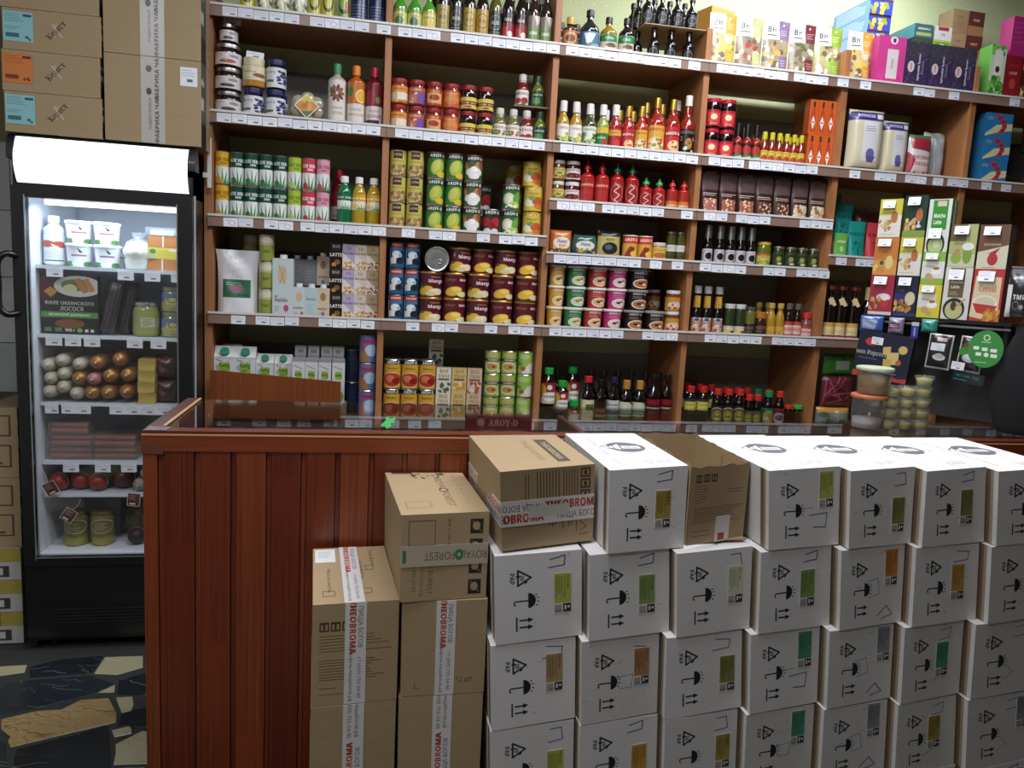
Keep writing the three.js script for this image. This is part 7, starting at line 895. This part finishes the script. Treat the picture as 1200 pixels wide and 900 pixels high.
art('tgY', 110, 150, (o) => glassCup(o.bg('#c9bf3a').r(0, 42, 100, 58, '#d8d4c4'), '#b86a3a').t('чай имбирный', 40, 36, 7, '#6a5a14', 'n').rows(8, 90, 70, 6, 1, '#8a8578')); art('tgG', 110, 150, (o) => glassCup(o.bg('#143a2a').r(0, 84, 100, 16, '#7a9a3a'), '#b8642e')); art('tgS', 60, 150, (o) => o.bg('#12302a').t('GINGER', 40, 40, 12, '#c9d2c2', 'n', -1.57).e(40, 76, 24, 8, '#1c1a18')); art('tgM', 120, 170, (o) => o.bg('#d2d6cc').r(18, 2, 66, 56, '#2f8f2a').r(36, 4, 40, 10, '#d8b8b0').t('Matcha', 50, 32, 10, '#eef4e4').t('Latte', 44, 44, 10, '#eef4e4').e(46, 86, 40, 22, '#23251c').e(46, 88, 32, 18, '#b8c87a').e(50, 84, 14, 9, '#d6dfae')); art('tgMs', 60, 170, (o) => o.bg('#3a9a2a').r(40, 0, 30, 100, '#d2d6cc').t('Matcha Latte', 55, 50, 8, '#3a6a2a', 'n', -1.57)); art('tgO', 110, 150, (o) => o.bg('#c9742a').r(0, 60, 100, 40, '#d2913e').e(66, 66, 16, 18, '#d8c27a').dots(6, 74, 40, 22, 12, 6, ['#c2862e', '#e2b85a']).e(36, 68, 8, 6, '#2a5a2a').t('чай', 44, 38, 9, '#3a2410', 'n')); art('tgC', 120, 150, (o) => cup(o.bg('#84b43a').r(0, 30, 100, 52, '#d8d6cf').t('Ginger', 36, 44, 10, '#3a2a24', 'n', 0, 'serif'), '#c29a5a', '#a8743a')); art('tgCY', 120, 150, (o) => cup(o.bg('#d2c42a').r(0, 30, 80, 40, '#d8d6c8').t('Ginger', 36, 44, 10, '#3a2a24', 'n', 0, 'serif'), '#c29a5a', '#a8743a')); art('tgD', 120, 150, (o) => o.bg('#a8ae6a').r(0, 0, 60, 40, '#6a5a34').r(0, 70, 100, 30, '#c2c69a').t('Durian', 36, 44, 10, '#3a4a1a', 'n').e(70, 72, 17, 20, '#7a9a3a').e(70, 52, 22, 9, '#e2e2d4').e(30, 78, 20, 14, '#8aa83a').e(32, 64, 10, 7, '#b8825a')); art('tgR', 120, 150, (o) => o.bg('#6f4a30').p([[0, 62], [100, 46], [100, 100], [0, 100]], '#cfc9ac').p([[34, 66], [74, 52], [60, 66]], '#b0242e').e(52, 78, 17, 14, '#b82a34').t('Шиповник', 46, 44, 9, '#e2c2a8', 'n').rows(20, 95, 60, 4, 1, '#8f3a34')); art('tgRs', 60, 150, (o) => o.bg('#4a3424').e(56, 24, 30, 14, '#8f1e28').t('Чай', 40, 66, 14, '#8f7a5a', 'n', -1.57)); art('tgRed', 110, 150, (o) => o.bg('#a8243a').e(60, 56, 30, 10, '#dcc8c8').e(66, 68, 17, 14, '#c2322e').e(66, 56, 16, 8, '#e2dcd8').dots(8, 60, 36, 26, 12, 8, ['#a8522e', '#c29a5a', '#8f2a2a']).r(0, 92, 100, 8, '#d2cac6')); art('tgN', 110, 150, (o) => o.bg('#1a1c3a').r(0, 44, 60, 22, '#2a2a7a').e(70, 56, 22, 17, '#d2c79a').dots(6, 62, 70, 24, 20, 8, ['#b87a2a', '#d2a04a', '#8f5a24']).r(0, 92, 100, 8, '#2a3a7a').t('чай', 30, 36, 9, '#8f8a6a', 'n')); art('tgML', 120, 190, (o) => o.bg('#d2cfc6').r(18, 2, 56, 56, '#6a5834').t('Matcha', 46, 28, 8, '#ece8dc').t('Latte', 42, 38, 8, '#ece8dc').rows(24, 46, 40, 8, 2, '#d8d2c0').e(46, 80, 40, 21, '#23241c').e(46, 82, 32, 17, '#b8b878').e(44, 74, 11, 9, '#3a3a28').l([[50, 78], [84, 60]], '#b8864a', 6)); art('tgCe', 140, 180, (o) => o.bg('#c2302e').p([[8, 14], [92, 16], [92, 94], [40, 96], [0, 92]], '#d8c89a').t('Cereal', 50, 38, 15, '#b8242a', 'n', 0, 'serif').r(22, 4, 28, 9, '#e2d8d2').e(46, 66, 40, 16, '#e6e0d2').e(46, 64, 34, 11, '#d2c4a4').p([[6, 66], [88, 70], [70, 88], [22, 84]], '#c22e2a').dots(50, 80, 44, 18, 14, 7, ['#d89a2e', '#c27a1e'])); art('tgCs', 60, 180, (o) => o.bg('#9a2426').rows(16, 6, 60, 24, 6, '#c2605a').t('Cereal', 40, 66, 12, '#c24a44', 'n', -1.57));
art('cardP', 60, 44, (o) => o.bg('#e6e8ec').rows(10, 12, 76, 46, 4, '#a4a9b4', 1.4).r(40, 72, 26, 12, '#5a6270'));
function teaBox(label, c, w, h, d, f, s, cardAt) { const t = thing('drink_box', label, 'box', c, TURN + rr(-0.02, 0.02)); const b = part('body', boxA(w, h, d, { f, s, r: s, t: '#b9b4a8' }), pm(f, 'gloss'), t); b.position.z = -d / 2; const q = part('price_card', boxA(w * 0.55, h * 0.2, 0.001, { f: 'cardP', s: '#dadad8' }), pm('cardP'), t); q.position.set(-w * 0.08, h * (cardAt ?? 0.76), 0.012); q.rotation.x = -0.22; }
teaBox('red tea box with berry drink, bottom of the display', [2.118, 1.545, 0.59], 0.094, 0.165, 0.07, 'tgRed', '#8a1c30');
teaBox('navy ginger tea box, bottom of the display', [2.171, 1.545, 0.669], 0.085, 0.164, 0.07, 'tgN', '#16182e');
teaBox('yellow ginger coffee box with cup', [2.221, 1.545, 0.743], 0.083, 0.133, 0.07, 'tgCY', '#b8aa24');
teaBox('brown and white matcha latte box', [2.274, 1.545, 0.822], 0.094, 0.203, 0.07, 'tgML', '#b9b4a4');
teaBox('red cereal box with bowl of flakes', [2.332, 1.545, 0.908], 0.101, 0.199, 0.085, 'tgCe', 'tgCs');
teaBox('orange tea box with glass of lemon tea', [2.118, 1.71, 0.59], 0.093, 0.154, 0.07, 'tgO', '#a85a1e');
teaBox('yellow ginger tea box resting on the navy box', [2.171, 1.71, 0.669], 0.084, 0.154, 0.07, 'tgY', '#b8ae2e');
teaBox('green ginger coffee box with cup', [2.221, 1.679, 0.743], 0.082, 0.128, 0.07, 'tgC', '#6a9a2e');
teaBox('olive green durian drink box', [2.274, 1.749, 0.822], 0.093, 0.164, 0.07, 'tgD', '#8f955a');
teaBox('brown rosehip drink box with red cup', [2.332, 1.744, 0.908], 0.1, 0.166, 0.085, 'tgR', 'tgRs');
teaBox('yellow ginger tea box at the top of the display', [2.118, 1.865, 0.59], 0.087, 0.154, 0.07, 'tgY', '#b8ae2e');
teaBox('dark green ginger tea box with glass', [2.171, 1.865, 0.669], 0.084, 0.165, 0.07, 'tgG', 'tgS');
teaBox('green and white matcha latte box', [2.221, 1.807, 0.743], 0.082, 0.205, 0.07, 'tgM', 'tgMs', 0.25);
// things hung and leaned under the tea shelf
art('joan', 160, 130, (o) => o.bg('#141d33').e(26, 22, 12, 9, '#c23a34').t('Juan Popcorn', 28, 46, 12, '#dcdcdc', 'n', 0, 'serif').rows(6, 56, 40, 5, 1, '#8a8fa0').p([[48, 30], [62, 26], [64, 44], [50, 46]], '#d2b45a').p([[56, 40], [78, 36], [80, 62], [60, 66]], '#d8bc68').p([[52, 54], [68, 54], [68, 76], [54, 76]], '#c9a848').e(84, 30, 8, 9, '#d2b45a').e(80, 58, 5, 6, '#c2602e').rows(50, 82, 30, 3, 1, '#c9ccd4').p([[0, 88], [10, 86], [20, 90], [34, 87], [50, 91], [66, 88], [84, 92], [100, 89], [100, 100], [0, 100]], '#c2352e'));
art('pouA', 80, 110, (o) => o.bg('#b9b7b2').r(7, 4, 86, 90, '#1c1918').r(36, 10, 40, 10, '#c9a8a2').r(14, 26, 58, 22, '#e2e4e6').e(54, 66, 26, 9, '#c9c9c6').e(54, 62, 18, 8, '#a8a8a4')); art('pouB', 80, 110, (o) => o.bg('#b9b7b2').r(7, 4, 86, 90, '#1c1d16').r(40, 8, 40, 10, '#c9a8a2').e(44, 32, 34, 16, '#6a4a1e').e(40, 44, 40, 14, '#2f8a2a').e(50, 60, 30, 12, '#a8b0b4').e(50, 56, 22, 8, '#c9d0d2')); art('signG', 100, 120, (o) => o.bg('#2f8f34').ring(50, 20, 8, 7, '#d8ecd4', 3).rows(36, 30, 28, 4, 1, '#d8ecd4', 2).r(16, 44, 16, 9, '#e2ecdc').r(40, 46, 16, 9, '#e2ecdc').r(64, 48, 18, 9, '#e2ecdc').r(24, 60, 16, 9, '#e2ecdc').e(54, 65, 7, 6, '#e2ecdc').r(66, 62, 18, 9, '#e2ecdc').rows(24, 84, 40, 4, 1, '#c9e2c2', 2)); art('tealC', 120, 40, (o) => o.bg('#0f1f22').t('Balzam Yogi', 50, 34, 34, '#3fb0b0', 'n', 0, 'monospace').rows(6, 66, 60, 20, 1, '#2f8a8a', 3)); art('thm', 90, 130, (o) => o.bg('#141416').r(0, 24, 24, 76, '#d2d2d0').r(28, 0, 66, 14, '#1c1c1e').t('ТМИН', 66, 52, 17, '#e2e2e0', 'bold').ring(44, 72, 12, 9, '#8a8a8c', 2).e(66, 76, 9, 6, '#9a9a9c')); art('bluP', 90, 70, (o) => o.bg('#3a5aa8').p([[10, 20], [80, 30], [70, 90], [16, 80]], '#8fa4c2').rows(14, 8, 60, 8, 1, '#c9d6ea', 2)); art('tealP', 90, 60, (o) => o.bg('#2f9a8a').ring(64, 50, 18, 20, '#1f6a60', 3).rows(8, 20, 40, 10, 1, '#c9ece2', 2)); art('vioP', 90, 60, (o) => o.bg('#8a86a0').r(10, 30, 70, 40, '#7a3a54').rows(14, 40, 60, 20, 2, '#d8ccd8', 2)); art('thinB', 40, 110, (o) => o.bg('#24348f').t('CHOCO', 50, 50, 12, '#c9d0ea', 'bold', -1.57).r(0, 0, 100, 20, '#b9bcc6'));
function flat(name, label, cat, c, w, h, a, o = {}) { const t = thing(name, label, cat, c, TURN + (o.turn ?? 0)); if (o.roll) t.rotation.z = o.roll; const b = part('body', o.bag ? bagGeo(w, h, o.d ?? 0.02, a, o.back ?? '#3a3836', { neck: 0 }) : boxA(w, h, o.d ?? 0.02, { f: a, s: o.back ?? '#2a2c3a' }), pm(a, o.bag ? 'foil' : 'gloss'), t); if (o.card) { const q = part('price_card', boxA(0.045, 0.03, 0.001, { f: 'cardP', s: '#dadad8' }), pm('cardP'), t); q.position.set(...o.card); } return t; }
flat('popcorn_box', 'dark blue box with yellow corn picture and red lower edge', 'box', [2.103, 1.281, 0.658], 0.214, 0.19, 'joan', { d: 0.03, roll: -0.08, card: [-0.03, 0.14, 0.018] });
flat('drink_pouch', 'black pouch with white cup picture hanging under the shelf', 'pouch', [2.226, 1.348, 0.823], 0.088, 0.137, 'pouA', { bag: 1, roll: -0.05 });
flat('drink_pouch', 'black pouch with green and brown swirl over a cup', 'pouch', [2.286, 1.347, 0.912], 0.086, 0.137, 'pouB', { bag: 1, roll: -0.08, card: [-0.03, 0.005, 0.02] });
flat('price_strip', 'dark strip with teal lettering under the pouches', 'sign', [2.282, 1.306, 0.923], 0.109, 0.039, 'tealC', { d: 0.003, roll: -0.1 });
flat('sweets_pack', 'blue and silver pack below the red tea box', 'packet', [2.085, 1.474, 0.595], 0.092, 0.064, 'bluP', { bag: 1, d: 0.03 });
flat('sweets_pack', 'grey and plum pack below the navy tea box', 'packet', [2.139, 1.472, 0.676], 0.059, 0.066, 'vioP', { bag: 1, d: 0.03 });
flat('sweets_pack', 'narrow blue upright chocolate pack', 'packet', [2.177, 1.447, 0.741], 0.027, 0.078, 'thinB', { d: 0.012 });
flat('sweets_pack', 'teal pack tucked below the coffee boxes', 'packet', [2.208, 1.489, 0.779], 0.059, 0.051, 'tealP', { bag: 1, d: 0.03 });
flat('spice_bag', 'black and white spice bag at the display end', 'bag', [2.348, 1.568, 1.039], 0.079, 0.155, 'thm', { bag: 1, d: 0.04 });
{ const t = thing('round_sign', 'green oval hanging sign with white symbols', 'sign', [2.28, 1.444, 0.992]); t.rotation.y = TURN; const pts = [], uv = [], idx = [], n = 36, w = 0.058, h = 0.07; for (const s of [1, -1]) { const b = pts.length / 3; pts.push(0, 0, s * 0.0015); uv.push(...U('signG', 0.5, 0.5)); for (let i = 0; i <= n; i++) { const a = (i / n) * 6.2832; pts.push(w * Math.cos(a), h * Math.sin(a), s * 0.0015); uv.push(...U('signG', 0.5 + 0.5 * Math.cos(a), 0.5 + 0.5 * Math.sin(a))); if (i) idx.push(b, b + i, b + i + 1); } } part('disc', raw(pts, uv, idx), pm('signG'), t); }
// food tubs on the counter
const tubClear = M('#f0f2f2', 0.12, { transmission: 0.93, thickness: 0 });
function clearTub(label, x, y, z, rt, h, lid, fillC, fillH, group) { const t = thing('plastic_tub', label, 'tub', [x, y, z], 0, group), rb = rt * 0.86; part('tub', lathe([[0, 0.001], [rb, 0.001], [rt, h - 0.008]], 22), tubClear, t); part('contents', lathe([[0, 0.003], [rb * 0.95, 0.003], [(rb + (rt - rb) * fillH) * 0.95, h * fillH], [0, h * fillH + 0.004]], 18), M(fillC, 0.8), t); part('lid', lathe([[rt - 0.001, h - 0.014], [rt + 0.004, h - 0.013], [rt + 0.004, h - 0.002], [rt - 0.002, h], [0, h]], 22), lid === 'clear' ? tubClear : M(lid, 0.4), t); return t; }
clearTub('large clear tub with orange lid at the bottom', 1.824, 1.137, 0.98, 0.059, 0.125, '#c2724a', '#b9b2ae', 0.3);
clearTub('clear tub of brown grain with pale green lid on the orange-lidded tub', 1.836, 1.263, 0.98, 0.061, 0.1, '#b9c4a4', '#8f7342', 0.72);
clearTub('small clear tub of pale sliced cheese, first stack, first from below', 1.899, 1.137, 1.0, 0.029, 0.04, 'clear', '#b9b06a', 0.7, 'small clear cheese tubs');
clearTub('small clear tub of pale sliced cheese, first stack, second from below', 1.899, 1.178, 1.0, 0.029, 0.04, 'clear', '#b9b06a', 0.7, 'small clear cheese tubs');
clearTub('small clear tub of pale sliced cheese, first stack, third from below', 1.899, 1.218, 1.0, 0.029, 0.04, 'clear', '#b9b06a', 0.7, 'small clear cheese tubs');
clearTub('small clear tub of pale sliced cheese, first stack, fourth from below', 1.899, 1.259, 1.0, 0.029, 0.04, 'clear', '#b9b06a', 0.7, 'small clear cheese tubs');
clearTub('small clear tub of pale sliced cheese, middle stack, first from below', 1.964, 1.137, 1.0, 0.028, 0.04, 'clear', '#b9b06a', 0.7, 'small clear cheese tubs');
clearTub('small clear tub of pale sliced cheese, middle stack, second from below', 1.964, 1.178, 1.0, 0.028, 0.04, 'clear', '#b9b06a', 0.7, 'small clear cheese tubs');
clearTub('small clear tub of pale sliced cheese, middle stack, third from below', 1.964, 1.218, 1.0, 0.028, 0.04, 'clear', '#b9b06a', 0.7, 'small clear cheese tubs');
clearTub('small clear tub of pale sliced cheese, middle stack, fourth from below', 1.964, 1.259, 1.0, 0.028, 0.04, 'clear', '#b9b06a', 0.7, 'small clear cheese tubs');
clearTub('small clear tub of pale sliced cheese, tallest stack, first from below', 2.03, 1.137, 1.0, 0.03, 0.04, 'clear', '#b9b06a', 0.7, 'small clear cheese tubs');
clearTub('small clear tub of pale sliced cheese, tallest stack, second from below', 2.03, 1.178, 1.0, 0.03, 0.04, 'clear', '#b9b06a', 0.7, 'small clear cheese tubs');
clearTub('small clear tub of pale sliced cheese, tallest stack, third from below', 2.03, 1.218, 1.0, 0.03, 0.04, 'clear', '#b9b06a', 0.7, 'small clear cheese tubs');
clearTub('small clear tub of pale sliced cheese, tallest stack, fourth from below', 2.03, 1.259, 1.0, 0.03, 0.04, 'clear', '#b9b06a', 0.7, 'small clear cheese tubs');
clearTub('small clear tub of pale sliced cheese, tallest stack, fifth from below', 2.03, 1.299, 1.0, 0.03, 0.04, 'clear', '#b9b06a', 0.7, 'small clear cheese tubs');
// dark bag at the counter's end
{ const t = thing('black_bag', 'bulky black cloth bag standing at the counter end beside the tea boxes', 'bag', [2.42, 1.3485, 1.1], -0.811);
  const g = lathe([[0.02, -0.3], [0.15, -0.3], [0.185, -0.26], [0.21, -0.12], [0.205, 0.02], [0.17, 0.16], [0.12, 0.27], [0.06, 0.33], [0, 0.34]], 32), p = g.attributes.position;
  for (let i = 0; i < p.count; i++) { const a = Math.atan2(p.getZ(i), p.getX(i)), k = 1 + 0.03 * Math.sin(a * 5 + p.getY(i) * 11) + 0.02 * Math.sin(p.getY(i) * 34); p.setXYZ(i, p.getX(i) * k * 0.66, p.getY(i) * 0.7, p.getZ(i) * k * 0.22); }
  g.computeVertexNormals(); part('cloth', g, M('#0d0e10', 0.85), t);
  part('carry_loop', tube([[-0.03, 0.23, 0], [-0.03, 0.28, 0.01], [0.03, 0.28, 0.01], [0.03, 0.23, 0]], 0.006, 16), M('#141517', 0.8), t); }
// under the counter glass
art('ricep', 160, 200, (o) => o.bg('#7d1826').t('AROY-D', 56, 7, 9, '#d2b0b0', 'bold', 0, 'serif').t('RICE PAPER', 52, 18, 8, '#c29a9a', 'n', 0, 'serif').e(22, 7, 6, 4, '#b88a90'));
{ const t = thing('rice_paper_box', 'dark red rice paper box behind the counter glass', 'box', [0.51, 0.7285, 0.645]); part('body', boxA(0.25, 0.37, 0.04, { f: 'ricep', s: '#6d1420' }), pm('ricep'), t); }
{ const t = thing('green_scrap', 'crumpled bright green paper scrap on the counter glass', 'scrap', [0.082, 1.133, 1.096]); const g = new THREE.PlaneGeometry(0.03, 0.055, 4, 6), p = g.attributes.position; for (let i = 0; i < p.count; i++) p.setXYZ(i, p.getX(i) + 0.008 * Math.sin(p.getY(i) * 90), p.getY(i), 0.006 * Math.sin(i * 1.9) + 0.007); g.rotateX(-1.2); g.translate(0, 0.012, 0); g.computeVertexNormals(); part('paper', g, M('#2c9a45', 0.6), t); }
console.log(items.length, pages.length, cur.y);
renderer.render(scene, camera);
